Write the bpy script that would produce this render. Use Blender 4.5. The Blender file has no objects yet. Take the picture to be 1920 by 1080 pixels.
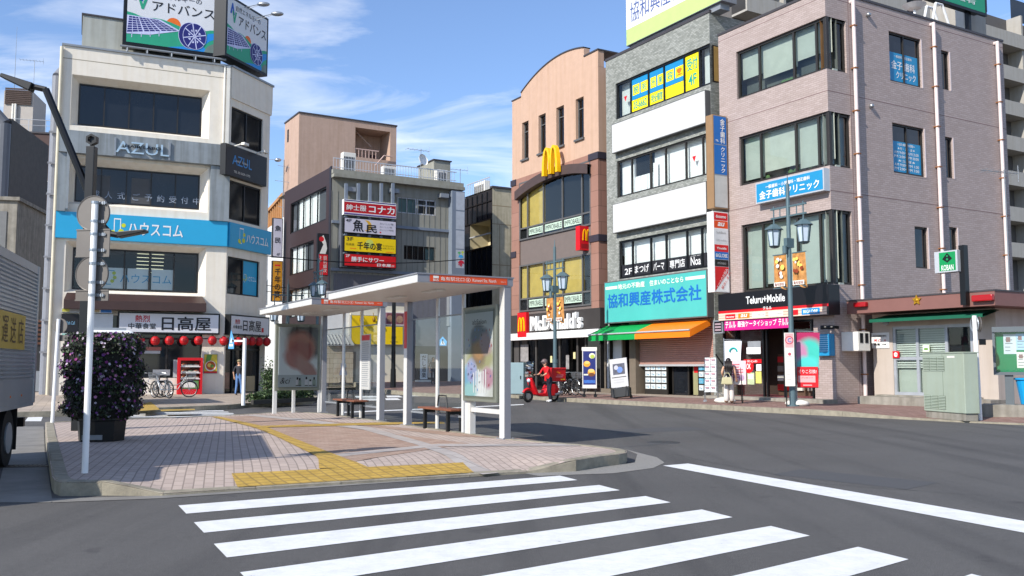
import bpy, bmesh, math, random
from math import sin, cos, pi, radians as R, atan2, atan, tan, sqrt
from mathutils import Vector, Matrix
random.seed(11)
sc = bpy.context.scene
COL = sc.collection
# ---------------------------------------------------------------- camera
FOC, HZ, EYE = 1740.0, 688.0, 1.4           # focal length in photo pixels, horizon row, eye height in metres
PITCH = atan((HZ-540)/FOC)
cd = bpy.data.cameras.new('camera'); cam = bpy.data.objects.new('camera', cd); COL.objects.link(cam)
cd.sensor_width = 36; cd.lens = 36*FOC/1920; cd.clip_start = .1; cd.clip_end = 6000
cam.location = (0, 0, EYE); cam.rotation_euler = (pi/2+PITCH, 0, 0); sc.camera = cam
# ---------------------------------------------------------------- sky and sun
SUN_AZ, SUN_EL = R(43), R(35)               # sun stands behind the left shoulder
w = bpy.data.worlds.new('World'); sc.world = w; w.use_nodes = True
nt = w.node_tree; N = nt.nodes; L = nt.links
for n in list(N): N.remove(n)
out = N.new('ShaderNodeOutputWorld'); bg = N.new('ShaderNodeBackground'); bg.inputs[1].default_value = .122
sky = N.new('ShaderNodeTexSky'); sky.sky_type = 'NISHITA'; sky.sun_disc = False
sky.sun_elevation = SUN_EL; sky.sun_rotation = pi+SUN_AZ; sky.air_density = 1.0; sky.dust_density = .2; sky.ozone_density = 3.0; sky.altitude = 50
tc = N.new('ShaderNodeTexCoord'); sep = N.new('ShaderNodeSeparateXYZ'); L.new(tc.outputs['Generated'], sep.inputs[0])
def wm(op, a, b):
    n = N.new('ShaderNodeMath'); n.operation = op
    for i, s in enumerate((a, b)):
        if s is None: continue
        if isinstance(s, (int, float)): n.inputs[i].default_value = s
        else: L.new(s, n.inputs[i])
    return n.outputs[0]
zz = wm('ADD', wm('MAXIMUM', sep.outputs[2], 0.0), .22)
cb = N.new('ShaderNodeCombineXYZ'); L.new(wm('DIVIDE', sep.outputs[0], zz), cb.inputs[0]); L.new(wm('MULTIPLY', wm('DIVIDE', sep.outputs[1], zz), 2.2), cb.inputs[1])
n1 = N.new('ShaderNodeTexNoise'); n1.inputs['Scale'].default_value = 1.5; n1.inputs['Detail'].default_value = 9; n1.inputs['Roughness'].default_value = .58; n1.inputs['Distortion'].default_value = .7
L.new(cb.outputs[0], n1.inputs[0])
rp = N.new('ShaderNodeValToRGB'); rp.color_ramp.elements[0].position = .49; rp.color_ramp.elements[1].position = .76
rp.color_ramp.elements[0].color = (.02, .02, .02, 1); rp.color_ramp.elements[1].color = (.75, .75, .75, 1)
L.new(n1.outputs[0], rp.inputs[0])
mx = N.new('ShaderNodeMix'); mx.data_type = 'RGBA'; L.new(rp.outputs[0], mx.inputs[0]); L.new(sky.outputs[0], mx.inputs[6]); mx.inputs[7].default_value = (8.6, 8.7, 8.8, 1)
tn = N.new('ShaderNodeMix'); tn.data_type = 'RGBA'; tn.blend_type = 'MULTIPLY'; tn.inputs[0].default_value = 1; tn.inputs[7].default_value = (1.08, 1.16, 1.32, 1); L.new(sky.outputs[0], tn.inputs[6]); L.new(tn.outputs[2], mx.inputs[6]); L.new(mx.outputs[2], bg.inputs[0]); L.new(bg.outputs[0], out.inputs[0])
sl = bpy.data.lights.new('sun', 'SUN'); sl.energy = 4.7; sl.angle = R(.5); sl.color = (1, .95, .87)
so = bpy.data.objects.new('sun', sl); COL.objects.link(so); so.location = (-40, -50, 60)
sd = Vector((sin(SUN_AZ)*cos(SUN_EL), cos(SUN_AZ)*cos(SUN_EL), -sin(SUN_EL)))
so.rotation_euler = sd.to_track_quat('-Z', 'Y').to_euler()
sc.view_settings.view_transform = 'Standard'; sc.view_settings.look = 'None'; sc.view_settings.exposure = .36; sc.view_settings.gamma = 1
# ---------------------------------------------------------------- geometry helpers
def ray(px, py):
    y, z = 1.0, (540-py)/FOC
    return Vector(((px-960)/FOC, y*cos(PITCH)-z*sin(PITCH), y*sin(PITCH)+z*cos(PITCH)))
def G(px, py, z=0.0):                       # where a sight line meets the level z
    d = ray(px, py); t = (z-EYE)/d.z
    return Vector((d.x*t, d.y*t, z))
def at(px, py, dist):                       # a point on a sight line at a known distance ahead
    d = ray(px, py); t = dist/d.y
    return Vector((d.x*t, d.y*t, EYE+d.z*t))
class Fr:                                   # a facade frame: x along the wall (left to right seen from outside), y into the building, z up
    def __init__(s, x, y, ang): s.x, s.y, s.a = x, y, ang; s.ux = Vector((cos(ang), sin(ang))); s.uy = Vector((-sin(ang), cos(ang)))
    def w(s, u, v, z=0): return Vector((s.x+s.ux.x*u+s.uy.x*v, s.y+s.ux.y*u+s.uy.y*v, z))
    def sub(s, u, v=0, da=0): p = s.w(u, v); return Fr(p.x, p.y, s.a+da)
    def p(s, q, v=0):                       # (u, z) where a sight line meets the plane y = v
        d = ray(*q); o = s.w(0, v); n = s.uy
        t = (o.x*n.x+o.y*n.y)/(d.x*n.x+d.y*n.y)
        h = Vector((d.x*t-s.x, d.y*t-s.y))
        return h.dot(s.ux), EYE+d.z*t
    def r(s, f, x0, y0, x1, y1, v=0):       # rectangle (u0,u1,z0,z1) from top-left and bottom-right corners
        a = s.p(f(x0, y0), v); b = s.p(f(x1, y1), v)
        return (a[0], b[0], b[1], a[1])
    def loc(s, P): d = Vector((P.x-s.x, P.y-s.y)); return d.dot(s.ux), d.dot(s.uy)
def view(ox, oy, k): return lambda x, y: (ox+x*k, oy+y*k)
I = view(0, 0, 1)
a1 = view(0, 0, .37037); a2 = view(0, 380, .37037); a3 = view(480, 180, .35187); a4 = view(480, 480, 1/3); a5 = view(940, 0, .37037); a6 = view(940, 400, .3519)
a7 = view(1320, 0, .38885); a8 = view(1320, 400, .38885); b1 = view(0, 600, 1/3); b2 = view(600, 700, 1/3); b3 = view(1200, 700, .375); b7 = view(1600, 500, .2963)
c1 = view(960, 640, .14583); c2 = view(1200, 620, 1/6); c3 = view(500, 400, .14815); c4 = view(200, 0, .18519); c5 = view(620, 260, .14815); c6 = view(840, 330, .21305); c7 = view(480, 340, .2406); c8 = view(600, 580, .18519)
d1 = view(860, 530, .27778); d2 = view(400, 540, .22222); d4 = view(1330, 540, .21291); d6 = view(1160, 0, .15625); d7 = view(1660, 0, .13542); d8 = view(1320, 190, .34314); d5 = view(1840, 560, .22222)

class MB:
    def __init__(s): s.v = []; s.f = []; s.m = []; s.M = Matrix.Identity(4)
    def add(s, vs, fs, m=0):
        b = len(s.v)
        s.v += [s.M @ Vector(q) for q in vs]; s.f += [tuple(b+i for i in f) for f in fs]; s.m += [m]*len(fs); return s
    def box(s, x0, x1, y0, y1, z0, z1, m=0):
        if x0 > x1: x0, x1 = x1, x0
        if y0 > y1: y0, y1 = y1, y0
        if z0 > z1: z0, z1 = z1, z0
        return s.add([(x0,y0,z0),(x1,y0,z0),(x1,y1,z0),(x0,y1,z0),(x0,y0,z1),(x1,y0,z1),(x1,y1,z1),(x0,y1,z1)],
              [(0,3,2,1),(4,5,6,7),(0,1,5,4),(1,2,6,5),(2,3,7,6),(3,0,4,7)], m)
    def rq(s, r, y, m=0): u0,u1,z0,z1 = r; return s.add([(u0,y,z0),(u1,y,z0),(u1,y,z1),(u0,y,z1)], [(0,1,2,3)], m)
    def quad(s, a, b, c, d, m=0): return s.add([a,b,c,d], [(0,1,2,3)], m)
    def prism(s, pts, y0, y1, m=0):         # pts (x,z) anticlockwise seen from -y
        n = len(pts); vs = [(x,y0,z) for x,z in pts]+[(x,y1,z) for x,z in pts]
        return s.add(vs, [tuple(range(n)), tuple(range(2*n-1,n-1,-1))]+[(i,i+n,(i+1)%n+n,(i+1)%n) for i in range(n)], m)
    def slab(s, pts, z0, z1, m=0):          # pts (x,y) anticlockwise from above
        n = len(pts); vs = [(x,y,z0) for x,y in pts]+[(x,y,z1) for x,y in pts]
        return s.add(vs, [tuple(range(n-1,-1,-1)), tuple(range(n,2*n))]+[(i,(i+1)%n,(i+1)%n+n,i+n) for i in range(n)], m)
    def cyl(s, p, q, r, r2=None, n=10, m=0, cap=True):
        p, q = Vector(p), Vector(q); r2 = r if r2 is None else r2
        d = (q-p).normalized(); a = d.orthogonal().normalized(); b = d.cross(a)
        vs = [p+(a*cos(2*pi*i/n)+b*sin(2*pi*i/n))*r for i in range(n)]+[q+(a*cos(2*pi*i/n)+b*sin(2*pi*i/n))*r2 for i in range(n)]
        fs = [(i,(i+1)%n,(i+1)%n+n,i+n) for i in range(n)]
        if cap: fs += [tuple(range(n-1,-1,-1)), tuple(range(n,2*n))]
        return s.add(vs, fs, m)
    def tube(s, pts, r, n=8, m=0):
        for i in range(len(pts)-1): s.cyl(pts[i], pts[i+1], r, n=n, m=m)
        return s
    def lathe(s, prof, c=(0,0,0), n=16, m=0): # profile (r,z) bottom to top
        c = Vector(c); k = len(prof)
        vs = [c+Vector((r*cos(2*pi*i/n), r*sin(2*pi*i/n), z)) for r,z in prof for i in range(n)]
        return s.add(vs, [(j*n+i, j*n+(i+1)%n, (j+1)*n+(i+1)%n, (j+1)*n+i) for j in range(k-1) for i in range(n)], m)
    def ell(s, c, rx, ry, rz, n=14, k=8, m=0):
        c = Vector(c); vs = [c+Vector((rx*sin(pi*j/k)*cos(2*pi*i/n), ry*sin(pi*j/k)*sin(2*pi*i/n), -rz*cos(pi*j/k))) for j in range(k+1) for i in range(n)]
        return s.add(vs, [(j*n+i, j*n+(i+1)%n, (j+1)*n+(i+1)%n, (j+1)*n+i) for j in range(k) for i in range(n)], m)
    def ring(s, c, R0, r, axis='y', n=24, k=6, m=0, a0=0, a1=2*pi):
        c = Vector(c); full = abs(a1-a0-2*pi) < 1e-6; nn = n if full else n+1; vs = []
        for i in range(nn):
            t = a0+(a1-a0)*i/n
            for j in range(k):
                u = 2*pi*j/k; rr = R0+r*cos(u)
                vs.append(c+(Vector((rr*cos(t), r*sin(u), rr*sin(t))) if axis == 'y' else Vector((r*sin(u), rr*cos(t), rr*sin(t))) if axis == 'x' else Vector((rr*cos(t), rr*sin(t), r*sin(u)))))
        return s.add(vs, [(i*k+j, ((i+1)%nn)*k+j, ((i+1)%nn)*k+(j+1)%k, i*k+(j+1)%k) for i in range(n) for j in range(k)], m)
    def disc(s, x, z, r, y, m=0, n=20, rz=None, a0=0, a1=2*pi):
        rz = rz or r; full = abs(a1-a0-2*pi) < 1e-6
        vs = [(x+r*cos(a0+(a1-a0)*i/n), y, z+rz*sin(a0+(a1-a0)*i/n)) for i in range(n if full else n+1)]
        return s.add(vs, [tuple(range(len(vs)))], m)
    def poly(s, pts, y, m=0): return s.add([(x,y,z) for x,z in pts], [tuple(range(len(pts)))], m)
    def text(s, t, x0, x1, z0, z1, y, m=0, bold=.0, shear=0, thick=0):
        vs, fs = glyphs(t, bold, shear)
        X0, X1 = min(p[0] for p in vs), max(p[0] for p in vs); Z0, Z1 = min(p[1] for p in vs), max(p[1] for p in vs)
        kx, kz = (x1-x0)/(X1-X0), (z1-z0)/max(Z1-Z0, 1e-6)
        P = [(x0+(p[0]-X0)*kx, y, z0+(p[1]-Z0)*kz) for p in vs]
        if bold > .006 and any(ord(c) > 0x2e80 for c in t) and not thick:      # heavier strokes: slightly shifted copies, each on its own plane
            for i, (ax, az) in enumerate(((1, 0), (-1, 0), (0, 1), (0, -1))):
                b_ = min(bold, .02)*1.1; s.add([(p[0]+ax*b_*kx, y+.0005*(i+1), p[2]+az*b_*kz) for p in P], fs, m)
        if not thick: return s.add(P, fs, m)
        s.add(P, fs, m); b = len(vs); P2 = P+[(x, y+thick, z) for x,_,z in P]
        ec = {}
        for f in fs:
            for i in range(len(f)): e = (f[i], f[(i+1)%len(f)]); ec[e] = 1
        return s.add(P2, [(e[1], e[0], e[0]+b, e[1]+b) for e in ec if (e[1], e[0]) not in ec], m)
    def build(s, name, parent=None, mats=None, smooth=False, bevel=0, loc=None, rot=0, kind=None, flip=False):
        me = bpy.data.meshes.new(name)
        me.from_pydata([tuple(q) for q in s.v], [], s.f)
        for x in (mats if isinstance(mats, (list, tuple)) else [mats]): me.materials.append(x)
        me.polygons.foreach_set('material_index', s.m)
        if smooth: me.polygons.foreach_set('use_smooth', [True]*len(s.f))
        me.update()
        o = bpy.data.objects.new(name, me); COL.objects.link(o)
        if parent: o.parent = parent
        if loc is not None: o.location = loc; o.rotation_euler = (0, 0, rot)
        if kind: o['kind'] = kind
        if bevel:
            b = o.modifiers.new('bevel', 'BEVEL'); b.width = bevel; b.segments = 2; b.limit_method = 'ANGLE'
        if smooth and smooth != 'all': 
            try: me.shade_auto_smooth if False else None
            except Exception: pass
        return o
_gl = {}
_tc = bpy.data.curves.new('lettering', 'FONT'); _to = bpy.data.objects.new('lettering_source', _tc)
def glyphs(t, bold, shear):
    bold = 0 if any(ord(c) > 0x2e80 for c in t) else min(bold, .02)
    k = (t, bold, shear)
    if k not in _gl:
        if _to.name not in COL.objects: COL.objects.link(_to)
        _tc.body = t; _tc.offset = bold; _tc.shear = shear; _tc.resolution_u = 3; _tc.space_line = 1.0; _tc.align_x = 'CENTER'
        dg = bpy.context.evaluated_depsgraph_get()
        me = bpy.data.meshes.new_from_object(_to.evaluated_get(dg))
        _gl[k] = ([(v.co.x, v.co.y) for v in me.vertices], [tuple(p.vertices) for p in me.polygons]); bpy.data.meshes.remove(me)
    return _gl[k]
def tag(o, label, cat, group=None):
    o['label'] = label; o['category'] = cat
    if group: o['group'] = group
    return o
def thing(name, label, cat, loc=(0, 0, 0), rot=0, group=None):
    o = bpy.data.objects.new(name, None); o.empty_display_size = .3; COL.objects.link(o)
    o.location = loc; o.rotation_euler = (0, 0, rot); return tag(o, label, cat, group)
def at_fr(name, label, cat, fr, group=None, u=0, v=0, z=0): return thing(name, label, cat, fr.w(u, v, z), fr.a, group)
def copy_tree(o, parent=None):
    c = o.copy(); COL.objects.link(c)
    if parent: c.parent = parent
    for ch in list(o.children): copy_tree(ch, c)
    return c
# ---------------------------------------------------------------- materials
def S(h, k=1.0):
    h = h.lstrip('#'); r = []
    for i in (0, 2, 4):
        c = int(h[i:i+2], 16)/255; r.append(min(1, (c/12.92 if c <= .04045 else ((c+.055)/1.055)**2.4)*k))
    return tuple(r)
_mats = {}
def mat(name, col, rough=.6, metal=0, var=.12, scale=2.5, bump=0, bscale=60, streak=0, spec=.4, k=1.0, coat=0):
    if name in _mats: return _mats[name]
    if isinstance(col, str): col = S(col, k)
    m = bpy.data.materials.new(name); m.use_nodes = True; _mats[name] = m
    nt = m.node_tree; N, L = nt.nodes, nt.links; b = N['Principled BSDF']
    b.inputs['Roughness'].default_value = rough; b.inputs['Metallic'].default_value = metal; b.inputs['Specular IOR Level'].default_value = spec
    if coat: b.inputs['Coat Weight'].default_value = coat; b.inputs['Coat Roughness'].default_value = .1
    tc = N.new('ShaderNodeTexCoord')
    if var or streak:
        n = N.new('ShaderNodeTexNoise'); n.inputs['Scale'].default_value = scale; n.inputs['Detail'].default_value = 6; n.inputs['Roughness'].default_value = .65
        L.new(tc.outputs['Object'], n.inputs[0])
        r = N.new('ShaderNodeValToRGB'); r.color_ramp.elements[0].position = .3; r.color_ramp.elements[1].position = .7
        r.color_ramp.elements[0].color = (*[c*(1-var) for c in col], 1); r.color_ramp.elements[1].color = (*[min(1, c*(1+var*.7)) for c in col], 1)
        L.new(n.outputs[0], r.inputs[0]); src = r.outputs[0]
        if streak:
            mp = N.new('ShaderNodeMapping'); mp.inputs['Scale'].default_value = (2.6, 2.6, .16); L.new(tc.outputs['Object'], mp.inputs[0])
            n2 = N.new('ShaderNodeTexNoise'); n2.inputs['Scale'].default_value = 1.6; n2.inputs['Detail'].default_value = 5; L.new(mp.outputs[0], n2.inputs[0])
            r2 = N.new('ShaderNodeValToRGB'); r2.color_ramp.elements[0].position = .34; r2.color_ramp.elements[1].position = .56
            g = 1-streak; r2.color_ramp.elements[0].color = (g, g*.98, g*.94, 1); r2.color_ramp.elements[1].color = (1, 1, 1, 1)
            L.new(n2.outputs[0], r2.inputs[0])
            mm = N.new('ShaderNodeMix'); mm.data_type = 'RGBA'; mm.blend_type = 'MULTIPLY'; mm.inputs[0].default_value = 1
            L.new(src, mm.inputs[6]); L.new(r2.outputs[0], mm.inputs[7]); src = mm.outputs[2]
        L.new(src, b.inputs['Base Color'])
    else: b.inputs['Base Color'].default_value = (*col, 1)
    if bump:
        n = N.new('ShaderNodeTexNoise'); n.inputs['Scale'].default_value = bscale; n.inputs['Detail'].default_value = 4; L.new(tc.outputs['Object'], n.inputs[0])
        bp = N.new('ShaderNodeBump'); bp.inputs['Strength'].default_value = bump; bp.inputs['Distance'].default_value = .02
        L.new(n.outputs[0], bp.inputs['Height']); L.new(bp.outputs[0], b.inputs['Normal'])
    return m
def brickmat(name, c1, c2, mortar, bw, bh, mw=.012, rough=.55, wall=True, offset=.5, var=.16, rot=0, big=0):
    m = bpy.data.materials.new(name); m.use_nodes = True; _mats[name] = m
    nt = m.node_tree; N, L = nt.nodes, nt.links; b = N['Principled BSDF']; b.inputs['Roughness'].default_value = rough; b.inputs['Specular IOR Level'].default_value = .3
    tc = N.new('ShaderNodeTexCoord'); vec = tc.outputs['Object']
    if wall:
        sp = N.new('ShaderNodeSeparateXYZ'); L.new(vec, sp.inputs[0]); ad = N.new('ShaderNodeMath'); L.new(sp.outputs[0], ad.inputs[0]); L.new(sp.outputs[1], ad.inputs[1])
        cm = N.new('ShaderNodeCombineXYZ'); L.new(ad.outputs[0], cm.inputs[0]); L.new(sp.outputs[2], cm.inputs[1]); vec = cm.outputs[0]
    elif rot:
        mp = N.new('ShaderNodeMapping'); mp.inputs['Rotation'].default_value = (0, 0, rot); L.new(vec, mp.inputs[0]); vec = mp.outputs[0]
    br = N.new('ShaderNodeTexBrick'); L.new(vec, br.inputs[0]); br.inputs['Scale'].default_value = 1; br.offset = offset
    br.inputs['Brick Width'].default_value = bw; br.inputs['Row Height'].default_value = bh; br.inputs['Mortar Size'].default_value = mw; br.inputs['Mortar Smooth'].default_value = .1
    br.inputs['Color1'].default_value = (*S(c1), 1); br.inputs['Color2'].default_value = (*S(c2), 1); br.inputs['Mortar'].default_value = (*S(mortar), 1)
    n = N.new('ShaderNodeTexNoise'); n.inputs['Scale'].default_value = big or .9; n.inputs['Detail'].default_value = 7; n.inputs['Roughness'].default_value = .7; L.new(tc.outputs['Object'], n.inputs[0])
    r = N.new('ShaderNodeValToRGB'); r.color_ramp.elements[0].position = .3; r.color_ramp.elements[1].position = .72
    r.color_ramp.elements[0].color = (1-var, 1-var, 1-var*1.1, 1); r.color_ramp.elements[1].color = (1, 1, 1, 1); L.new(n.outputs[0], r.inputs[0])
    mm = N.new('ShaderNodeMix'); mm.data_type = 'RGBA'; mm.blend_type = 'MULTIPLY'; mm.inputs[0].default_value = 1
    L.new(br.outputs[0], mm.inputs[6]); L.new(r.outputs[0], mm.inputs[7]); L.new(mm.outputs[2], b.inputs['Base Color'])
    bp = N.new('ShaderNodeBump'); bp.inputs['Strength'].default_value = .35; bp.inputs['Distance'].default_value = .01; bp.invert = True
    L.new(br.outputs['Fac'], bp.inputs['Height']); L.new(bp.outputs[0], b.inputs['Normal'])
    return m
def glassmat(name, tint=(.9, .95, .95), refl=1.0, dark=0.0):
    m = bpy.data.materials.new(name); m.use_nodes = True; nt = m.node_tree; N, L = nt.nodes, nt.links
    for x in list(N): N.remove(x)
    o = N.new('ShaderNodeOutputMaterial'); t = N.new('ShaderNodeBsdfTransparent'); g = N.new('ShaderNodeBsdfGlossy'); mx = N.new('ShaderNodeMixShader'); f = N.new('ShaderNodeFresnel')
    t.inputs[0].default_value = (*tint, 1); g.inputs['Roughness'].default_value = .02; f.inputs[0].default_value = 1.5
    g.inputs[0].default_value = (refl, refl, refl, 1)
    L.new(f.outputs[0], mx.inputs[0]); L.new(t.outputs[0], mx.inputs[1]); L.new(g.outputs[0], mx.inputs[2]); L.new(mx.outputs[0], o.inputs[0]); return m
def asphalt():
    m = bpy.data.materials.new('asphalt'); m.use_nodes = True; nt = m.node_tree; N, L = nt.nodes, nt.links; b = N['Principled BSDF']; b.inputs['Roughness'].default_value = .82; b.inputs['Specular IOR Level'].default_value = .3
    tc = N.new('ShaderNodeTexCoord')
    def noise(s, d, r, mapv=None):
        n = N.new('ShaderNodeTexNoise'); n.inputs['Scale'].default_value = s; n.inputs['Detail'].default_value = d; n.inputs['Roughness'].default_value = r
        if mapv:
            mp = N.new('ShaderNodeMapping'); mp.inputs['Scale'].default_value = mapv[0]; mp.inputs['Rotation'].default_value = (0, 0, mapv[1]); L.new(tc.outputs['Object'], mp.inputs[0]); L.new(mp.outputs[0], n.inputs[0])
        else: L.new(tc.outputs['Object'], n.inputs[0])
        return n.outputs[0]
    def ramp(src, p0, p1, a, c):
        r = N.new('ShaderNodeValToRGB'); r.color_ramp.elements[0].position = p0; r.color_ramp.elements[1].position = p1
        r.color_ramp.elements[0].color = (*a, 1); r.color_ramp.elements[1].color = (*c, 1); L.new(src, r.inputs[0]); return r.outputs[0]
    def mul(a, c):
        x = N.new('ShaderNodeMix'); x.data_type = 'RGBA'; x.blend_type = 'MULTIPLY'; x.inputs[0].default_value = 1; L.new(a, x.inputs[6]); L.new(c, x.inputs[7]); return x.outputs[2]
    base = ramp(noise(.35, 6, .6), .3, .7, (.083, .079, .075), (.108, .103, .098))
    grit = ramp(noise(150, 2, .5), .38, .62, (.5, .5, .5), (1.5, 1.5, 1.5))
    mid = ramp(noise(18, 5, .75), .35, .65, (.86, .86, .86), (1.08, 1.08, 1.08))
    track = ramp(noise(.5, 4, .55, ((2.6, .12, 1), R(30))), .33, .5, (.72, .72, .73), (1, 1, 1))
    spot = ramp(noise(2.4, 3, .5), .24, .33, (.68, .68, .7), (1, 1, 1))
    L.new(mul(mul(mul(base, grit), mul(mid, track)), spot), b.inputs['Base Color'])
    bp = N.new('ShaderNodeBump'); bp.inputs['Strength'].default_value = .5; bp.inputs['Distance'].default_value = .006; L.new(noise(120, 3, .6), bp.inputs['Height']); L.new(bp.outputs[0], b.inputs['Normal'])
    return m
ASPH = asphalt()
def paintmat():
    m = bpy.data.materials.new('worn_road_paint'); m.use_nodes = True; nt = m.node_tree; N, L = nt.nodes, nt.links; b = N['Principled BSDF']; b.inputs['Roughness'].default_value = .6
    tc = N.new('ShaderNodeTexCoord'); n = N.new('ShaderNodeTexNoise'); n.inputs['Scale'].default_value = 4.5; n.inputs['Detail'].default_value = 14; n.inputs['Roughness'].default_value = .82; L.new(tc.outputs['Object'], n.inputs[0])
    r = N.new('ShaderNodeValToRGB'); e = r.color_ramp.elements; e[0].position = .335; e[0].color = (.14, .14, .14, 1); e[1].position = .375; e[1].color = (.62, .62, .6, 1)
    x = e.new(.62); x.color = (.78, .78, .77, 1); L.new(n.outputs[0], r.inputs[0])
    L.new(r.outputs[0], b.inputs['Base Color']); return m
PAINT = paintmat()
WHITE = mat('white_paint', '#e6e6e4', .45, var=.04); OFFW = mat('warm_white', '#ddd9cf', .6, var=.06)
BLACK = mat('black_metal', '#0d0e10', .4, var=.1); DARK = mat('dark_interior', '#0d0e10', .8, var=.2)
STEEL = mat('brushed_steel', '#a6a9ac', .35, metal=.8, var=.08); GREYM = mat('grey_metal', '#8e9398', .45, metal=.3, var=.08)
ALU = mat('anodised_aluminium', '#c4c6c8', .38, metal=.35, var=.06, scale=1.5)
DBRZ = mat('dark_bronze_frame', '#2b2825', .45, var=.1); GFRM = mat('grey_window_frame', '#5a5a5a', .45, var=.1)
RED = mat('red_paint', '#c8141e', .4, var=.08); YEL = mat('yellow_panel', '#f2cc12', .5, var=.06); BLUE = mat('blue_panel', '#1565b0', .45, var=.06)
CYAN = mat('cyan_panel', '#1e9cc8', .45, var=.04); GREEN = mat('green_panel', '#0e9a4a', .5, var=.06); ORANGE = mat('orange_panel', '#ee7d14', .5, var=.06)
RUBBER = mat('rubber', '#141414', .8, var=.1); SKIN = mat('skin', '#c99a7c', .55, var=.06); HAIR = mat('dark_hair', '#1c1412', .5, var=.2, scale=20)
GDARK = mat('dark_glass', (.012, .014, .018), .05, var=.3, scale=.6, spec=.55); GLASS = glassmat('clear_glass'); GLASS2 = glassmat('shelter_glass', (.86, .92, .92))
ROOM = mat('dim_room', '#4c524e', .8, var=.35, scale=.9); PLANTG = mat('house_plant', '#4a6a3c', .7, var=.3, scale=9); BLIND = mat('grey_blind', '#9fa79f', .8, var=.08); CURT = mat('white_curtain', '#e2e2e2', .85, var=.06); CONC = mat('concrete', '#8f8a80', .85, var=.25, bump=.2, streak=.25)
def wall(mb, u0, u1, z0, z1, holes=(), depth=.25, m=0, y=0.0, mr=None):
    us = sorted({u0, u1, *[h[0] for h in holes], *[h[1] for h in holes]}); zs = sorted({z0, z1, *[h[2] for h in holes], *[h[3] for h in holes]})
    for i in range(len(us)-1):
        for j in range(len(zs)-1):
            cu, cz = (us[i]+us[i+1])/2, (zs[j]+zs[j+1])/2
            if cu < u0 or cu > u1 or cz < z0 or cz > z1 or any(h[0] < cu < h[1] and h[2] < cz < h[3] for h in holes): continue
            mb.rq((us[i], us[i+1], zs[j], zs[j+1]), y, m)
    mr = m if mr is None else mr
    for h in holes:
        a, b, c, d = h[:4]; D = y+(h[4] if len(h) > 4 else depth); s = h[5] if len(h) > 5 else 0
        A, B, C, E = (a+s, b-s, c+s*.6, d-s*.8)
        mb.quad((a,y,c),(a,y,d),(A,D,E),(A,D,C),mr); mb.quad((b,y,d),(b,y,c),(B,D,C),(B,D,E),mr)
        mb.quad((b,y,c),(a,y,c),(A,D,C),(B,D,C),mr); mb.quad((a,y,d),(b,y,d),(B,D,E),(A,D,E),mr)
def shell(mb, u0, u1, y1, z0, z1, m=0, left=True, right=True, y0=0.0):   # the other sides of a building whose front is a wall()
    if left: mb.quad((u0,y1,z0),(u0,y0,z0),(u0,y0,z1),(u0,y1,z1),m)
    if right: mb.quad((u1,y0,z0),(u1,y1,z0),(u1,y1,z1),(u1,y0,z1),m)
    mb.quad((u1,y1,z0),(u0,y1,z0),(u0,y1,z1),(u1,y1,z1),m); mb.quad((u0,y0,z1),(u1,y0,z1),(u1,y1,z1),(u0,y1,z1),m)
def window(par, r, y, cols=4, fm=None, glass=None, back=None, fr=.05, trans=(), backd=.12, name='window', thick=.06, backs=None, drop=None):
    u0, u1, z0, z1 = r; fm = fm or DBRZ; f = MB()
    sp = [i/cols for i in range(cols+1)] if isinstance(cols, int) else [0, *cols, 1]
    f.box(u0, u1, y-thick, y+.02, z0, z0+fr); f.box(u0, u1, y-thick, y+.02, z1-fr, z1)
    for i, s in enumerate(sp):
        c = u0+(u1-u0)*s; a, b = (c, c+fr) if i == 0 else (c-fr, c) if i == len(sp)-1 else (c-fr/2, c+fr/2)
        f.box(a, b, y-thick+.003, y+.017, z0+fr, z1-fr)
    for t in trans: zc = z0+(z1-z0)*t; f.box(u0+fr, u1-fr, y-thick+.008, y+.012, zc-fr/2, zc+fr/2)
    o = f.build(name, par, fm)
    MB().rq((u0+fr/2, u1-fr/2, z0+fr/2, z1-fr/2), y-.008).build('pane', o, glass or GDARK)
    if back or backs:
        b = MB(); ms = backs or [back]
        for i in range(len(sp)-1):
            a_, c_ = u0+(u1-u0)*sp[i], u0+(u1-u0)*sp[i+1]; zd = z0+(z1-z0)*(drop[i] if drop else 0)
            b.rq((a_, c_, zd, z1), y+backd, i % len(ms))
        b.build('blind', o, ms)
        if drop:
            q = MB(); q.rq((u0, u1, z0, z1), y+backd+.25, 0); q.box(u0, u1, y+backd+.02, y+backd+.24, z0, z0+.06, 1)
            for i in range(5): q.ell((u0+(u1-u0)*random.uniform(.1, .9), y+backd+.1, z0+.16), .13, .08, .14, 8, 5, 2)
            q.build('room', o, [ROOM, BLIND, PLANTG])
    return o
def fitr(r, x0, x1, z0, z1): return (r[0]+(r[1]-r[0])*x0, r[0]+(r[1]-r[0])*x1, r[2]+(r[3]-r[2])*z0, r[2]+(r[3]-r[2])*z1)
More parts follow.
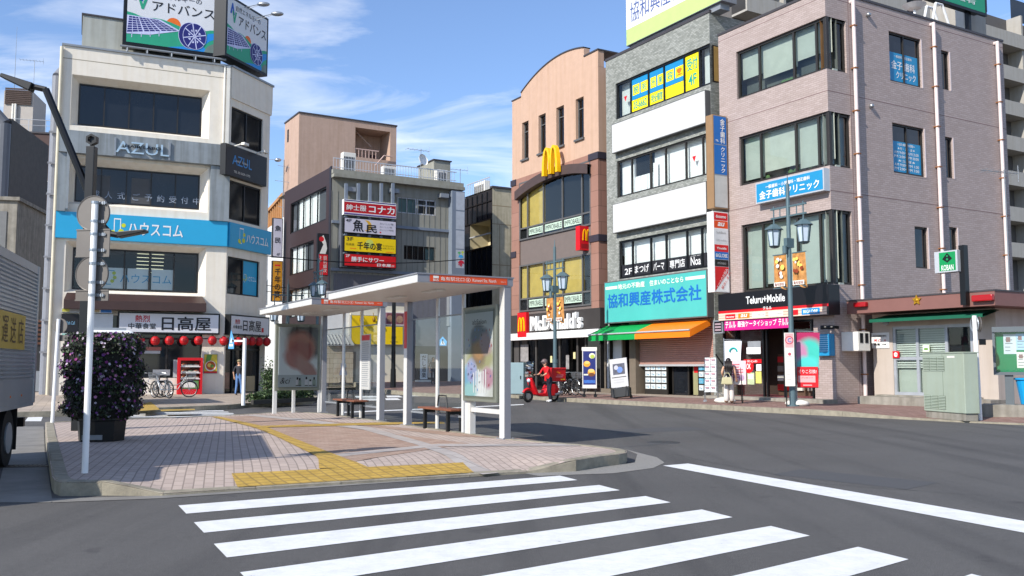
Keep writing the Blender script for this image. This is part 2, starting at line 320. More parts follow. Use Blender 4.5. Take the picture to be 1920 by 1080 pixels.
def sign(name, label, fr, r, v, depth, frame, face, items=(), mats=(), cat='sign', group=None, edge=.05, parent=None):
    """box sign on plane y=v, reaching out by depth; items: ('t',text,x0,x1,z0,z1,mat[,bold[,shear]]) or ('r',x0,x1,z0,z1,mat) in fractions of the face"""
    u0, u1, z0, z1 = r; y = -depth
    o = parent or thing(name, label, cat, fr.w(u0, v, z0), fr.a, group); W_, H_ = u1-u0, z1-z0
    MB().box(0, W_, y, 0, 0, H_).build('panel', o, frame)
    MB().rq((edge, W_-edge, edge, H_-edge), y-.004).build('face', o, face)
    if items:
        b = MB(); n = MB(); R0 = (edge, W_-edge, edge, H_-edge)
        q = MB(); lay = 0
        for it in items:
            if it[0] == 't':
                rr = fitr(R0, *it[2:6]); n.text(it[1], *rr, y-.016, it[6], *(it[7:9]))
            elif it[0] == 'r':
                lay += 1; q.rq(fitr(R0, *it[1:5]), y-.005-.0008*lay, it[5])
            elif it[0] == 'd':
                lay += 1; x, z = R0[0]+(R0[1]-R0[0])*it[1], R0[2]+(R0[3]-R0[2])*it[2]; q.disc(x, z, it[3]*H_, y-.005-.0008*lay, it[4])
            elif it[0] == 'p':
                lay += 1; q.poly([(R0[0]+(R0[1]-R0[0])*x, R0[2]+(R0[3]-R0[2])*z) for x, z in it[1]], y-.005-.0008*lay, it[2])
        if q.f: q.build('printed_graphic', o, list(mats))
        if n.f: n.build('lettering', o, list(mats))
    return o

def each(name, par, mats, items):
    """every item (rect, y, material index) a mesh of its own"""
    for r, y, mi in items: MB().rq(r, y).build(name, par, mats[mi])
# ================================================================ ground
def struct(o): o['kind'] = 'structure'; return o
MB().add([(-700,-300,0),(700,-300,0),(700,1200,0),(-700,1200,0)], [(0,1,2,3)]).build('road', None, ASPH, kind='structure')
def sheet(name, pts, zf, m, off=0.0, step=.5, kind='structure'):
    bm = bmesh.new(); bm.faces.new([bm.verts.new((p[0], p[1], 0)) for p in pts])
    xs = [p[0] for p in pts]; ys = [p[1] for p in pts]
    if step:
        for ax, lo, hi in ((0, min(xs), max(xs)), (1, min(ys), max(ys))):
            k = math.ceil(lo/step)
            while k*step < hi:
                co = [0, 0, 0]; no = [0, 0, 0]; co[ax] = k*step; no[ax] = 1
                bmesh.ops.bisect_plane(bm, geom=bm.verts[:]+bm.edges[:]+bm.faces[:], plane_co=co, plane_no=no); k += 1
    bmesh.ops.recalc_face_normals(bm, faces=bm.faces[:])
    if sum(f.normal.z for f in bm.faces) < 0: bmesh.ops.reverse_faces(bm, faces=bm.faces[:])
    for v in bm.verts: v.co.z = zf(v.co.x, v.co.y)+off
    me = bpy.data.meshes.new(name); bm.to_mesh(me); bm.free(); me.materials.append(m)
    o = bpy.data.objects.new(name, me); COL.objects.link(o)
    if kind: o['kind'] = kind
    return o
def seg_d(p, a, b):
    ab = (b[0]-a[0], b[1]-a[1]); t = max(0, min(1, ((p[0]-a[0])*ab[0]+(p[1]-a[1])*ab[1])/(ab[0]**2+ab[1]**2)))
    return math.hypot(p[0]-a[0]-ab[0]*t, p[1]-a[1]-ab[1]*t)
def sm(t): t = max(0, min(1, t)); return t*t*(3-2*t)
KERB = mat('kerb_stone', '#8d8676', .9, var=.3, scale=5, bump=.5, bscale=70, k=1.05)
PAVE = brickmat('mauve_paving', '#bcaba0', '#b09f95', '#8f8279', .225, .112, .008, wall=False, rot=R(-107), offset=.5, var=.14, rough=.85)
PAVE2 = brickmat('brown_paving', '#b39a8a', '#a08474', '#8c7a6c', .225, .112, .006, wall=False, rot=R(-30.4), var=.2, rough=.85, big=2)
PAVE3 = brickmat('red_brown_paving', '#9a7d74', '#87695f', '#6b5850', .225, .112, .006, wall=False, rot=R(-120), var=.22, rough=.85)
PAVE4 = brickmat('tan_paving', '#b0a294', '#a29384', '#8a7d70', .3, .3, .008, wall=False, rot=R(-25), var=.18, rough=.85, offset=0)
TACT = brickmat('yellow_tactile', '#c8a550', '#bd9a48', '#a08448', .15, .15, .014, wall=False, rot=R(-30.4), var=.32, rough=.8, offset=0, big=6)
TRIM = brickmat('pale_stone_band', '#b3aba5', '#a89f99', '#857c77', .3, .3, .006, wall=False, rot=R(-30.4), var=.12, rough=.85, offset=0)
GRAV = mat('exposed_aggregate', '#8d8a84', .9, var=.35, scale=70, bump=.6, bscale=110)
CEM = mat('gutter_cement', '#7f7c77', .9, var=.22, scale=2, bump=.3, bscale=90)
def g2(px, py, z=.15): q = G(px, py, z); return (q.x, q.y)
# island outline
E0 = g2(305, 925, .03); F0 = g2(990, 883.5, .03); D0 = g2(192, 903, .15); H0 = g2(1080, 863, .15)
fd = Vector((F0[0]-E0[0], F0[1]-E0[1])).normalized(); fn = Vector((-fd.y, fd.x))
sE = 0; sF = (Vector(F0)-Vector(E0)).dot(fd); sD = (Vector(D0)-Vector(E0)).dot(fd); sH = (Vector(H0)-Vector(E0)).dot(fd)
def zi(x, y):
    p = Vector((x-E0[0], y-E0[1])); s = p.dot(fd); n = p.dot(fn)
    r = sm((s-sD)/(sE-sD))*sm((sH-s)/(sH-sF))
    return .15-.12*r*(1-sm(n/1.5))
isl = [g2(85,792), g2(86,815), g2(92,853), g2(98,893), g2(103,900), g2(114,904), g2(150,904), D0, E0, g2(640,904.5,.03), F0, H0, g2(1130,855), g2(1160,852), g2(1174,849), g2(1176,845), g2(1160,841), g2(1125,837), g2(960,823.5), g2(775,798), g2(614,775), g2(540,771.5), g2(478,775.5), g2(393,780.3), g2(233,786)]
sheet('traffic_island', isl, zi, PAVE, step=.35)
def inset(pts, d):
    n = len(pts); r = []
    for i in range(n):
        a, b, c = Vector(pts[i-1]), Vector(pts[i]), Vector(pts[(i+1)%n])
        e1 = (b-a).normalized(); e2 = (c-b).normalized(); n1 = Vector((-e1.y, e1.x)); n2 = Vector((-e2.y, e2.x)); nn = (n1+n2)
        nn = nn/max(.35, nn.length)/max(.5, (nn.normalized()).dot(n1)) if nn.length > .05 else n1
        r.append((b.x+nn.x*d, b.y+nn.y*d))
    return r
def kerb(name, pts, zf, width=.16, closed=True, stone=.9):
    """a row of kerb stones with fine joints between them; the land side lies on the left of the line"""
    ins = inset(pts, width); mb = MB(); n = len(pts); rnd = random.Random(5)
    for i in range(n if closed else n-1):
        a, b, c, d = Vector(pts[i]), Vector(pts[(i+1)%n]), Vector(ins[(i+1)%n]), Vector(ins[i]); ln = (b-a).length
        if i == 0 and not closed: d = a+(Vector((-(b-a).y, (b-a).x)).normalized())*width
        if i == n-2 and not closed: c = b+(Vector((-(b-a).y, (b-a).x)).normalized())*width
        k = max(1, round(ln/stone)); gp = .004/max(ln, .1)
        for j in range(k):
            t0, t1 = j/k+(gp if k > 1 else 0), (j+1)/k-(gp if k > 1 else 0)
            q = [a.lerp(b, t0), a.lerp(b, t1), d.lerp(c, t1), d.lerp(c, t0)]
            dz = .006+rnd.uniform(0, .006)
            zt = [zf(p.x, p.y)+dz for p in q]; cn = .018
            o0, o1 = q[0].lerp(q[3], .12), q[1].lerp(q[2], .12)
            vs = [(q[0].x,q[0].y,-.05),(q[1].x,q[1].y,-.05),(q[2].x,q[2].y,-.05),(q[3].x,q[3].y,-.05),
                  (q[0].x,q[0].y,zt[0]-cn),(q[1].x,q[1].y,zt[1]-cn),(o1.x,o1.y,zt[1]),(q[2].x,q[2].y,zt[2]),(q[3].x,q[3].y,zt[3]),(o0.x,o0.y,zt[0])]
            mb.add(vs, [(0,1,5,4),(4,5,6,9),(9,6,7,8),(2,3,8,7),(1,2,7,6,5),(3,0,4,9,8)])
    return mb.build(name, None, KERB, kind='structure')
kerb('island_kerb', isl, zi)
def onisl(name, pts, m, off=.004): return sheet(name, pts, zi, m, off, .35)
# brown paved zone round the shelters, pale bands, yellow tactile path
onisl('brown_paving', [g2(490,777.5), g2(1010,826), g2(855,818), g2(700,801), g2(560,784), g2(480,776)], PAVE2)
onisl('brown_paving_inner', [g2(412,782), g2(480,779), g2(640,801), g2(880,832), g2(640,868), g2(560,830)], PAVE2)
onisl('pale_paving_band', [g2(462,779.5), g2(484,778), g2(560,785), g2(690,801), g2(800,831), g2(880,858), g2(935,886,.04), g2(905,889,.04), g2(850,860), g2(780,834), g2(680,806), g2(545,788)], TRIM, .008)
onisl('pale_paving_band', [g2(600,855), g2(820,833), g2(1075,833), g2(1090,836.5), g2(820,837.5), g2(600,861)], TRIM, .0072)
onisl('yellow_tactile_strip', [g2(397,782), g2(412,782), g2(500,801.5), g2(567,829), g2(612,847), g2(652,865,.13), g2(692,880,.08), g2(598,885,.07), g2(597,868,.11), g2(592,857,.14), g2(520,820), g2(480,803)], TACT, .012)
onisl('yellow_tactile_pad', [g2(434,896,.06), g2(868,872,.07), g2(889,885,.05), g2(446,914,.04)], TACT, .016)
onisl('yellow_tactile_strip', [g2(470,800), g2(700,793), g2(830,792), g2(835,795), g2(700,797.5), g2(478,803)], TACT, .0125)
# road paint
def zero(x, y): return 0.0
def paint(name, pts, off=.004, m=None): return sheet(name, pts, zero, m or PAINT, off, 0)
LT = [Vector(g2(*q, 0)) for q in ((334.3,948.3),(364.3,981),(402.3,1022.3),(450,1074))]; LB = [Vector(g2(*q, 0)) for q in ((350,964.7),(383.3,1000.7),(425.7,1046.7))]
RT = [Vector(g2(*q, 0)) for q in ((1050,892.3),(1126.7,910),(1213,930.7),(1322,956.5),(1451,988),(1609,1026),(1800,1075))]; RB = [Vector(g2(*q, 0)) for q in ((1081,900),(1166.7,920),(1264.5,943),(1383,971),(1524,1007),(1699,1050))]
sl_ = (LT[3]-LT[0])/3; sr_ = (RT[5]-RT[0])/5; tl = sum(((LB[i]-LT[i]) for i in range(3)), Vector((0,0)))/3; tr = sum(((RB[i]-RT[i]) for i in range(6)), Vector((0,0)))/6
for i in range(9):
    a, b = LT[0]+sl_*i, RT[0]+sr_*i
    o = paint('crossing_stripe', [tuple(a+tl), tuple(b+tr), tuple(b), tuple(a)])
paint('edge_line', [g2(1243,873.5,0), g2(1290,869.5,0), g2(1920,977.5,0), g2(2300,1042,0), g2(2300,1075,0), g2(1920,999.5,0)])
paint('lane_line', [g2(640,772.6,0), g2(874,763,0), g2(982,757.8,0), g2(982,759.2,0), g2(874,764.6,0), g2(640,774.4,0)])
for q in (((665,742.5),(716,742.2),(718,745.5),(668,746)), ((674,747.5),(712,747.3),(714,751),(676,751.5)), ((724,742),(748,741.8),(756,745),(726,745.3)), ((722,747),(745,746.6),(752,750),(724,750.3)), ((760,740.5),(862,741),(862,743),(760,743))):
    paint('crossing_stripe', [g2(*p, 0) for p in q])
for i in range(6):
    y0 = 767.2+i*2.55; x0 = 262+(5-i)*8-(i*5); x1 = 436+(i-3)*9
    paint('crossing_stripe', [g2(x0, y0+1.4, 0), g2(x1, y0-.2, 0), g2(x1+3, y0+1.2, 0), g2(x0-3, y0+2.8, 0)])
paint('stop_line', [g2(47,790,0), g2(53,782,0), g2(80,782,0), g2(77,790,0)])
paint('stop_line', [g2(-6,834,0), g2(3,828,0), g2(24,828,0), g2(18,845,0), g2(-8,845,0)])
sheet('gutter', [g2(28,800,0), g2(82,800,0), g2(84,850,0), g2(98,938,0), g2(96,943,0), g2(-10,943,0), g2(10,860,0)], zero, CEM, .005, 0)
sheet('gutter', [g2(960,884,0), g2(1100,880,0), g2(1190,868,0), g2(1195,852,0), g2(1170,842,0), g2(1200,850,0), g2(1232,858,0), g2(1246,868,0), g2(1225,878,0), g2(1150,888,0), g2(1010,893,0)], zero, GRAV, .0045, 0)
sheet('gutter', [g2(90,936,0), g2(305,930,0), g2(640,908,0), g2(960,886,0), g2(960,889.5,0), g2(640,912,0), g2(305,935,0), g2(100,943,0)], zero, CEM, .0055, 0)
gb = MB(); gp = G(57, 875, 0)
for i in range(14): gb.box(-.42+i*.062, -.39+i*.062, -.11, .11, .006, .014)
gb.box(-.45, .45, -.14, -.115, .006, .016); gb.box(-.45, .45, .115, .14, .006, .016)
tag(gb.build('drain_grate', None, BLACK, loc=gp, rot=R(8)), 'black slotted drain grate in the concrete gutter beside the traffic island', 'drain')
mh = MB().lathe([(0,.004),(.26,.004),(.28,0),(.3,0),(.3,.004),(.34,.004),(.34,0)], n=24); mh.box(-.2,.2,-.02,.02,.002,.007)
# right-hand pavement
RSF = None
P0 = G(1569, 754.6, .2)
RS = Fr(P0.x, P0.y, R(-59.6))               # shop fronts on the right: x runs towards the viewer along the street
AZC = G(418, 738, .17); AZ = Fr(AZC.x, AZC.y, R(25)); CH = Fr(AZC.x, AZC.y, R(71))
kr = [g2(*q, 0) for q in ((2300,812),(1920,796.5),(1815,792),(1721,787),(1470,775),(1200,760.5),(1039.5,751.6),(985,747.5),(930,743))]
def zr(x, y):
    d = min(seg_d((x, y), kr[i], kr[i+1]) for i in range(len(kr)-1)); k = 1-.8*sm((x-9.0)/2.2)
    return .15*k+.016*min(d, 4)+.08*(1-k)*min(1, d)
back = [RS.w(-24, .6), RS.w(-24, 9), RS.w(14, 9), RS.w(14, 0)]
sheet('pavement', [*kr[::-1], (30, 17), (34, 24)]+[tuple(p[:2]) for p in (RS.w(9, 12), RS.w(-24, 12))][0:2], zr, PAVE3, step=1.0)
kerb('pavement_kerb', kr, lambda x, y: .15*(1-.8*sm((x-9.0)/2.2)), width=.18, closed=False, stone=1.0)
band = [RS.w(-17, -1.5), RS.w(-.2, -1.1), RS.w(-.2, .4), RS.w(-17, .4)]
sheet('tan_paving', [tuple(p[:2]) for p in band], zr, PAVE4, .005, 1.0)
# pavement by the corner building on the left
kl = [g2(*q, 0) for q in ((-250,800),(20,783.5),(130,780.5),(240,776.5),(427,768),(466,764),(520,762),(585,757),(597,750),(560,741),(530,733))]
def zl(x, y): return .15+.004*min(6, min(seg_d((x, y), kl[i], kl[i+1]) for i in range(len(kl)-1)))
ctr = [CH.w(14, -1.2), CH.w(14, 6), AZ.w(-30, 9), AZ.w(-30, -6)]
sheet('pavement', kl+[tuple(p[:2]) for p in (CH.w(16, -.6), CH.w(16, 5), AZ.w(-24, 6))], zl, PAVE4, step=1.0)
kerb('pavement_kerb', kl, lambda x, y: .15, width=.18, closed=False, stone=1.0)
sheet('yellow_tactile_pad', [g2(262,757.5,.18), g2(283,753,.18), g2(300,768,.16), g2(258,771,.16)], zl, TACT, .005, 0)
sheet('yellow_tactile_pad', [g2(300,768,.16), g2(365,766.5,.16), g2(366,769,.16), g2(302,771,.16)], zl, TACT, .005, 0)
# pavement across the far side street, rising a little away from us
kf = [g2(*q, 0) for q in ((985,746),(925,744),(862,745.5),(790,743),(700,737),(655,729),(600,722))]
def zf_(x, y): return .15+.3*sm((y-44)/15)
farp = kf[::-1]
sheet('pavement', [(-16, 74), *farp, (4, 60), (4, 90), (-24, 90)], zf_, PAVE3, step=2.0)
kerb('pavement_kerb', farp, zf_, width=.2, closed=False, stone=1.0)

# older repair patches in the asphalt
CRACK = mat('crack_fill', (.03, .03, .032), .9, var=.2)
rc_ = random.Random(4)
for (xa, ya), (xb, yb) in (((1260, 850), (1500, 905)), ((1500, 905), (1860, 930)), ((1350, 820), (1640, 812))):
    a, b = Vector(g2(xa, ya, 0)), Vector(g2(xb, yb, 0)); n = 26; L_ = []; R_ = []; d = (b-a).normalized(); nn = Vector((-d.y, d.x)); off = 0
    for i in range(n+1): off += rc_.uniform(-.035, .035); w_ = rc_.uniform(.002, .007)*(0.2 if i in (0, n) else 1); p = a.lerp(b, i/n)+nn*off; L_.append((p.x+nn.x*w_, p.y+nn.y*w_, .0034)); R_.append((p.x-nn.x*w_, p.y-nn.y*w_, .0034))
    MB().add(L_+R_, [(i+n+1, i+n+2, i+1, i) for i in range(n)]).build('asphalt_crack', None, CRACK, kind='structure')
PATCH = mat('asphalt_repair', (.075, .075, .078), .85, var=.2, scale=30, bump=.4, bscale=110)
for q in (((1130,806),(1290,800),(1330,806),(1165,813)), ((560,1010),(700,1003),(640,1052),(470,1062))[:0] or ((1210,828),(1262,826),(1275,832),(1220,834)), ((1500,880),(1760,905),(1700,918),(1450,890))):
    sheet('asphalt_patch', [g2(*p, 0) for p in q], zero, PATCH, .0022, 0)
# overhead wires above the square (their shadows cross the paving)
for n_, (pa, pb) in enumerate((((60, 884), (900, 838)), ((60, 820), (620, 797)))):
    k = MB(); pr = None
    for i in range(13):
        t = i/12; a, c = G(*pa, .15), G(*pb, .15); p = a.lerp(c, -.5+2*t); p = p-Vector((sin(SUN_AZ), cos(SUN_AZ), 0))*11.; p.z = 7.9+.9*(t-.5)**2
        if pr is not None: k.cyl(pr, p, .026, n=6)
        pr = p
    tag(k.build('overhead_wire', None, RUBBER), ('nearer' if n_ == 0 else 'farther')+' slack wire high over the traffic island, its thin shadow crossing the paving', 'wire')
# ================================================================ right-hand street
PINK = brickmat('pink_wall_tile', '#b0a09b', '#a3938d', '#958680', .24, .075, .008, rough=.5, var=.1)
STONE = brickmat('grey_split_stone', '#a3a5a0', '#7f827d', '#757872', .16, .07, .006, rough=.9, var=.2)
SALMON = mat('salmon_render', '#bc9d88', .8, var=.06, streak=.07, bump=.1); TERRA = brickmat('terracotta_panel', '#9a7466', '#926c5e', '#74574c', 1.5, .75, .012, rough=.7, var=.12)
TAUPE = mat('taupe_spandrel', '#6f645f', .6, var=.08); CREAM = mat('cream_render', '#e3dbcd', .85, var=.05, streak=.05, bump=.15)
PANEL = mat('white_sign_board', '#c6c7c5', .55, var=.03, streak=.06)
GBLIND = mat('green_white_blind', '#a7ada3', .8, var=.1); YBLIND = mat('straw_blind', '#b9a35c', .8, var=.12)
TILEJ = mat('wall_joint', '#7a6462', .8, var=.1); COPING = mat('dark_coping', '#4a4648', .5, metal=.3, var=.1); PIPE = mat('pale_pink_pipe', '#d8c8c4', .5, var=.06); RUST = mat('rusty_bracket', '#8a5a34', .8, var=.3, scale=20)
WOODP = mat('brown_board', '#8a623a', .7, var=.2)
SKY_ = None
# ---- tiled office block
b = at_fr('office_building', 'four-storey block in pink tile with corner windows, drainpipes down its side wall', 'building', RS)
PS = Fr(P0.x, P0.y, R(30.4))
uL = RS.p((1351, 300))[0]; ztop = RS.p(d6(1220, 425))[1]; zs = .05
DEEP = 12.5
uE = PS.p((1885, 200))[0]
rows = [RS.r(a7, 155, 258, 607, 330), RS.r(a7, 168, 665, 622, 800), RS.r(a8, 180, 68, 640, 340)]
srow = [PS.r(a7, 607, 75, 690, 348), PS.r(a7, 622, 535, 714, 808), PS.r(a8, 640, -28, 722, 345)]
rows = [(r[0], 0, (r[2]+s[2])/2, (r[3]+s[3])/2) for r, s in zip(rows, srow)]; srow = [(0, s[1], r[2], r[3]) for r, s in zip(rows, srow)]
shopz = RS.p(a8(68, 500))[1]
wm_ = MB()
zc = [ztop]; 
for r in rows: wm_.rq((uL, r[0], r[2], r[3]), 0)
edges = [ztop]+[z for r in rows for z in (r[3], r[2])]
for i in range(0, 6, 2): wm_.rq((uL, 0, edges[i+1], edges[i]), 0)
wm_.rq((uL, 0, shopz-.3, rows[2][2]), 0)
xs0, xs1 = RS.p(a8(95, 700))[0], RS.p(a8(532, 700))[0]
wm_.rq((uL, xs0, zs, shopz-.3), 0); wm_.rq((xs1, 0, zs, shopz-.3), 0)
for r in rows:                                             # sills and heads of the strip windows
    wm_.quad((r[0],0,r[2]),(0,0,r[2]),(0,.14,r[2]),(r[0],.14,r[2])); wm_.quad((r[0],0,r[3]),(r[0],.14,r[3]),(0,.14,r[3]),(0,0,r[3])); wm_.quad((r[0],0,r[2]),(r[0],.14,r[2]),(r[0],.14,r[3]),(r[0],0,r[3]))
SM = Matrix.Rotation(pi/2, 4, 'Z'); wm_.M = SM
sh = [PS.r(a7, 890, 148, 1052, 425), PS.r(a7, 907, 590, 1068, 856), PS.r(a8, 1015, 62, 1085, 268), PS.r(a7, 1143, 240, 1188, 438), PS.r(a7, 1162, 658, 1205, 862), PS.r(a8, 1182, 65, 1225, 200)]
wall(wm_, 0, uE, zs, ztop, [(*s, .001) for s in srow]+[(*s, .13) for s in sh], .13)
for s in srow: wm_.quad((0,.14,s[2]),(0,0,s[2]),(s[1],0,s[2]),(s[1],.14,s[2])); wm_.quad((s[1],0,s[2]),(s[1],0,s[3]),(s[1],.14,s[3]),(s[1],.14,s[2]))
wm_.M = Matrix.Identity(4)
wm_.quad((uL,uE,zs),(uL,0,zs),(uL,0,ztop),(uL,uE,ztop)); wm_.quad((0,uE,zs),(uL,uE,zs),(uL,uE,ztop),(0,uE,ztop)); wm_.quad((uL,0,ztop-.02),(0,0,ztop-.02),(0,uE,ztop-.02),(uL,uE,ztop-.02))
wm_.build('wall', b, PINK)
cp = MB(); cp.box(uL-.02, .03, -.03, .16, ztop, ztop+.09); cp.box(-.13, .03, .163, uE+.03, ztop, ztop+.09); cp.box(uL-.02, uL+.13, .163, uE, ztop, ztop+.09); cp.build('coping', b, COPING)
j = MB()
for f, y0 in ((a7, 445), (a7, 820)):
    z = PS.p(view(1720, 0, .46296)(0, y0))[1]
    j.box(uL, .003, -.003, .001, z-.012, z+.012); j.box(-.001, .0032, .004, uE, z-.012, z+.012)
z = PS.p(view(1660, 0, .13542)(0, 190))[1]; j.box(uL, .003, -.003, .001, z-.012, z+.012); j.box(-.001, .0032, .004, uE, z-.012, z+.012)
for u_ in (PS.p(d7(630, 300))[0], PS.p(a7(708, 500))[0]): j.box(-.001, .0028, u_-.012, u_+.012, .4, ztop-.01)
j.build('wall_joint', b, TILEJ)
for i, r in enumerate(rows):
    f = (a7, a7, a8)[i]; yy = (300, 700, 200)[i]; cx = ((258, 425, 535), (265, 435, 545), (278, 445, 555))[i]
    cols = [(RS.p(f(x, yy))[0]-r[0])/(0-r[0]) for x in cx]
    window(b, (r[0], .0, r[2], r[3]), .14, cols, DBRZ, GLASS, backs=[BLIND, GBLIND, BLIND, GBLIND], fr=.09, backd=.16, drop=((.42, .3, .4, .34), (.12, .2, .1, .14), (.06, .1, .04, .08))[i])
    o = window(b, (0.05, srow[i][1], r[2], r[3]), .14, 1, DBRZ, GLASS, back=(WOODP, BLIND, GBLIND)[i], fr=.09, backd=.16); o.rotation_euler = (0, 0, pi/2)
    pb = MB(); pb.box(-.1, -.003, .04, .14, r[2], r[3]); pb.build('corner_post', b, DBRZ)
BLT = mat('light_blue_film', '#1f86b5', .4, var=.05)
for i, r in enumerate(sh):
    o = window(b, r, .13, 2 if i < 2 else 1, DBRZ, GDARK, fr=.06); o.rotation_euler = (0, 0, pi/2)
    if i < 2:
        st = MB(); q = fitr(r, .04, .96, .05, (.62, .66)[i]); st.rq(q, .117, 0)
        if i == 0:
            st.text('一般歯科・矯正歯科', *fitr(q, .2, .8, .83, .93), .112, 1, .01); st.text('金子 歯科', *fitr(q, .1, .9, .42, .72), .112, 1, .015); st.text('クリニック', *fitr(q, .25, .92, .1, .35), .112, 1, .015)
        else:
            for k, t in enumerate(('<診療 時間>', '★月・火・金★', 'AM 9:00〜AM12:00', 'PM 3:00〜PM 8:00', '★土 曜★', 'AM 9:00〜PM 1:00', 'PM 2:00〜PM 7:00')): st.text(t, *fitr(q, .08+.12*(k in (0, 1, 4)), .92-.12*(k in (0, 1, 4)), .87-.135*k, .96-.135*k), .112, 1, .01)
        st.build('window_sticker', o, [BLT, WHITE])
        MB().box(r[0]-.0, r[1], -.005, .0, r[2]-.05, r[2]-.003).build('sill', o, PINK)
    jb = MB(); jb.box(r[1]+.004, r[1]+.07, -.012, .1, r[2], r[3]); jb.build('jamb_trim', o, PIPE)
for (x0, y0, f, x1, y1, g, zb) in ((715, 5, a7, 770, 470, a8, .3), (1103, 115, a7, 1160, 360, a8, 3.4), (1408, 205, a7, 1472, 340, a8, 3.4)):
    u0, z0 = PS.p(f(x0, y0), -.12); u1 = PS.p(g(x1, y1), -.12)[0]; u_ = (u0+u1)/2; p = MB()
    P = lambda u, v, z: (-v, u, z)
    p.tube([P(u_, 0, z0), P(u_, -.09, z0)], .075, 10); p.cyl(P(u_, -.12, z0+.06), P(u_, -.12, zb), .066, n=12)
    p.build('drainpipe', b, PIPE)
    q = MB(); z = z0-.9
    while z > zb+.5: MB().box(.0, .2, u_-.08, u_+.08, z-.02, z+.02).build('pipe_bracket', b, RUST); z -= 1.55
for (x, y) in ((795, 70), (810, 510)):
    u_, z_ = PS.p(a7(x, y), -.08); h = MB(); h.ell((.06, u_, z_), .1, .09, .09); h.build('vent_cap', b, STEEL, smooth=True)
# shop on the ground floor
sf = MB(); zt = shopz-.3
sf.quad((xs0,.0,.3),(xs1,0,.3),(xs1,2.4,.3),(xs0,2.4,.3),1); sf.quad((xs0,2.4,.3),(xs1,2.4,.3),(xs1,2.4,zt),(xs0,2.4,zt),0); sf.quad((xs0,0,.3),(xs0,2.4,.3),(xs0,2.4,zt),(xs0,0,zt),0); sf.quad((xs1,2.4,.3),(xs1,0,.3),(xs1,0,zt),(xs1,2.4,zt),0); sf.quad((xs0,0,zt),(xs0,2.4,zt),(xs1,2.4,zt),(xs1,0,zt),0)
for k in range(4): sf.box(xs0+.9+k*.75, xs0+1.5+k*.75, 2.0, 2.36, .3, 1.9, 2); 
for k in range(4):
    for q_ in range(4): sf.box(xs0+.95+k*.75+.01*q_, xs0+1.45+k*.75, 1.9, 2.0, .5+q_*.36, .72+q_*.36, 3+(k+q_)%3)
sf.build('shop_interior', b, [mat('shop_wall', '#3a2a22', .8, var=.2), mat('shop_floor', '#8a4a50', .6, var=.1), mat('shelf_wood', '#5a4232', .7, var=.2), RED, OFFW, mat('shelf_goods', '#8a8078', .7, var=.3, scale=9)])
st = MB(); st.box(xs0-.4, .05, -.75, -.005, .05, .3); st.build('step', b, CONC)
fr_ = MB()
for x in (xs0, RS.p(a8(285, 700))[0], RS.p(a8(302, 700))[0], RS.p(a8(385, 700))[0], xs1-.1): fr_.box(x, x+.07, -.03, .06, .3, zt)
fr_.box(xs0, xs1, -.028, .058, zt-.07, zt)
o = fr_.build('shop_window', b, BLACK)
for x0, x1 in ((105, 285), (440, 532)): MB().rq((RS.p(a8(x0, 700))[0], RS.p(a8(x1, 700))[0], .3, zt), .02).build('pane', o, GLASS)
F_ = lambda x0, y0, x1, y1: RS.r(d4, x0, y0, x1, y1)
PMS = [mat('grey_print', '#8b8f94', .6), WHITE, RED, mat('pale_green_print', '#b8c49a', .6, var=.3, scale=8), mat('yellow_print', '#d9cf6a', .6, var=.3, scale=9)]
each('window_poster', o, PMS, [(F_(335, 470, 450, 520), .012, 0), (F_(325, 524, 450, 580), .011, 1), (F_(332, 745, 395, 850), .012, 3), (F_(405, 735, 458, 840), .012, 4), (F_(410, 672, 456, 730), .012, 1)])
ps = MB(); ps.rq(F_(300, 628, 458, 662), .011, 2)
r = F_(300, 640, 390, 740); ps.disc((r[0]+r[1])/2, (r[2]+r[3])/2, .26, .008, 2); ps.rq(F_(340, 760, 385, 800), .009, 1)
ps.text('安心の', *F_(330, 635, 420, 655), .007, 1, .02); ps.text('OK', *F_(325, 665, 365, 715), .005, 1, .02)
ps.build('window_poster', o, PMS)
# shop sign above
sv = -.55; r = RS.r(a8, 68, 392, 603, 487, sv)
MAG = mat('magenta_banner', '#c8127c', .6, var=.06); SKIND = mat('beige_strip', '#dcc0ac', .6, var=.05); BK2 = mat('black_fascia', '#141317', .35, var=.1)
sg = sign('shop_sign', 'black fascia sign with white shop lettering over a red line and beige strip', RS, r, 0, -sv, BK2, BK2,
    [('r', 0, 1, .27, .36, 1), ('r', 0, .985, .0, .265, 2), ('t', 'Teluru+Mobile', .28, .64, .55, .83, 0, .018), ('t', 'テルル', .44, .52, .3, .41, 0, .02),
     ('r', .0, .985, .17, .185, 3), ('r', 0, .985, .08, .095, 3), ('r', .07, .17, .04, .22, 1), ('r', .2, .31, .04, .22, 4), ('r', .335, .46, .04, .22, 5), ('r', .49, .62, .04, .22, 5), ('r', .7, .75, .04, .22, 1), ('r', .78, .93, .03, .24, 6),
     ('t', 'docomo', .08, .16, .09, .16, 0, .02), ('t', 'au', .225, .29, .08, .19, 0, .03, .2), ('t', 'SoftBank', .35, .45, .1, .16, 7), ('t', 'UQ mobile', .5, .61, .1, .16, 7), ('t', 'BIGLOBE', .795, .915, .08, .19, 0, .015)],
    [WHITE, RED, SKIND, mat('brown_line', '#8a6a58', .6), ORANGE, OFFW, mat('sky_blue', '#1888c8', .5), mat('grey_ink', '#9a9a9a', .6)], edge=.01)
r = RS.r(d4, 132, 275, 706, 350, -.5)
sign('shop_banner', 'magenta cloth banner with white lettering hung under the black fascia sign', RS, r, -.47, .03, MAG, MAG, [('t', 'テルル', .02, .19, .2, .75, 0, .03), ('t', '最強ケータイショップ', .22, .82, .25, .75, 0, .015), ('t', 'テルル', .85, .99, .2, .75, 0, .03)], [WHITE], cat='banner', edge=.005)
r = RS.r(d4, 35, 287, 118, 398, -.5)
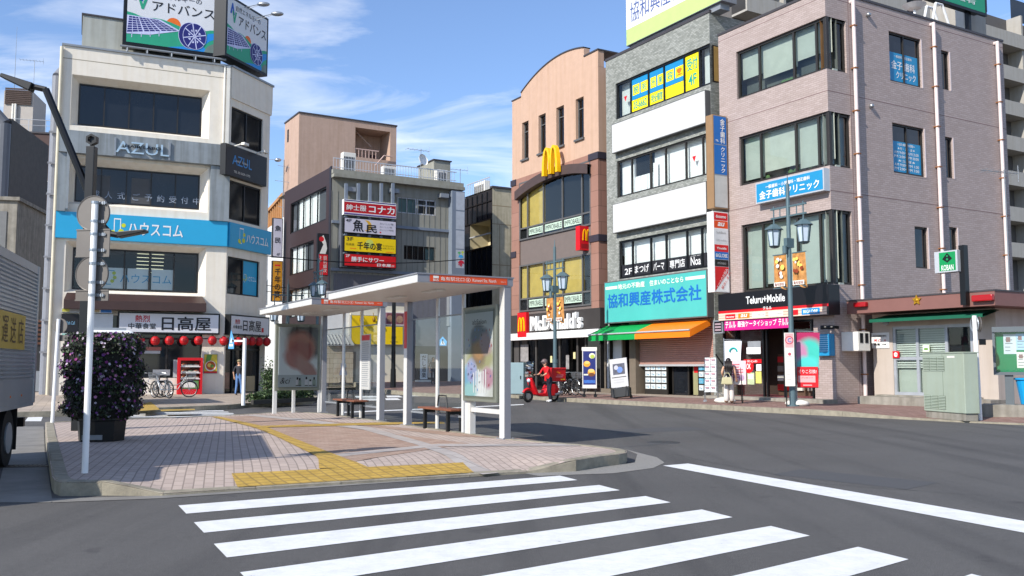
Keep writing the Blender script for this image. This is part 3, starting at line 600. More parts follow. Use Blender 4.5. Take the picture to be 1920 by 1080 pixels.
sign('small_sign', 'small dark box sign with three pale lines projecting beside the red-brown shutter', RS, r, -.4, .1, GREYM, BK2, [('r', .1, .9, .68, .84, 0), ('r', .1, .9, .4, .56, 0), ('r', .1, .9, .12, .28, 0)], [mat('pale_print', '#a08a90', .6)])
r = RS.r(a7, 248, 888, 578, 850, -.3); zt_ = RS.p(a7(576, 815), -.3)[1]; zb_ = RS.p(a7(250, 985), -.3)[1]; r = (r[0], r[1], zb_, RS.p(a7(248, 885), -.3)[1])
sign('clinic_sign', 'long blue sign with white lettering across the pink wall between second and third floors', RS, r, 0, .3, ALU, BLT, [('t', '一般歯科・小児歯科・矯正歯科', .15, .82, .64, .84, 0, .02), ('t', '金子歯科クリニック', .05, .95, .12, .56, 0, .03)], [WHITE], edge=.05)
# projecting column sign between the two blocks
CS = RS.sub(RS.p((1345, 450), -.9)[0], -1.0, R(90)) ; q0 = CS
gap = RS.p((1366, 400), -.1)[0]
CS = Fr(*RS.w(gap-.05, -1.25)[:2], R(30.4))
def csr(x0, y0, x1, y1): return CS.r(d8, x0, y0, x1, y1)
BRZ = mat('bronze_box', '#9a7a58', .5, metal=.2, var=.08)
r = csr(45, 70, 132, 590); rr = (r[0], r[1], r[2], r[3])
o = sign('blade_sign', 'tall bronze-framed blade sign with blue upper panels, hung above the white one', CS, rr, 0, .02, BRZ, GREYM, [('r', .02, .98, .69, .995, 1), ('r', .02, .98, .36, .68, 1), ('r', .02, .98, .005, .345, 2), ('t', '金\n子\n歯\n科', .5, .85, .7, .97, 0, .02), ('t', 'ク\nリ\nニ\nッ\nク', .52, .82, .38, .66, 0, .02), ('t', 'TEL', .12, .36, .715, .735, 0, .02)], [WHITE, BLUE, mat('blank_panel', '#b9b9b5', .6)], edge=.03)
bx = MB(); bx.box(0, rr[1]-rr[0], .003, .38, 0, rr[3]-rr[2]); bx.build('casing', o, BRZ)
for zz_ in (.3, .77): MB().box(rr[1]-rr[0]-.05, rr[1]-rr[0]+.35, .12, .2, (rr[3]-rr[2])*zz_, (rr[3]-rr[2])*zz_+.3).build('bracket', o, BRZ)
r2 = csr(48, 600, 138, 1045)
o = sign('blade_sign', 'tall white blade sign with red, orange and blue plates below the bronze one', CS, r2, 0, .02, WHITE, WHITE,
    [('r', 0, 1, .9, 1, 1), ('r', 0, 1, .8, .895, 2), ('r', 0, 1, .6, .79, 3), ('r', 0, 1, .5, .59, 1), ('r', 0, 1, .405, .5, 4), ('r', 0, 1, .315, .4, 5), ('p', [(0, .0), (0, .31), (1, .31), (.95, .24)], 1),
     ('t', 'docomo', .12, .86, .93, .97, 0, .02), ('t', 'au', .25, .75, .825, .875, 0, .03, .2), ('t', 'SoftBank', .15, .85, .73, .76, 6), ('t', 'UQ mobile', .15, .85, .63, .66, 6), ('t', 'Y!mobile', .15, .85, .53, .56, 0, .02), ('t', 'BIGLOBE', .08, .92, .43, .475, 0, .01), ('t', 'mineo', .2, .8, .34, .375, 6)], [WHITE, RED, mat('orange_red', '#d84a14', .5), mat('pale_grey', '#cfd0d2', .5), BLUE, BK2, mat('grey_ink', '#9a9a9a', .6)], edge=.03)
W_ = r2[1]-r2[0]; H_ = r2[3]-r2[2]
def diag(t, x, z, ln, h, m, off):
    vs, fs = glyphs(t, .015, 0); X0, X1 = min(p[0] for p in vs), max(p[0] for p in vs); Z0, Z1 = min(p[1] for p in vs), max(p[1] for p in vs); a = R(56); n = MB()
    P_ = []
    for p in vs: s_, t_ = (p[0]-X0)/(X1-X0)*ln, (p[1]-Z0)/(Z1-Z0)*h; P_.append((x+s_*cos(a)-t_*sin(a), -.04, z+s_*sin(a)+t_*cos(a)))
    n.add(P_, fs); n.build('lettering', o, m)
diag('スマホのお悩み', W_*.25, H_*.03, H_*.3, .15, WHITE, 0); diag('解決します。', W_*.55, H_*.03, H_*.26, .13, RED, 0)
MB().box(0, W_, .003, .34, 0, H_).build('casing', o, WHITE)
for zz_ in (.12, .82): MB().box(W_-.05, W_+.35, .1, .18, H_*zz_, H_*zz_+.3).build('bracket', o, GREYM)
# ---- stone-faced block
uS0, uS1 = RS.p(a5(531, 600))[0], RS.p(d6(1090, 400))[0]; SBW = uS1-uS0; SB = RS.sub(uS0)
zS = SB.p(a5(531, 312))[1]
b = at_fr('shop_building', 'grey stone-faced block with white boards between window rows and a half-closed shutter', 'building', SB)
w4 = SB.r(a5, 578, 425, 1057, 425); w3 = SB.r(a5, 583, 818, 1060, 880); w2 = SB.r(a6, 625, 150, 1095, 288)
w4 = (w4[0], SBW, w4[2], w4[3]); w3 = (w3[0], SBW-.12, w3[2], w3[3]); w2 = (w2[0], SBW-.12, w2[2], w2[3])
gfz = SB.p(a6(548, 580))[1]
gx0 = SB.p(a6(545, 800))[0]; gx1 = SBW-.12
wl = MB(); wall(wl, 0, SBW, gfz, zS, [(*w4, .12), (*w3, .12), (*w2, .12)], .12); wl.rq((0, .12, .05, gfz), 0); wl.rq((SBW-.12, SBW, .05, gfz), 0); shell(wl, 0, SBW, 13, .05, zS)
wl.build('wall', b, STONE)
cpp = MB(); cpp.box(-.03, SBW+.03, -.03, .2, zS, zS+.12); cpp.build('coping', b, COPING)
def colsx(fr, r, f, xs, y): return [(fr.p(f(x, y))[0]-r[0])/(r[1]-r[0]) for x in xs]
SKYB = mat('blue_film', '#1583b8', .5, var=.06); YFILM = mat('yellow_film', '#ecd80e', .5, var=.05); TEALT = mat('teal_ink', '#1a9a8a', .5); ORNG = mat('orange_ink', '#e86a10', .5)
WD = mat('inside_white', '#c9ccc9', .8, var=.05)
o = window(b, w4, .12, colsx(SB, w4, a5, (648, 738, 817, 920, 998), 420), BLACK, GLASS, backs=[WD, DARK, DARK, DARK, DARK, WD], fr=.09, backd=.25)
s4 = MB(); c = [0]+colsx(SB, w4, a5, (648, 738, 817, 920, 998), 420)
def cr(i, z0, z1): return (w4[0]+(w4[1]-w4[0])*c[i]+.05, w4[0]+(w4[1]-w4[0])*c[i+1]-.05, w4[2]+(w4[3]-w4[2])*z0, w4[2]+(w4[3]-w4[2])*z1)
SM4 = [SKYB, YFILM, TEALT, ORNG]
each('window_sticker', o, SM4, [(cr(i, .38, .94), .106, 0) for i in (1, 2, 3)]+[(cr(i, .06, .37), .106, 1) for i in (1, 2, 3)]+[(cr(4, .06, .94), .106, 1)])
for i, t in ((1, '脱毛'), (2, '光美'), (3, '容!')):
    q = cr(i, .5, .78); hw = (q[1]-q[0])/2
    for k in range(2):
        s4.rq((q[0]+k*hw+.06, q[0]+(k+1)*hw-.04, q[2], q[3]), .103, 1); s4.text(t[k], q[0]+k*hw+.13, q[0]+(k+1)*hw-.11, q[2]+.08, q[3]-.08, .1, 2 if t[k] != '!' else 3, .03)
q = cr(4, .55, .85); s4.text('受付', *fitr(q, .12, .88, 0, 1), .1, 2, .03); q = cr(4, .18, .45); s4.text('4F', *fitr(q, .2, .8, 0, 1), .1, 2, .03)
q = cr(1, .12, .32); s4.text('03-6662', *fitr(q, .1, .9, 0, 1), .1, 2, .02); q = cr(2, .12, .32); s4.text('完全個室', *fitr(q, .1, .9, 0, 1), .1, 2, .02)
s4.build('lettering', o, SM4)
sw = MB(); sw.box(-.08, .05, .1, .2, w4[2], w4[3]); 
cu = MB(); cu.M = Matrix.Translation((SBW, 0, 0)) @ SM; cu.rq((.12, 1.3, w4[2]+.1, w4[3]-.05), -.004, 0); cu.rq((.2, .62, w4[2]+.16, w4[3]-.1), -.008, 1); cu.rq((.72, 1.22, w4[2]+.16, w4[3]-.1), -.008, 1); cu.build('window', b, [DBRZ, mat('amber_curtain', '#a8884e', .8, var=.2)])
cols3 = colsx(SB, w3, a5, (653, 748, 825, 928, 1015), 820)
window(b, w3, .12, cols3, DBRZ, GLASS, backs=[CURT, DARK, CURT, CURT, CURT, CURT], fr=.08, backd=.2)
ss = MB(); cc = [0]+cols3
for k in range(3):
    x0 = w3[0]+(w3[1]-w3[0])*(cc[1]+(cc[2]-cc[1])*(.05+.33*k)); ss.rq((x0, x0+.42, w3[2]+.1, w3[2]+.8), .2, 0)
ss.rq((w3[0]+(w3[1]-w3[0])*cc[2]+.05, w3[0]+(w3[1]-w3[0])*(cc[2]+.06), w3[2]+.1, w3[2]+1.2), .19, 0); ss.build('paper_notice', b, CURT)
tri = MB(); 
for (x, y, fr, f) in ((620, 498, SB, a5), (967, 803, SB, a5)): u_, z_ = fr.p(f(x, y)); tri.poly([(u_-.12, z_+.12), (u_, z_-.14), (u_+.12, z_+.12)], .1)
tri.build('fire_access_mark', b, RED)
cols2 = colsx(SB, w2, a6, (692, 790, 872, 983, 1063), 230)
o = window(b, w2, .12, cols2, BLACK, GLASS, back=CURT, fr=.09, backd=.2)
ds = MB(); ds.rq((w2[0]+.06, w2[1]-.06, w2[2]+.06, w2[2]+(w2[3]-w2[2])*.36), .106, 0)
tx = lambda t, x0, x1, z0=.1, z1=.3, bo=.01: ds.text(t, *fitr(w2, x0, x1, z0, z1), .1, 1, bo)
cq = [0]+cols2+[1]
tx('2F', cq[0]+.05, cq[1]-.015, .1, .26); tx('まつげ', cq[1]+.02, cq[2]-.03); tx('パーマ', cq[2]+.02, cq[3]-.03); tx('専門店', cq[3]+.03, cq[4]-.03); tx('Noa', cq[4]+.03, cq[5]-.02); tx('eyelash salon', cq[4]+.03, cq[5]-.02, .31, .335, 0)
ds.build('window_sticker', o, [mat('charcoal_film', '#26262a', .5), WHITE])
for (x0, y0, f, x1, y1, g, lab) in ((558, 632, a5, 1035, 622, a5, 'blank white board, upper of two on the grey stone front'), (563, 1035, a5, 1095, 5, a6, 'blank white board, lower of two on the grey stone front')):
    r = (SB.p(f(x0, y0), -.28)[0], SB.p(g(x1, y1), -.28)[0], SB.p(g(x1, y1), -.28)[1], SB.p(f(x0, y0), -.28)[1])
    sign('blank_signboard', lab, SB, r, 0, .28, GFRM, PANEL, edge=.03, group='blank boards on the stone front')
r = SB.r(a6, 548, 368, 1100, 552, -.35)
TEAL = mat('teal_signboard', '#4aada6', .5, var=.08, scale=.5)
sign('shop_sign', 'large teal sign with big blue lettering above the green and orange awning', SB, r, 0, .35, GFRM, TEAL,
     [('t', '協和興産株式会社', .035, .955, .36, .7, 0, .035), ('t', '地元の不動産', .15, .43, .8, .93, 1, .02), ('t', '住まいのことなら', .48, .8, .8, .93, 1, .02), ('r', .01, .14, .83, .9, 1), ('r', .82, .99, .83, .9, 1)], [mat('deep_blue_ink', '#1667b4', .5), mat('pale_ink', '#e4f0dc', .5)])
# roof billboard of the stone block
SV = SB.sub(0); r = SV.r(d6, 88, 130, 1235, 40, -.02); x0, x1 = r[0], r[1]
zb = SV.p(d6(95, 555), -.02)[1]; LIME = mat('lime_border', '#b3cf7c', .5, var=.05)
o = sign('roof_billboard', 'tall roof billboard with lime green border and grey-blue lettering on white', SV, (x0, x1, zb, zb+2.75), .0, .02, GREYM, LIME, [('r', .0, 1, .27, .8, 0), ('t', '協和興産株式会社', .05, .97, .36, .7, 1, .005)], [mat('billboard_white', '#d8dadc', .5), mat('slate_ink', '#4a5c92', .5)], edge=.02)
MB().box(0, x1-x0, .003, .8, 0, 2.75).build('casing', o, mat('billboard_side', '#787c82', .7, var=.1))
MB().box(.2, x1-x0-.2, .1, .6, -(zb-zS)+.0, -.003).build('plinth', o, GREYM)
# awning, shutter, shop front
aw = thing('shop_awning', 'sloping green and orange fabric awning over the half-closed shutter', 'awning', SB.w(0, 0), SB.a)
(u0, z1), (u1, _) = SB.p(a6(545, 600), -.1), SB.p(a6(1088, 578), -.1); (v0, z0), (v1, _) = SB.p(a6(483, 645), -1.1), SB.p(a6(1022, 632), -1.1)
u0, u1 = (u0+v0)/2-.05, (u1+v1)/2; um = SB.p(a6(760, 620), -.6)[0]; dz = .3
for m_, a, c in ((GREEN, u0, um), (ORANGE, um, u1)):
    k = MB(); k.add([(a,-.02,z1),(c,-.02,z1),(c,-1.1,z0),(a,-1.1,z0),(a,-1.1,z0-dz),(c,-1.1,z0-dz),(a,-.02,z1-.03),(c,-.02,z1-.03),(c,-1.08,z0-.03),(a,-1.08,z0-.03),(a,-1.08,z0-dz),(c,-1.08,z0-dz)], [(3,2,1,0),(4,5,2,3),(6,7,8,9),(9,8,11,10),(0,1,7,6),(4,10,11,5)])
    if m_ is GREEN: k.add([(a,-.02,z1),(a,-1.1,z0),(a,-1.1,z0-dz),(a,-.02,z1-.25)], [(0,1,2,3)])
    else: k.add([(c,-.02,z1),(c,-.02,z1-.25),(c,-1.1,z0-dz),(c,-1.1,z0)], [(0,1,2,3)])
    k.build('canopy', aw, m_)
MB().cyl((u0, -1.12, z0-.02), (u1, -1.12, z0-.02), .035).build('front_rail', aw, ALU)
sx0, sx1 = SB.p(a6(715, 750))[0], gx1; szb = SB.p(a6(715, 805))[1]; szt = gfz+.3
SHUT = mat('red_brown_shutter', '#b58e82', .5, metal=.2, var=.08); sh_ = MB(); z = szb; i = 0
while z < szt: sh_.add([(sx0,.25,z),(sx1,.25,z),(sx1,.225,z+.04),(sx0,.225,z+.04),(sx1,.25,z+.085),(sx0,.25,z+.085)], [(0,1,2,3),(3,2,4,5)]); z += .085
sh_.box(sx0, sx1, .2, .26, szb-.08, szb, 1); sh_.build('roller_shutter', b, [SHUT, ALU])
gf = MB(); zg = gfz+.3
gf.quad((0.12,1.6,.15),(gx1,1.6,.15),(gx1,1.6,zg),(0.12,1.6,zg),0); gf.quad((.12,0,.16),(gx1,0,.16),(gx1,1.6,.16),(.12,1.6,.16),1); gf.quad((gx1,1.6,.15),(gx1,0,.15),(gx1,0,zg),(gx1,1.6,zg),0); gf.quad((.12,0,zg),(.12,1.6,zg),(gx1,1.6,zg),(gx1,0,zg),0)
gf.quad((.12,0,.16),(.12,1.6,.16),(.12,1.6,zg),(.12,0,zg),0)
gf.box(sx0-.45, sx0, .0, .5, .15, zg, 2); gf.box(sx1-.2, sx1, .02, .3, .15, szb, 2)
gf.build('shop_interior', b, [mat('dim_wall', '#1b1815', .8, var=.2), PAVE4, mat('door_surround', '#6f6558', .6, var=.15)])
LIST = mat('listing_sheet', '#ccd3d4', .6, var=.12, scale=14); LISTB = mat('listing_blue', '#59a7c4', .6, var=.2, scale=9)
for nm, xa, xb, blue in (('listing_window', 738, 852, 0), ('listing_window', 1022, 1122, 1)):
    rr = (SB.p(a6(xa, 880))[0], SB.p(a6(xb, 880))[0], .42, szb); f = MB(); f.box(rr[0]-.05, rr[1]+.05, .3, .36, .2, szb+.3); o = f.build(nm, b, DBRZ); q = MB()
    nx, nz = 4, 4
    for i_ in range(nx):
        for k_ in range(nz): q.rq(fitr(rr, i_/nx+.015, (i_+1)/nx-.015, k_/nz+.03, (k_+1)/nz-.03), .294, blue and (k_%2)); 
    q2 = MB()
    for i_ in range(nx):
        for k_ in range(nz):
            c_ = fitr(rr, i_/nx+.04, (i_+1)/nx-.06, k_/nz+.05, (k_+1)/nz-.06)
            for s_ in range(3): q2.rq(fitr(c_, 0, random.uniform(.5, 1), .2+.25*s_, .28+.25*s_), .291, 0)
            q2.rq(fitr(c_, .5, 1, .15, .5), .2905, 1)
    q.build('listing_sheet', o, [LIST, LISTB]); q2.build('printed_plan', o, [mat('ink_grey', '#7a7f86', .7), mat('ink_blue', '#7fa4b8', .7)])
dr = MB(); ux = lambda x: SB.p(a6(x, 880))[0]
for x in (862, 944, 972): dr.box(ux(x), ux(x)+.07, .5, .56, .16, szb+.4)
dr.box(ux(862), ux(985), .5, .56, szb-.0, szb+.08); o = dr.build('shop_door', b, DBRZ); MB().rq((ux(866), ux(944), .2, szb), .53).build('pane', o, GDARK)
MB().rq((ux(975), ux(1008), .25, szb), .48).rq((ux(980), ux(1003), szb-.35, szb-.03), .475, 1).build('poster', b, [mat('khaki_poster', '#8d8a66', .6, var=.2), RED])
rr = (ux(548), ux(632), .42, gfz-.25); dd = MB(); dd.box(rr[0], rr[1], .18, .24, rr[2], rr[3]); dd.box(rr[0]-.12, rr[0]-.01, .1, .24, .16, rr[3]+.1, 1); dd.box(rr[1]+.01, rr[1]+.12, .1, .24, .16, rr[3]+.1, 1); dd.box(rr[0]-.12, rr[1]+.12, -.1, .24, .14, .41, 1)
dd.text('2F', *fitr(rr, .4, .7, .78, .86), .174, 2, .02)
o = dd.build('entrance_door', b, [mat('pale_door', '#c9cbce', .5, var=.04), mat('door_surround', '#6f6558'), BLACK]); hh = MB(); hh.tube([(rr[0]+.1, .1, 1.75), (rr[0]+.45, .1, 1.75), (rr[0]+.6, .1, 1.55), (rr[0]+.6, .1, .5)], .03); hh.build('handrail', o, GREYM)
dk = MB(); uP0, uP1 = RS.p((1341, 690))[0]-uS0, RS.p((1361, 690))[0]-uS0
dk.box(SBW+.01, uP1+.0, .6, .8, .1, gfz+.6); dk.build('stair_recess', b, mat('dark_brown_stone', '#2c2620', .7, var=.25, scale=5))
st2 = MB(); st2.box(SBW+.02, uP1-.05, .0, .59, .1, .4); st2.box(SBW+.02, uP1-.05, .3, .59, .4, .62); st2.build('step', b, CONC)
hr = MB(); hr.tube([(SBW+.12, -.1, 1.9), (uP1-.1, .2, 1.2), (uP1-.1, .2, .4)], .03); hr.build('handrail', b, BLACK)
# ---- hamburger restaurant
uM0, uM1 = RS.p(a5(55, 700))[0], RS.p(a5(491, 500))[0]; MC = RS.sub(uM0); MW = uM1-uM0
b = at_fr('restaurant_building', 'salmon rendered building with curved parapet and yellow double-arch emblem over a glass front', 'building', MC)
zE = MC.p(a5(491, 252))[1]; zL = MC.p(a5(56, 514))[1]; zTop = MC.p(a5(417, 242))[1]
zBelt = (MC.p(a5(490, 760))[1]+MC.p(a5(56, 925))[1])/2
gz = MC.p(a6(60, 548))[1]
slits = [MC.r(a5, *q) for q in ((105, 640, 138, 808), (188, 592, 225, 765), (278, 540, 318, 730), (376, 488, 418, 688))]
z_hi, z_lo = sum(s[3] for s in slits)/4, sum(s[2] for s in slits)/4; slits = [(s[0], s[1], z_lo, z_hi) for s in slits]
bx0, bx1 = MC.p(a6(100, 300))[0], MC.p(a6(482, 200))[0]
aL, aR = MC.p(a5(95, 980))[1], MC.p(a5(440, 850))[1]; zAr = MC.p(a5(275, 880))[1]
zw3b, zw2t, zw2b = (MC.p(a6(100, 158))[1]+MC.p(a6(440, 60))[1])/2, (MC.p(a6(105, 283))[1]+MC.p(a6(445, 212))[1])/2, MC.p(a6(100, 527))[1]
wl = MB(); wall(wl, 0, MW, zBelt, zL-.3, [(*s, .22) for s in slits], .2, 0)
xa, xb = MC.p(a5(100, 470))[0], MC.p(a5(417, 242))[0]; arc = []
zA0 = MC.p(a5(100, 472))[1]
n_ = 24
cz = max(zA0, zTop)
for i in range(n_+1):
    t = i/n_; x = xa+(xb-xa)*t; arc.append((x, zA0+(zTop-zA0)*t+ .9*4*t*(1-t)*.62))
pts = [(0, zL-.3), (MW, zL-.3), (MW, zE), (xb+.02, zE), *arc[::-1], (xa-.02, zL), (0, zL)]
wl.prism(pts, 0, .35, 0)
shell(wl, 0, MW, 12, gz, zL-.31, 0)
wl.build('wall', b, SALMON)
cpp = MB()
for i in range(n_): (x0, z0), (x1, z1) = arc[i], arc[i+1]; cpp.add([(x0,-.04,z0),(x1,-.04,z1),(x1,.4,z1),(x0,.4,z0),(x0,-.04,z0+.06),(x1,-.04,z1+.06),(x1,.4,z1+.06),(x0,.4,z0+.06)], [(0,1,5,4),(4,5,6,7),(2,3,7,6),(0,3,2,1)])
cpp.box(xb+.02, MW+.04, -.04, 12, zE, zE+.07); cpp.box(-.04, xa, -.04, 3, zL, zL+.06); cpp.build('coping', b, COPING)
for s in slits:
    o = window(b, s, .2, 1, GFRM, GLASS, back=mat('pale_inside', '#7d8b94', .8, var=.2), fr=.05, trans=(.75,), backd=.3); MB().box(s[0]-.06, s[1]+.06, -.1, .02, s[2]-.1, s[2]-.003).build('sill', o, GFRM)
# lower terracotta zone with the big bay
lw = MB(); D_ = -.05
def bay(x):  # curved head of the bay
    t = (x-bx0)/(bx1-bx0); return aL+(aR-aL)*t+ .75*4*t*(1-t)*.6
lw.prism([(0, gz), (bx0, gz), (bx0, bay(bx0)), *[(bx0+(bx1-bx0)*i/14, bay(bx0+(bx1-bx0)*i/14)) for i in range(1, 15)], (bx1, gz), (MW, gz), (MW, zBelt), (0, zBelt)], D_, -.003)
lw.quad((MW+.012,-.05,gz),(MW+.012,11.9,gz),(MW+.012,11.9,zBelt),(MW+.012,-.05,zBelt)); lw.build('terracotta_cladding', b, TERRA)
bb = MB()
for zq in (zBelt, MC.p(a6(75, 205))[1], MC.p(a6(75, 590))[1]+99): 
    if zq < 50: bb.box(-.03, bx0*.62, -.1, .05, zq-.32, zq+.0); bb.box(MW-.75, MW+.06, -.1, .4, zq-.32, zq+.0)
bb.build('belt_course', b, mat('dark_belt', '#34303a', .6, var=.1))
ar = MB(); k_ = 16
for i in range(k_):
    x0, x1 = bx0-.1+(bx1-bx0+.2)*i/k_, bx0-.1+(bx1-bx0+.2)*(i+1)/k_; z0, z1 = bay(x0), bay(x1)
    ar.add([(x0,-.3,z0-.35),(x1,-.3,z1-.35),(x1,-.3,z1+.12),(x0,-.3,z0+.12),(x0,-.052,z0+.12),(x1,-.052,z1+.12),(x0,.2,z0-.35),(x1,.2,z1-.35)], [(0,1,2,3),(3,2,5,4),(6,7,1,0)])
ar.build('arch_hood', b, mat('dark_hood', '#4a3c3a', .6, var=.12))
fz = MB(); zb3 = bay(bx0)-.3
fz.box(bx0, bx1, .02, .1, zw2t, zw3b); fz.box(bx0, bx1, .0, .1, gz, zw2b); fz.quad((bx0,.12,gz),(bx1,.12,gz),(bx1,.12,zBelt+.5),(bx0,.12,zBelt+.5))
fz.build('spandrel', b, TAUPE)
cx = [(MC.p(a6(x, 200))[0]-bx0)/(bx1-bx0) for x in (143, 228, 330, 435)]
ztop3 = max(bay(bx0+(bx1-bx0)*t) for t in (.2, .4, .6, .8))
for (z0, z1, k) in ((zw3b, ztop3, 0), (zw2b, zw2t, 1)):
    o = window(b, (bx0, bx1, z0, z1), .0, cx, GFRM, GLASS, backs=[[YBLIND, YBLIND, DARK, DARK, DARK], [YBLIND, YBLIND, YBLIND, YBLIND, DARK]][k], fr=.08, trans=((.2,), (.27,))[k], backd=.1)
    tz = z0+(z1-z0)*(.2, .27)[k]; nb = MB(); nb.rq((bx0, bx1, z0, tz), .06, 0); nb.build('lower_panel', o, DARK); sk = MB(); cl = [0]+cx+[1]
    for i in (1, 2, 3): 
        q = (bx0+(bx1-bx0)*cl[i]+.1, bx0+(bx1-bx0)*cl[i+1]-.08, z0+(tz-z0)*.3, z0+(tz-z0)*.88); sk.rq(q, -.014, 0); sk.text('IMPROBABLE', *fitr(q, .04, .96, .15, .85), -.018, 1, .0)
    sk.build('window_sticker', o, [mat('pale_green_sticker', '#b9cdbb', .6), BLACK])
def arches(mb, x0, x1, z0, z1, y, m=0, thick=.05, ww=.17):
    W_ = x1-x0; hw = W_/2
    for k in (0, 1):
        xc = x0+hw*(k+.5)
        if k == 0: xc += W_*.02
        else: xc -= W_*.02
        a_o, a_i = hw*.55, hw*.55-W_*ww*.75; H = z1-z0; n = 14; P_ = []
        for i in range(n+1): t = pi*i/n; P_.append((xc+a_o*cos(t), z0+H*sin(t)**.75))
        Q_ = []
        for i in range(n+1): t = pi*i/n; Q_.append((xc+a_i*cos(t)*.95, z0+(H-W_*ww*.55)*sin(t)**.75))
        for i in range(n): mb.prism([P_[i], P_[i+1], Q_[i+1], Q_[i]], y-thick, y, m)
GOLD = mat('golden_yellow', '#f5b800', .4, var=.04)
r = MC.r(a5, 210, 745, 288, 865, -.5); zlo = MC.p(a5(212, 893), -.5)[1]; e = MB(); arches(e, r[0], r[1], zlo, r[3]-.1, -.35, 0, .22)
o = e.build('arch_emblem', None, GOLD, loc=MC.w(0, 0), rot=MC.a); tag(o, 'large yellow double-arch emblem standing on the dark curved hood', 'emblem')
r = MC.r(a6, 60, 548, 527, 615, -.25); o = thing('restaurant_sign', 'charcoal fascia sign with thick white letters and a red arch plate', 'sign', MC.w(0, 0), MC.a)
r = (-.1, r[1], r[2], gz)
MB().box(r[0], r[1], -.25, .1, r[2], r[3]).build('panel', o, mat('charcoal_fascia', '#3a3634', .5, var=.1)); MB().box(r[0], r[1]+.05, -.4, .1, r[2]-.35, r[2]-.003).build('canopy_edge', o, WHITE)
rp_ = MC.r(a6, 96, 540, 143, 650, -.3); k = MB(); k.box(rp_[0], rp_[1], -.42, -.253, r[2]-.2, r[3]+.1, 0); arches(k, rp_[0]+.12, rp_[1]-.12, r[2]+.1, r[3]-.15, -.425, 1, .04); k.build('arch_plate', o, [RED, GOLD])
rt = MC.r(a6, 158, 548, 430, 585, -.35); k = MB(); k.text("McDonald's", rt[0], rt[1], r[2]+.08, r[3]-.12, -.42, 0, .035, 0, .16); k.build('lettering', o, WHITE)
o = thing('arch_sign', 'small red box sign with yellow double arch projecting from the salmon wall', 'sign', RS.w(*MC.loc(Vector((0, 0, 0))))[0:1] and MC.w(0, 0), MC.a)
BL = Fr(*MC.w(MW-.9, -1.45)[:2], R(30.4)); r = BL.r(a6, 418, 65, 487, 150)
o.location = BL.w(r[0], 0, r[2]-.45); o.rotation_euler = (0, 0, BL.a); hgt = r[3]-r[2]+.45; wd = r[1]-r[0]
k = MB(); k.box(0, wd, 0, .35, 0, hgt); k.build('panel', o, RED); k = MB(); arches(k, wd*.2, wd*.8, hgt*.4, hgt*.88, -.003, 0, .02); k.build('arch_mark', o, GOLD); MB().box(wd*.1, wd*.9, -.004, 0, .08, .3).build('red_panel', o, mat('dark_red', '#8e1018', .5)); MB().box(wd+.005, wd+.5, .1, .2, .3, .45).build('bracket', o, BLACK)
# glass front
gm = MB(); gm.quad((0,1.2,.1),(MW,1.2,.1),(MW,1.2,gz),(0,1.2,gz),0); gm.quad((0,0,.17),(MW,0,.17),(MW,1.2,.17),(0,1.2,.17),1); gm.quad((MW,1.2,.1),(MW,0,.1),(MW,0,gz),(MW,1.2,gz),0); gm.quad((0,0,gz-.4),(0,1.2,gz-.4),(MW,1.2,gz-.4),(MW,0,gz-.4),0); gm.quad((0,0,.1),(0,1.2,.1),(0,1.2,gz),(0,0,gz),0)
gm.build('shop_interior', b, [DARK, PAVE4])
gp_ = MB()
for x in (62, 105, 175, 300, 395, 440, 520): u_ = MC.p(a6(x, 800))[0]; gp_.box(u_-.05, u_+.05+(.4 if x in (62, 105) else 0), .1, .2, .15, r[2]+99 if False else gz-.3)
gp_.box(0, MW, .09, .21, gz-.9, gz-.75)
o = gp_.build('shop_window', b, mat('grey_mullion', '#4d4a48', .5, var=.1)); MB().rq((0, MW, .2, gz-.4), .15).build('pane', o, glassmat('dim_glass', (.35, .37, .38)))
for (x, y, x2, y2, m_) in ((262, 760, 272, 795, 0), (384, 740, 396, 775, 0), (345, 755, 362, 830, 1), (103, 700, 145, 790, 1)): MB().rq(MC.r(a6, x, y, x2, y2, .1), .088).build('window_poster', o, [mat('cream_poster', '#d8cf9a', .6, var=.2), mat('grey_poster', '#8d8a88', .6, var=.4, scale=6)][m_])
# ---- police box
KB = Fr(*RS.w(.25, .35)[:2], RS.a)
FASC = mat('maroon_fascia', '#7d5750', .55, var=.06); KW = mat('koban_wall', '#b3a79c', .8, var=.05, streak=.1)
b = at_fr('police_box', 'low beige police box with maroon flat roof, gold star and red lamps', 'police box', KB)
kf_ = KB.r(b7, 0, 205, 908, 242); KL = kf_[1]-.05; zf0, zf1 = kf_[2]-.02, kf_[3]
zf1 = 3.62; zf0 = 3.2
m_ = MB(); m_.box(0, KL, 0, 6.5, zf0, zf1); m_.build('roof', b, FASC); MB().box(-.02, KL+.02, -.02, 6.52, zf1+.003, zf1+.05).build('coping', b, COPING)
yw = 1.1; kz = .45
hole = KB.r(b7, 245, 380, 408, 800, yw); hole2 = KB.r(b7, 408, 370, 770, 800, yw)
hw_ = (hole[0], hole2[1], kz+.02, hole[3]); xl = KB.p(b7(128, 600), yw)[0]; xr = KB.p(b7(912, 600), yw)[0]
wl = MB(); wall(wl, xl, xr, .1, zf0-.003, [hw_], .1, 0, yw); shell(wl, xl, xr, 6, .1, zf0-.003, 0, y0=yw); wl.build('wall', b, KW)
o = window(b, hw_, yw+.08, [(KB.p(b7(405, 600), yw)[0]-hw_[0])/(hw_[1]-hw_[0]), (KB.p(b7(590, 600), yw)[0]-hw_[0])/(hw_[1]-hw_[0])], mat('silver_frame', '#a9adb2', .4, metal=.3), GLASS, backs=[GBLIND, GBLIND, DARK], fr=.1, trans=(.53,), backd=.1, name='shop_window')
sl_m = MB(); z = hw_[2]+.9
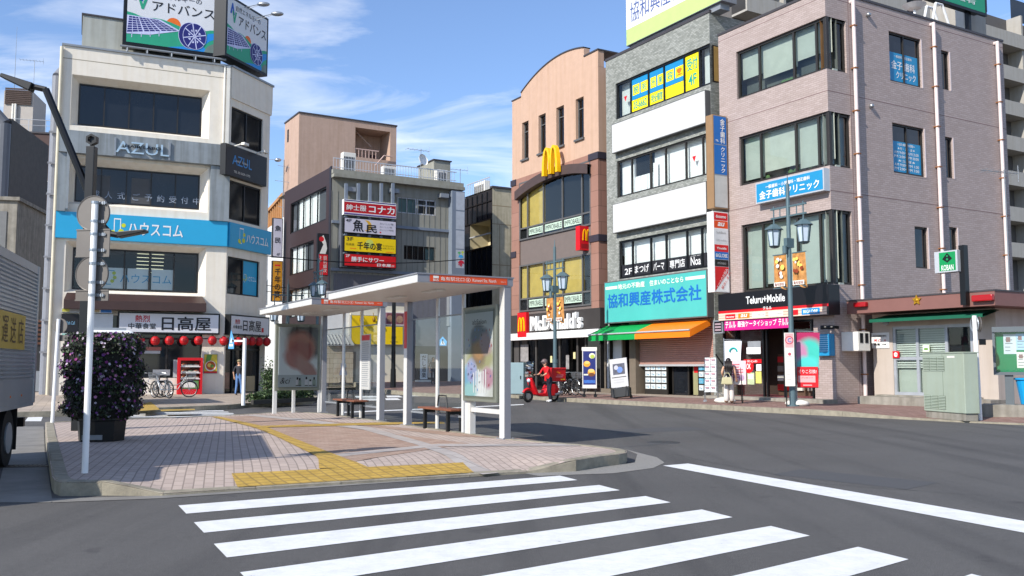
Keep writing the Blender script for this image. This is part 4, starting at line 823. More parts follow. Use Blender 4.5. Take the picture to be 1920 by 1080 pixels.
while z < hw_[3]-.1: sl_m.box(hw_[0]+.1, hw_[0]+(hw_[1]-hw_[0])*.66, yw+.09, yw+.12, z, z+.045); z += .075
sl_m.build('slat_blind', o, mat('slat_white', '#bfc4bb', .7)); 
st = MB(); st.box(KB.p(b7(65, 840), .5)[0], xr+.3, .2, yw-.003, .1, kz-.03); st.box(xl+.3, xr-.5, .75, yw-.006, kz-.027, kz+.02); st.build('step', b, CONC)
for x0, x1 in ((0, 80), (748, 882)):
    r = KB.r(b7, x0, 165, x1, 215, -.12); r = (max(r[0], .03), r[1], 3.33 if x0 else 3.4, 3.52 if x0 else 3.56)
    lm = MB(); lm.box(r[0], r[1], -.16, -.003, r[2], r[3]); lm.build('warning_lamp', b, mat('red_lamp', '#a00a14', .2, var=.05), bevel=.03)
su, sz = KB.p(b7(397, 212), -.05); k = MB(); P_ = [(su+(.17 if i % 2 == 0 else .085)*cos(pi/2+i*pi/5), sz+(.17 if i % 2 == 0 else .085)*sin(pi/2+i*pi/5)) for i in range(10)]
k.prism(P_, -.04, -.002); k.ell((su, -.04, sz), .06, .03, .06); k.build('star_emblem', b, mat('gold_star', '#c9962a', .3, metal=.7))
aw = thing('shop_awning', 'thin dark green awning under the maroon roof of the police box', 'awning', KB.w(0, 0), KB.a)
x0, x1 = KB.p(b7(112, 330), .3)[0], KB.p(b7(830, 310), .3)[0]; k = MB(); k.add([(x0,1.09,3.15),(x1,1.09,3.15),(x1,.2,2.98),(x0,.2,2.98),(x1,.2,2.88),(x0,.2,2.88),(x1,1.09,3.12),(x0,1.09,3.12)], [(0,3,2,1),(3,5,4,2),(7,6,4,5)])
k.build('canopy', aw, mat('dark_green_fabric', '#085a42', .7)); 
ks = thing('police_box_sign', 'green KOBAN box sign on a black post rising from the maroon roof', 'sign', KB.w(0, 0), KB.a)
r = KB.r(a8, 1142, 183, 1225, 285, -.25); pu = KB.p(a8(1240, 300), -.2)[0]
MB().box(r[0]-.16, r[1]+.06, -.35, .02, r[2]+.03, r[3]-.02).build('panel', ks, ALU)
k = MB(); GR2 = mat('koban_green', '#0c8a4c', .4); k.rq((r[0], r[1], r[2]+.07, r[3]-.06), -.353, 0); k.text('KOBAN', r[0]+.07, r[1]-.07, r[2]+.12*(r[3]-r[2]), r[2]+.36*(r[3]-r[2]), -.358, 1, .01)
hh_ = r[3]-r[2]; cu_, cz_ = (r[0]+r[1])/2, r[2]+.62*hh_; k.poly([(cu_-.24*hh_, cz_), (cu_, cz_-.17*hh_), (cu_+.24*hh_, cz_), (cu_, cz_+.26*hh_)], -.3545, 2); k.disc(cu_, cz_-.02*hh_, .05*hh_, -.357, 0); k.disc(cu_, cz_+.12*hh_, .04*hh_, -.357, 0)
k.build('face', ks, [GR2, WHITE, BLACK]); MB().box(pu-.06, pu+.12, -.2, .0, zf0+.05, r[3]+.12).build('post', ks, BLACK)
r = KB.r(b7, 118, 420, 230, 515, yw); sign('notice_board', 'white notice board with black and red lettering on the beige police box wall', KB, r, yw, .03, WHITE, WHITE, [('t', '昨日の交通事故(都内)', .06, .94, .74, .94, 0, .01), ('t', '死亡   0', .1, .9, .42, .6, 1, .02), ('t', '負傷  104', .1, .9, .1, .28, 0, .02)], [BLACK, RED], cat='notice')
r = KB.r(b7, 250, 535, 292, 578, yw); sign('small_sign', 'small red square plate with white emblem on the police box glass', KB, r, yw+.01, .03, RED, RED, [('d', .5, .5, .33, 0), ('t', '110', .2, .8, .35, .6, 1)], [WHITE, RED], edge=.01)
r = KB.r(b7, 440, 495, 485, 540, yw); sign('small_sign', 'small pale green plate on the police box glass above the cabinet', KB, r, yw+.01, .03, mat('pale_green', '#b9c6a0', .6), WHITE, [('r', .15, .85, .2, .6, 0)], [mat('leaf_green', '#6f9a4a', .6)], edge=.02)
cm = MB(); cu_, cz_ = KB.p(b7(205, 350), yw-.25); cm.ell((cu_, yw-.25, cz_), .12, .12, .12); cm.cyl((cu_, yw-.25, cz_+.08), (cu_, yw-.01, cz_+.2), .04); tag(cm.build('security_camera', None, GREYM, smooth=True, loc=KB.w(0, 0), rot=KB.a), 'round grey dome camera under the awning of the police box', 'camera')
# white meter box on the pink side wall, blue shop plate
r = PS.r(b7, -55, 410, 75, 535, -.5); r = (PS.p(d4(1265, 400), -.5)[0], PS.p(d4(1372, 400), -.5)[0], PS.p(d4(1265, 555), -.5)[1], PS.p(d4(1265, 385), -.5)[1])
o = thing('meter_box', 'white metal meter box with two dark windows on the pink side wall', 'meter box', PS.w(0, 0), PS.a); k = MB(); k.box(r[0], r[1], -.7, -.002, r[2], r[3]); k.build('body', o, OFFW, bevel=.02)
for t in (.15, .58): MB().box(*fitr(r, t, t+.24, .42, .92)[:2], -.712, -.703, *fitr(r, t, t+.24, .42, .92)[2:]).build('window', o, BLACK)
r = RS.r(d4, 1018, 405, 1120, 595, -.25); k0 = RS.p(d4(1018, 500), -.25)[0]
o = sign('shop_plate', 'bright blue upright plate with white lines on the pink corner pillar', RS, (-.62, -.02, r[2], r[3]), -.0, .2, BLT, BLT, [('r', .15, .85, .9-.1*i, .93-.1*i, 0) for i in range(8)], [mat('light_cyan', '#9fd0e4', .5)], edge=.01)
k = MB(); ku, kz_ = RS.p(d4(1050, 345), -.4); k.cyl((ku-.3, -.45, kz_), (ku+.05, -.2, kz_), .07); k.box(ku+.02, ku+.1, -.25, -.002, kz_-.05, kz_+.05); tag(k.build('security_camera', None, BLACK, loc=RS.w(0, 0), rot=RS.a), 'black bullet camera on the pink corner pillar above the blue plate', 'camera')
# ---- corner building on the left
uA = AZ.p((97, 600))[0]
b = at_fr('corner_building', 'four-storey cream corner building with splayed window recesses and a chamfered end', 'building', AZ)
zA = AZ.p(a1(1112, 333))[1]
inner4 = AZ.r(a1, 403, 425, 1015, 693, .7); out4 = (AZ.p(a1(366, 500))[0], AZ.p(a1(1060, 500))[0])
def sp_hole(fr, f, xs, ys, d):   # splayed recess: outer edge columns xs=(x0,x1), inner rectangle ys=(x0,y0,x1,y1)
    inn = fr.r(f, *ys, d); o0, o1 = fr.p(f(xs[0], ys[1]))[0], fr.p(f(xs[1], ys[3]))[0]; s = (inn[0]-o0+o1-inn[1])/2
    return inn, (inn[0]-s, inn[1]+s, inn[2]-s*.6, inn[3]+s*.8, d, s)
i4, h4 = sp_hole(AZ, a1, (366, 1060), (403, 425, 1015, 693), .55)
i3, h3 = sp_hole(AZ, a1, (345, 1052), (385, 838, 1005, 1062), .55)
i2, h2 = sp_hole(AZ, a2, (335, 1040), (372, 228, 998, 458), .55)
gz2 = AZ.p(a2(600, 548))[1]
zb1, zb0 = AZ.p(a1(290, 660))[1], AZ.p(a1(288, 772))[1]                  # grey band
zc1, zc0 = AZ.p(a2(272, 40), -.15)[1], AZ.p(a2(272, 182), -.15)[1]       # cyan sign
uG0 = AZ.p(a2(322, 800))[0]; uG1 = AZ.p(a2(1022, 800))[0]
wl = MB(); wall(wl, uA, 0, .1, zA, [h4, h3, h2, (uG0, uG1, .9, gz2-.2, .6)], .5)
CHW = CH.p((498, 600))[0]
shell(wl, uA, 0, 4.2, .1, zA, right=False)
CM = Matrix.Rotation(CH.a-AZ.a, 4, 'Z'); wl.M = CM
k4 = CH.r(a1, 1145, 525, 1328, 780); k3 = CH.r(a1, 1135, 900, 1322, 1000); k3 = (max(.1, k3[0]), k3[1], CH.p(a2(1130, 75))[1], k3[3]); k2 = CH.r(a2, 1127, 265, 1312, 480); k2 = (max(.1, k2[0]), *k2[1:]); k4 = (max(.1, k4[0]), *k4[1:]); kd = (CH.p(a2(1140, 800))[0], CH.p(a2(1340, 800))[0], .1, CH.p(a2(1140, 690))[1])
zso = CH.p(a1(1145, 485))[1]
wall(wl, 0, CHW, .1, zA, [(*q, .15) for q in (k4, k3, k2)]+[(*kd, .8)], .15)
wl.quad((CHW,0,.1),(CHW,3,.1),(CHW,3,zA),(CHW,0,zA)); wl.M = Matrix.Identity(4)
wl.build('wall', b, CREAM)
pp = MB(); pp.M = CM; CHT = CH.p((510, 160), -.0)[0]; pp.prism([(0, zso), (CHW+.05, zso), (CHT, zso+.55), (CHT, zA), (0, zA)], -.06, .25); pp.box(CHW-.2, CHT, .26, 2.6, zso+.56, zA); pp.build('parapet', b, CREAM)
cp = MB(); cp.box(uA-.05, .0, -.06, .25, zA+.003, zA+.09); cp.M = CM; cp.box(0, CHT+.05, -.12, .25, zA+.003, zA+.1); cp.build('coping', b, GREYM)
gj = MB(); zj = AZ.p(a1(303, 290))[1]; gj.box(uA, 0, -.004, .002, zj-.015, zj+.015); gj.build('wall_joint', b, mat('cream_joint', '#8f8672', .8))
cr_ = MB(); cr_.box(-.22, -.06, -.12, -.003, zb1+.1, zA); cr_.cyl((-.3, -.08, zb1+.15), (-.3, -.08, zA), .05); cr_.build('drainpipe', b, OFFW)
lp = MB(); lp.cyl((uA-.05, -.1, .2), (uA-.05, -.1, zA-.1), .07); lp.build('drainpipe', b, mat('cream_pipe', '#cfc6ae', .5))
DP = mat('grey_pipe', '#7d8088', .5, var=.1)
dk = MB(); dk.cyl((uA-.22, .9, .2), (uA-.22, .9, zA-1.2), .2, n=12); dk.cyl((uA-.22, .9, zA-1.2), (uA+.1, 1.6, zA-.5), .2, n=12); dk.build('exhaust_duct', b, DP)
for zz_ in [2+1.4*i for i in range(8)]: MB().box(uA-.45, uA+.0, .62, .68, zz_, zz_+.08).build('duct_clamp', b, DP)
window(b, i4, .55, 5, DBRZ, GDARK, fr=.05); 
o = window(b, i3, .55, 5, DBRZ, GDARK, fr=.05); k = MB(); 
for i, t in enumerate('成人式ご予約受付中'):
    q = fitr(i3, .13+.1*i-(0 if i < 3 else -.02), .19+.1*i+(0 if i < 3 else .02), .14, .34); k.text(t, *q, .49, 0, .0)
for x0, x1 in ((.1, .27), (.44, .6)): k.rq(fitr(i3, x0, x1, .05, .78), .528, 1)
k.build('window_sticker', o, [mat('pale_sticker', '#8d98a8', .6), mat('dim_panel', '#4a4b4d', .6, var=.1)])
o = window(b, i2, .55, 5, DBRZ, GLASS, fr=.06, backs=[DARK], backd=1.2)
k = MB(); q = fitr(i2, .225, .805, .05, .56); 
for i in range(3): k.rq((q[0]+(q[1]-q[0])*i/3+.04, q[0]+(q[1]-q[0])*(i+1)/3-.04, q[2], q[3]), .60, 0)
k.text('ハウスコム', *fitr(q, .25, .96, .3, .72), .594, 1, .005)
def doorlogo(k, r, y, mo, my):
    x0, x1, z0, z1 = r; t = (x1-x0)*.1
    k.rq((x0, x0+t, z0, z1), y, mo); k.rq((x1-t, x1, z0+.3*(z1-z0), z1), y, mo); k.rq((x0+t, x1-t, z1-t, z1), y, mo); k.rq((x0+t, x0+(x1-x0)*.6, z0, z0+t), y, mo)
    for a_, b_ in ((-.05, .3), (.75, .25), (1.05, .5), (.95, .8)): k.disc(x0+(x1-x0)*a_, z0+(z1-z0)*b_, (x1-x0)*.24, y-.003, my, 12)
doorlogo(k, fitr(q, .06, .17, .18, .88), .594, 1, 2)
k.build('window_poster', o, [WHITE, CYAN, mat('lime_dot', '#c9cf2a', .5)])
ci = MB()
for x in (.5, .62): 
    for y in range(6): ci.box(i2[0]+(i2[1]-i2[0])*x, i2[0]+(i2[1]-i2[0])*(x+.1), .7+.08*y, .73+.08*y, i2[3]-.12-.085*y*1.9, i2[3]-.1-.085*y*1.9)
LIT = bpy.data.materials.new('lit_tube'); LIT.use_nodes = True; LIT.node_tree.nodes['Principled BSDF'].inputs['Emission Color'].default_value = (1, .95, .6, 1); LIT.node_tree.nodes['Principled BSDF'].inputs['Emission Strength'].default_value = .8
ci.build('ceiling_light', o, LIT)
for q, f, xs in ((k4, a1, 1), (k3, a1, 1), (k2, a2, 1)):
    o = window(b, q, .13, 2, BLACK, GDARK, fr=.07); o.rotation_euler = (0, 0, CH.a-AZ.a)
    if q is k2:
        k = MB(); k.rq(fitr(q, .53, .97, .03, .97), .116, 0); k.text('ハウスコム', *fitr(q, .66, .95, .42, .56), .112, 1, 0); doorlogo(k, fitr(q, .56, .63, .38, .6), .112, 1, 2); k.build('window_poster', o, [CYAN, WHITE, mat('lime_dot', '#c9cf2a', .5)])
gb_ = MB(); GRB = mat('weathered_grey_fascia', '#8f9598', .5, metal=.2, var=.12, streak=.3)
us_ = AZ.p(a1(335, 900), -.2)[0]; ur_ = AZ.p(a1(1065, 900), -.2)[0]
gb_.box(uA, .05, -.35, -.003, zb0, zb1); gb_.box(uA, us_, -.25, -.003, zc1+.003, zb0-.003); gb_.box(ur_, .02, -.25, -.003, zc1+.003, zb0-.003); gb_.box(us_+.0, us_+.12, -.35, -.253, zc1+.1, zb0-.003)
gb_.build('fascia_frame', b, GRB)
lt = thing('salon_sign', 'large pale AZUL letters with small HAIR LABO over them on the grey band', 'sign', AZ.w(0, 0), AZ.a)
r = AZ.r(a1, 588, 712, 856, 795, -.4); k = MB(); k.text('AZUL', r[0], r[1], r[2], r[3], -.45, 0, .0, 0, .06); r2 = AZ.r(a1, 632, 733, 815, 764, -.4); k.text('HAIR LABO', *r2, -.49, 1, .02, 0, .02)
k.build('lettering', lt, [mat('pale_steel_letter', '#b4c8d4', .35, metal=.4), BLACK]); k = MB(); 
for x in (582, 858): u_ = AZ.p(a1(x, 760), -.36)[0]; k.box(u_-.04, u_+.04, -.42, -.352, r[2]-.15, r[3]+.15)
k.build('frame', lt, GREYM)
r = AZ.r(a2, 272, 40, 1122, 220, -.15); CY2 = mat('bright_cyan_board', '#2b9fcb', .4, var=.03)
LO = mat('lime_dot', '#c9cf2a', .5)
def logo_item(x0, x1): return [('r', x0, x0+.005, .2, .85, 0), ('r', x1-.005, x1, .4, .85, 0), ('r', x0, x1, .82, .87, 0), ('r', x0, x0+(x1-x0)*.6, .2, .24, 0), ('d', x0-.005, .3, .09, 1), ('d', x1+.002, .35, .1, 1), ('d', x1+.015, .6, .08, 1), ('d', x0+.012, .25, .06, 1)]
sign('shop_sign', 'long cyan board with white lettering and a door mark above the second-floor windows', AZ, (r[0], .0, r[2]-.0, r[3]), 0, .15, CY2, CY2, [('t', 'ハウスコム', .41, .73, .25, .75, 0, .012)]+logo_item(.33, .37), [WHITE, LO], edge=.02)
rc = CH.r(a2, 1127, 97, 1368, 262, -.1)
sign('shop_sign', 'shorter cyan board with white lettering round the chamfered corner', CH, (.0, rc[1], r[2], r[3]), 0, .15, CY2, CY2, [('t', 'ハウスコム', .38, .92, .3, .68, 0, .012)]+logo_item(.22, .31), [WHITE, LO], edge=.02)
r = CH.r(a1, 1142, 720, 1355, 945, -.3); r = (CH.p(a1(1142, 800), -.3)[0], CH.p(a1(1352, 800), -.3)[0], CH.p(a1(1142, 880), -.3)[1], CH.p(a1(1142, 722), -.3)[1])
o = sign('salon_sign', 'black board with blue AZUL lettering and two spot lamps on the chamfered corner', CH, r, 0, .3, BLACK, mat('black_sign_face', '#141318', .3, var=.3, scale=2), [('t', 'AZUL', .14, .62, .38, .72, 0, .0), ('t', 'hair labo', .22, .52, .5, .58, 1, 0), ('t', 'TEL 03-5629-1795', .18, .58, .1, .18, 1, 0)], [mat('azure_ink', '#3f8ac8', .5), OFFW])
for t in (.25, .75): k = MB(); k.tube([((r[1]-r[0])*t, 0, r[3]-r[2]), ((r[1]-r[0])*t, -.7, r[3]-r[2]+.15)], .03); k.box((r[1]-r[0])*t-.18, (r[1]-r[0])*t+.18, -.85, -.66, r[3]-r[2]+.02, r[3]-r[2]+.14); k.build('spot_lamp', o, OFFW)
# rooftop billboards and plant room
pr = MB(); ru = AZ.p(a1(420, 75), .8)[0]; zr_ = AZ.p(a1(420, 75), .8)[1]; pr.box(ru, -.4, .8, 3.6, zA-.0, zr_); pr.box(ru-.05, -.35, .75, 3.65, zr_+.003, zr_+.08, 1); pr.build('plant_room', b, [mat('grey_clad', '#a9aca6', .7, var=.06, streak=.15), COPING])
NAVY = mat('navy_ink', '#20226e', .5); SKYW = mat('sign_white', '#d2d4d8', .5, var=.03); SEA = mat('sea_green', '#2a9a78', .5, var=.06); RIV = mat('river_blue', '#1f86d2', .5, var=.06); SUNO = mat('sun_orange', '#dd6a1e', .5); ROCK = mat('rock_grey', '#6f7f78', .6, var=.2); INK = mat('ink_black', '#1b1b1f', .5); LBL = mat('grid_pale', '#c4c8e8', .5); BL2 = mat('mark_blue', '#1f55b0', .5)
def solar_board(name, label, fr, r, depth):
    o = thing(name, label, 'billboard', fr.w(r[0], 0, r[2]), fr.a); W_, H_ = r[1]-r[0], r[3]-r[2]
    MB().box(0, W_, -depth, .6, 0, H_).build('frame', o, BLACK); e = .035*W_
    f = MB(); R0 = (e, W_-e, e, H_-e); f.rq(R0, -depth-.004, 0)
    X = lambda x, z: (R0[0]+(R0[1]-R0[0])*x, R0[2]+(R0[3]-R0[2])*z)
    y = lambda n: -depth-.004-.003*n
    f.disc(*X(.51, .41), W_*.075, y(1), 3, 24)
    hills = [(0, 0), (1, 0), (1, .41), (.93, .4), (.86, .37), (.78, .36), (.7, .36), (.6, .385), (.48, .44), (.38, .47), (.3, .475), (.22, .46), (.15, .47), (.08, .505), (0, .525)]
    f.poly([X(*p) for p in hills], y(2), 1)
    f.poly([X(*p) for p in ((.45, 0), (.9, 0), (.85, .1), (.92, .2), (1, .26), (1, .36), (.9, .33), (.87, .2), (.75, .08))], y(3), 2)
    f.poly([X(*p) for p in ((.86, 0), (1, 0), (1, .13), (.96, .16), (.9, .1))], y(4), 4)
    quad = [(-.0, .16), (.245, .21), (.565, .33), (.335, .45), (.02, .46)]
    A, B, C, D = (.0, .16), (.57, .31), (.34, .45), (.02, .455)
    f.poly([X(*p) for p in ((A[0], A[1]-.02), (.25, .17), (B[0]+.02, B[1]), (C[0]+.02, C[1]+.01), (D[0]-.02, D[1]+.01))], y(5), 7)
    bl = lambda s, t: (A[0]*(1-s)*(1-t)+B[0]*s*(1-t)+C[0]*s*t+D[0]*(1-s)*t, (A[1]-.0)*(1-s)*(1-t)+B[1]*s*(1-t)+C[1]*s*t+D[1]*(1-s)*t)
    for i in range(9):
        for k in range(7):
            g0, g1 = (.012, .012) if (i+1) % 3 else (.012, .035)
            f.poly([X(*bl(i/9+.008, k/7+.02)), X(*bl((i+1)/9-(.008 if (i+1) % 3 else .025), k/7+.02)), X(*bl((i+1)/9-(.008 if (i+1) % 3 else .025), (k+1)/7-.02)), X(*bl(i/9+.008, (k+1)/7-.02))], y(6), 6)
    for s in (.1, .28, .45, .62): p = bl(s, 0); f.poly([X(p[0]-.004, p[1]-.09), X(p[0]+.004, p[1]-.09), X(p[0]+.004, p[1]), X(p[0]-.004, p[1])], y(5), 7)
    c = X(.75, .25); c2 = X(.7, .255); f.disc(*c2, W_*.125, y(7), 7, 28, W_*.15); f.disc(*c2, W_*.12, y(8), 6, 28, W_*.145); f.disc(*c, W_*.125, y(9), 7, 28, W_*.15); f.disc(*c, W_*.12, y(10), 6, 28, W_*.145)
    for i in range(8):
        a = i*pi/4+.2; p = (c[0]+W_*.12*cos(a), c[1]+W_*.145*sin(a)); n_ = (-sin(a)*W_*.005, cos(a)*W_*.005)
        f.poly([(c[0]+n_[0], c[1]+n_[1]), (p[0]+n_[0], p[1]+n_[1]), (p[0]-n_[0], p[1]-n_[1]), (c[0]-n_[0], c[1]-n_[1])], y(11), 7)
        f.poly([(c[0]+W_*.045*cos(a+.25), c[1]+W_*.05*sin(a+.25)), (c[0]+W_*.075*cos(a+.2), c[1]+W_*.085*sin(a+.2)), (c[0]+W_*.06*cos(a+.55), c[1]+W_*.075*sin(a+.55))], y(11), 7)
    for (x0, z0, x1, z1, m_, dn) in ((.06, .74, .17, .93, 8, 0), (.11, .6, .22, .8, 1, 1)):
        w_ = .035
        pts = [(x0, z0), (x0+w_, z0), ((x0+x1)/2, z1-.08), (x1-w_, z0), (x1, z0), ((x0+x1)/2+.012, z1), ((x0+x1)/2-.012, z1)]
        if dn: pts = [(p[0], z0+z1-p[1]) for p in pts][::-1]
        f.poly([X(*p) for p in pts], y(3), m_)
    f.build('face', o, [SKYW, SEA, RIV, SUNO, ROCK, INK, NAVY, LBL, BL2])
    t = MB(); t.text('アドバンス', *X(.27, .62)[:1], X(.97, .62)[0], X(0, .6)[1], X(0, .78)[1], -depth-.014, 0, .01); t.text('自然エネルギーの', X(.2, 0)[0], X(.82, 0)[0], X(0, .83)[1], X(0, .93)[1], -depth-.014, 0, .0); t.build('lettering', o, INK)
    return o
zbb = AZ.p(c4(190, 470))[1]+.05
uB0 = AZ.p(c4(165, 300), -.0)[0]; uB1 = AZ.p(c4(1140, 400), -.0)[0]
zs_ = CH.p(c4(1620, 260), 0)[1]
solar_board('roof_billboard', 'large roof billboard with solar panels, water wheel and black lettering, facing the square', AZ.sub(0, .0), (uB0, uB1, zbb, zbb+3.0), .12)
ku0, ku1 = CH.p(c4(1165, 400))[0], CH.p(c4(1612, 500))[0]
solar_board('roof_billboard', 'roof billboard with solar panels and water wheel, angled away round the corner', CH.sub(0, .0), (ku0+.1, ku1, zbb, zbb+3.0), .12)
rl = MB(); rl.cyl((uB0-.1, -.25, zbb-.12), (uB1+.3, -.25, zbb-.12), .05); 
for t in (.05, .25, .5, .75, .95): rl.cyl((uB0+(uB1-uB0)*t, -.25, zA+.05), (uB0+(uB1-uB0)*t, -.25, zbb-.1), .035); rl.cyl((uB0+(uB1-uB0)*t, .3, zA), (uB0+(uB1-uB0)*t, .3, zbb), .06)
rl.build('billboard_rail', b, GREYM)
for (x, y) in ((490, 8), (516, 26)):
    P_ = at(x, y, 44); k = MB(); o = thing('billboard_lamp', 'floodlight on a long thin arm %s the angled roof billboard' % ('above the middle of' if x < 500 else 'past the outer end of'), 'floodlight', P_)
    k.cyl((-1.1, -.2, -.32), (-.1, 0, 0), .02); k.cyl((-1.1, .1, -.34), (-.1, .05, -.02), .012); k.build('arm', o, GREYM); k = MB(); k.ell((.1, 0, 0), .32, .16, .11); k.build('lamp_head', o, STEEL, smooth=True)
# awning over the second floor sill, restaurant signs, ground floor
k = MB(); zt0, zt1 = AZ.p(a2(345, 455), -.0)[1], AZ.p(a2(322, 490), -.7)[1]; za0 = AZ.p(a2(322, 535), -.7)[1]; x0, x1 = AZ.p(a2(322, 510), -.7)[0], AZ.p(a2(1045, 510), -.7)[0]
k.add([(x0+.1,-.003,zt0),(x1-.1,-.003,zt0),(x1,-.7,zt1),(x0,-.7,zt1),(x1,-.7,za0),(x0,-.7,za0),(x1,-.003,za0),(x0,-.003,za0)], [(0,3,2,1),(3,5,4,2),(1,2,4,6),(0,7,5,3),(5,7,6,4)])
tag(k.build('window_canopy', None, mat('maroon_metal', '#42302c', .45, var=.1), loc=AZ.w(0, 0), rot=AZ.a), 'dark maroon metal canopy below the second-floor window of the cream corner building', 'canopy')
r = AZ.r(a2, 597, 550, 1112, 668, -.3); REDK = mat('brush_red', '#b81420', .5)
NS = [('t', '日高屋', .42, .92, .12, .86, 0, .015), ('t', '中華食堂', .09, .36, .17, .48, 0, .01), ('t', '熱烈', .155, .3, .54, .9, 1, .015)]
SGW = mat('grey_white_sign', '#cfd0d4', .5, var=.03)
sign('restaurant_sign', 'white box sign with big black brush lettering over the row of red lanterns', AZ, r, 0, .3, BLACK, SGW, NS, [INK, REDK], edge=.07)
rc = CH.r(a2, 1127, 557, 1363, 678, -.3)
sign('restaurant_sign', 'white box sign with black brush lettering over the glass door of the chamfered corner', CH, (.0, rc[1], r[2], r[3]), 0, .3, BLACK, SGW, [('t', '日高屋', .3, .78, .18, .82, 0, .012), ('t', '中華食堂', .05, .27, .28, .48, 0, .01), ('t', '熱烈', .1, .22, .56, .82, 1, .01), ('r', .8, .86, .16, .42, 1), ('t', 'kamenari', .88, .98, .16, .22, 0, 0)][:4], [INK, REDK], edge=.07)
r = AZ.r(a2, 312, 533, 567, 560, -.25)
k = sign('small_sign', 'low strip of yellow, grey, beige and blue plates beside the white restaurant sign', AZ, r, 0, .25, ALU, SGW, [('r', .0, .15, 0, 1, 0), ('r', .15, .35, 0, 1, 1), ('r', .55, .75, 0, 1, 2), ('r', .78, 1, 0, 1, 3)], [mat('dull_yellow', '#b3b04a', .5), mat('plate_grey', '#8f9398', .5), mat('plate_beige', '#b0a284', .5), mat('plate_blue', '#2d6fc0', .5)], edge=.02)
r = AZ.r(a2, 312, 562, 396, 655, -.25); sign('small_sign', 'black box sign with pale blue script at the left end of the cream building', AZ, r, 0, .25, BLACK, INK, [('t', 'Wish Call', .2, .8, .4, .6, 0, 0)], [mat('ice_blue', '#7fb0d0', .5)], edge=.02)
r = AZ.r(a2, 440, 562, 570, 636, -.25); sign('small_sign', 'blank white box sign between the black one and the restaurant sign', AZ, r, 0, .25, ALU, mat('faint_white', '#b9bec2', .5, var=.08), [('r', .0, .08, .1, .5, 0)], [mat('dull_yellow', '#b3b04a', .5)], edge=.02)
r = AZ.r(a2, 312, 660, 390, 685, -.25); sign('small_sign', 'low strip of pale green and blue plates under the black box sign', AZ, r, 0, .25, ALU, mat('sea_mist', '#8fc0b0', .5), [('r', .6, 1, 0, 1, 0)], [mat('plate_blue', '#2d6fc0', .5)], edge=.02)
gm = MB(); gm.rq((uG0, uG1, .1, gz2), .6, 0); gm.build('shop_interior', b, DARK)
um_ = AZ.p(a2(680, 800))[0]; ul2 = AZ.p(a2(1022, 800))[0]
lw = MB(); lw.box(um_, ul2, -.02, .3, .1, AZ.p(a2(800, 888))[1]); lw.build('wall_base', b, CREAM)
fg = MB()
for x in (uG0+.02, AZ.p(a2(440, 800))[0], um_, AZ.p(a2(840, 800))[0], ul2-.08): fg.box(x, x+.07, .2, .3, .9 if x > um_-.1 else .1, gz2-.2)
o = fg.build('shop_window', b, DBRZ); MB().rq((uG0, uG1, .85, gz2-.2), .25).build('pane', o, GDARK)
each('window_poster', o, [mat('pinkred_print', '#a8685e', .6, var=.3, scale=20), mat('grey_paper', '#b0b3b6', .6), mat('grey_print', '#8b8f94', .6)], [(AZ.r(a2, 730, 730, 818, 748), .19, 0), (AZ.r(a2, 730, 749, 813, 764), .19, 1), (AZ.r(a2, 775, 845, 862, 875), .19, 2), (AZ.r(a2, 880, 795, 905, 885), .19, 1)])
r = AZ.r(a2, 1032, 766, 1100, 865, -.03); sign('food_poster', 'yellow poster of a noodle bowl on the cream pillar beside the red display case', AZ, r, 0, .04, GREYM, mat('poster_yellow', '#c9b43a', .5, var=.25, scale=5), [('p', [(.1, .55), (.45, .6), (.6, .98), (.2, .98)], 3), ('d', .5, .38, .27, 0), ('d', .5, .4, .23, 1), ('d', .42, .42, .1, 2), ('d', .62, .38, .09, 3), ('r', .0, 1, .0, .1, 4)], [WHITE, mat('soup_orange', '#b8541a', .5, var=.3, scale=9), mat('egg_yellow', '#e8c65a', .5), mat('greens', '#5a8a3a', .6), RED], cat='poster', edge=.02)
dg_ = MB(); dg_.M = Matrix.Identity(4)
for t in (0, .3, .52, .97): u_ = kd[0]+(kd[1]-kd[0])*t; dg_.box(u_, u_+.07, .3, .4, .1, kd[3])
dg_.box(kd[0]+.05, kd[1], .3, .4, kd[3]-.5, kd[3]-.4); o = dg_.build('entrance_door', b, BLACK); o.rotation_euler = (0, 0, CH.a-AZ.a)
MB().rq((kd[0], kd[1], .1, kd[3]), .36).build('pane', o, GDARK)
each('window_poster', o, [mat('cream_card', '#b0a080', .6), mat('menu_poster', '#8d6f60', .6, var=.4, scale=5), mat('grey_card', '#8f979a', .6)], [(fitr(kd, .66, .88, .04, .33), .29, 0), (fitr(kd, .06, .24, .1, .4), .29, 1), (fitr(kd, .4, .46, .3, .55), .29, 2)])
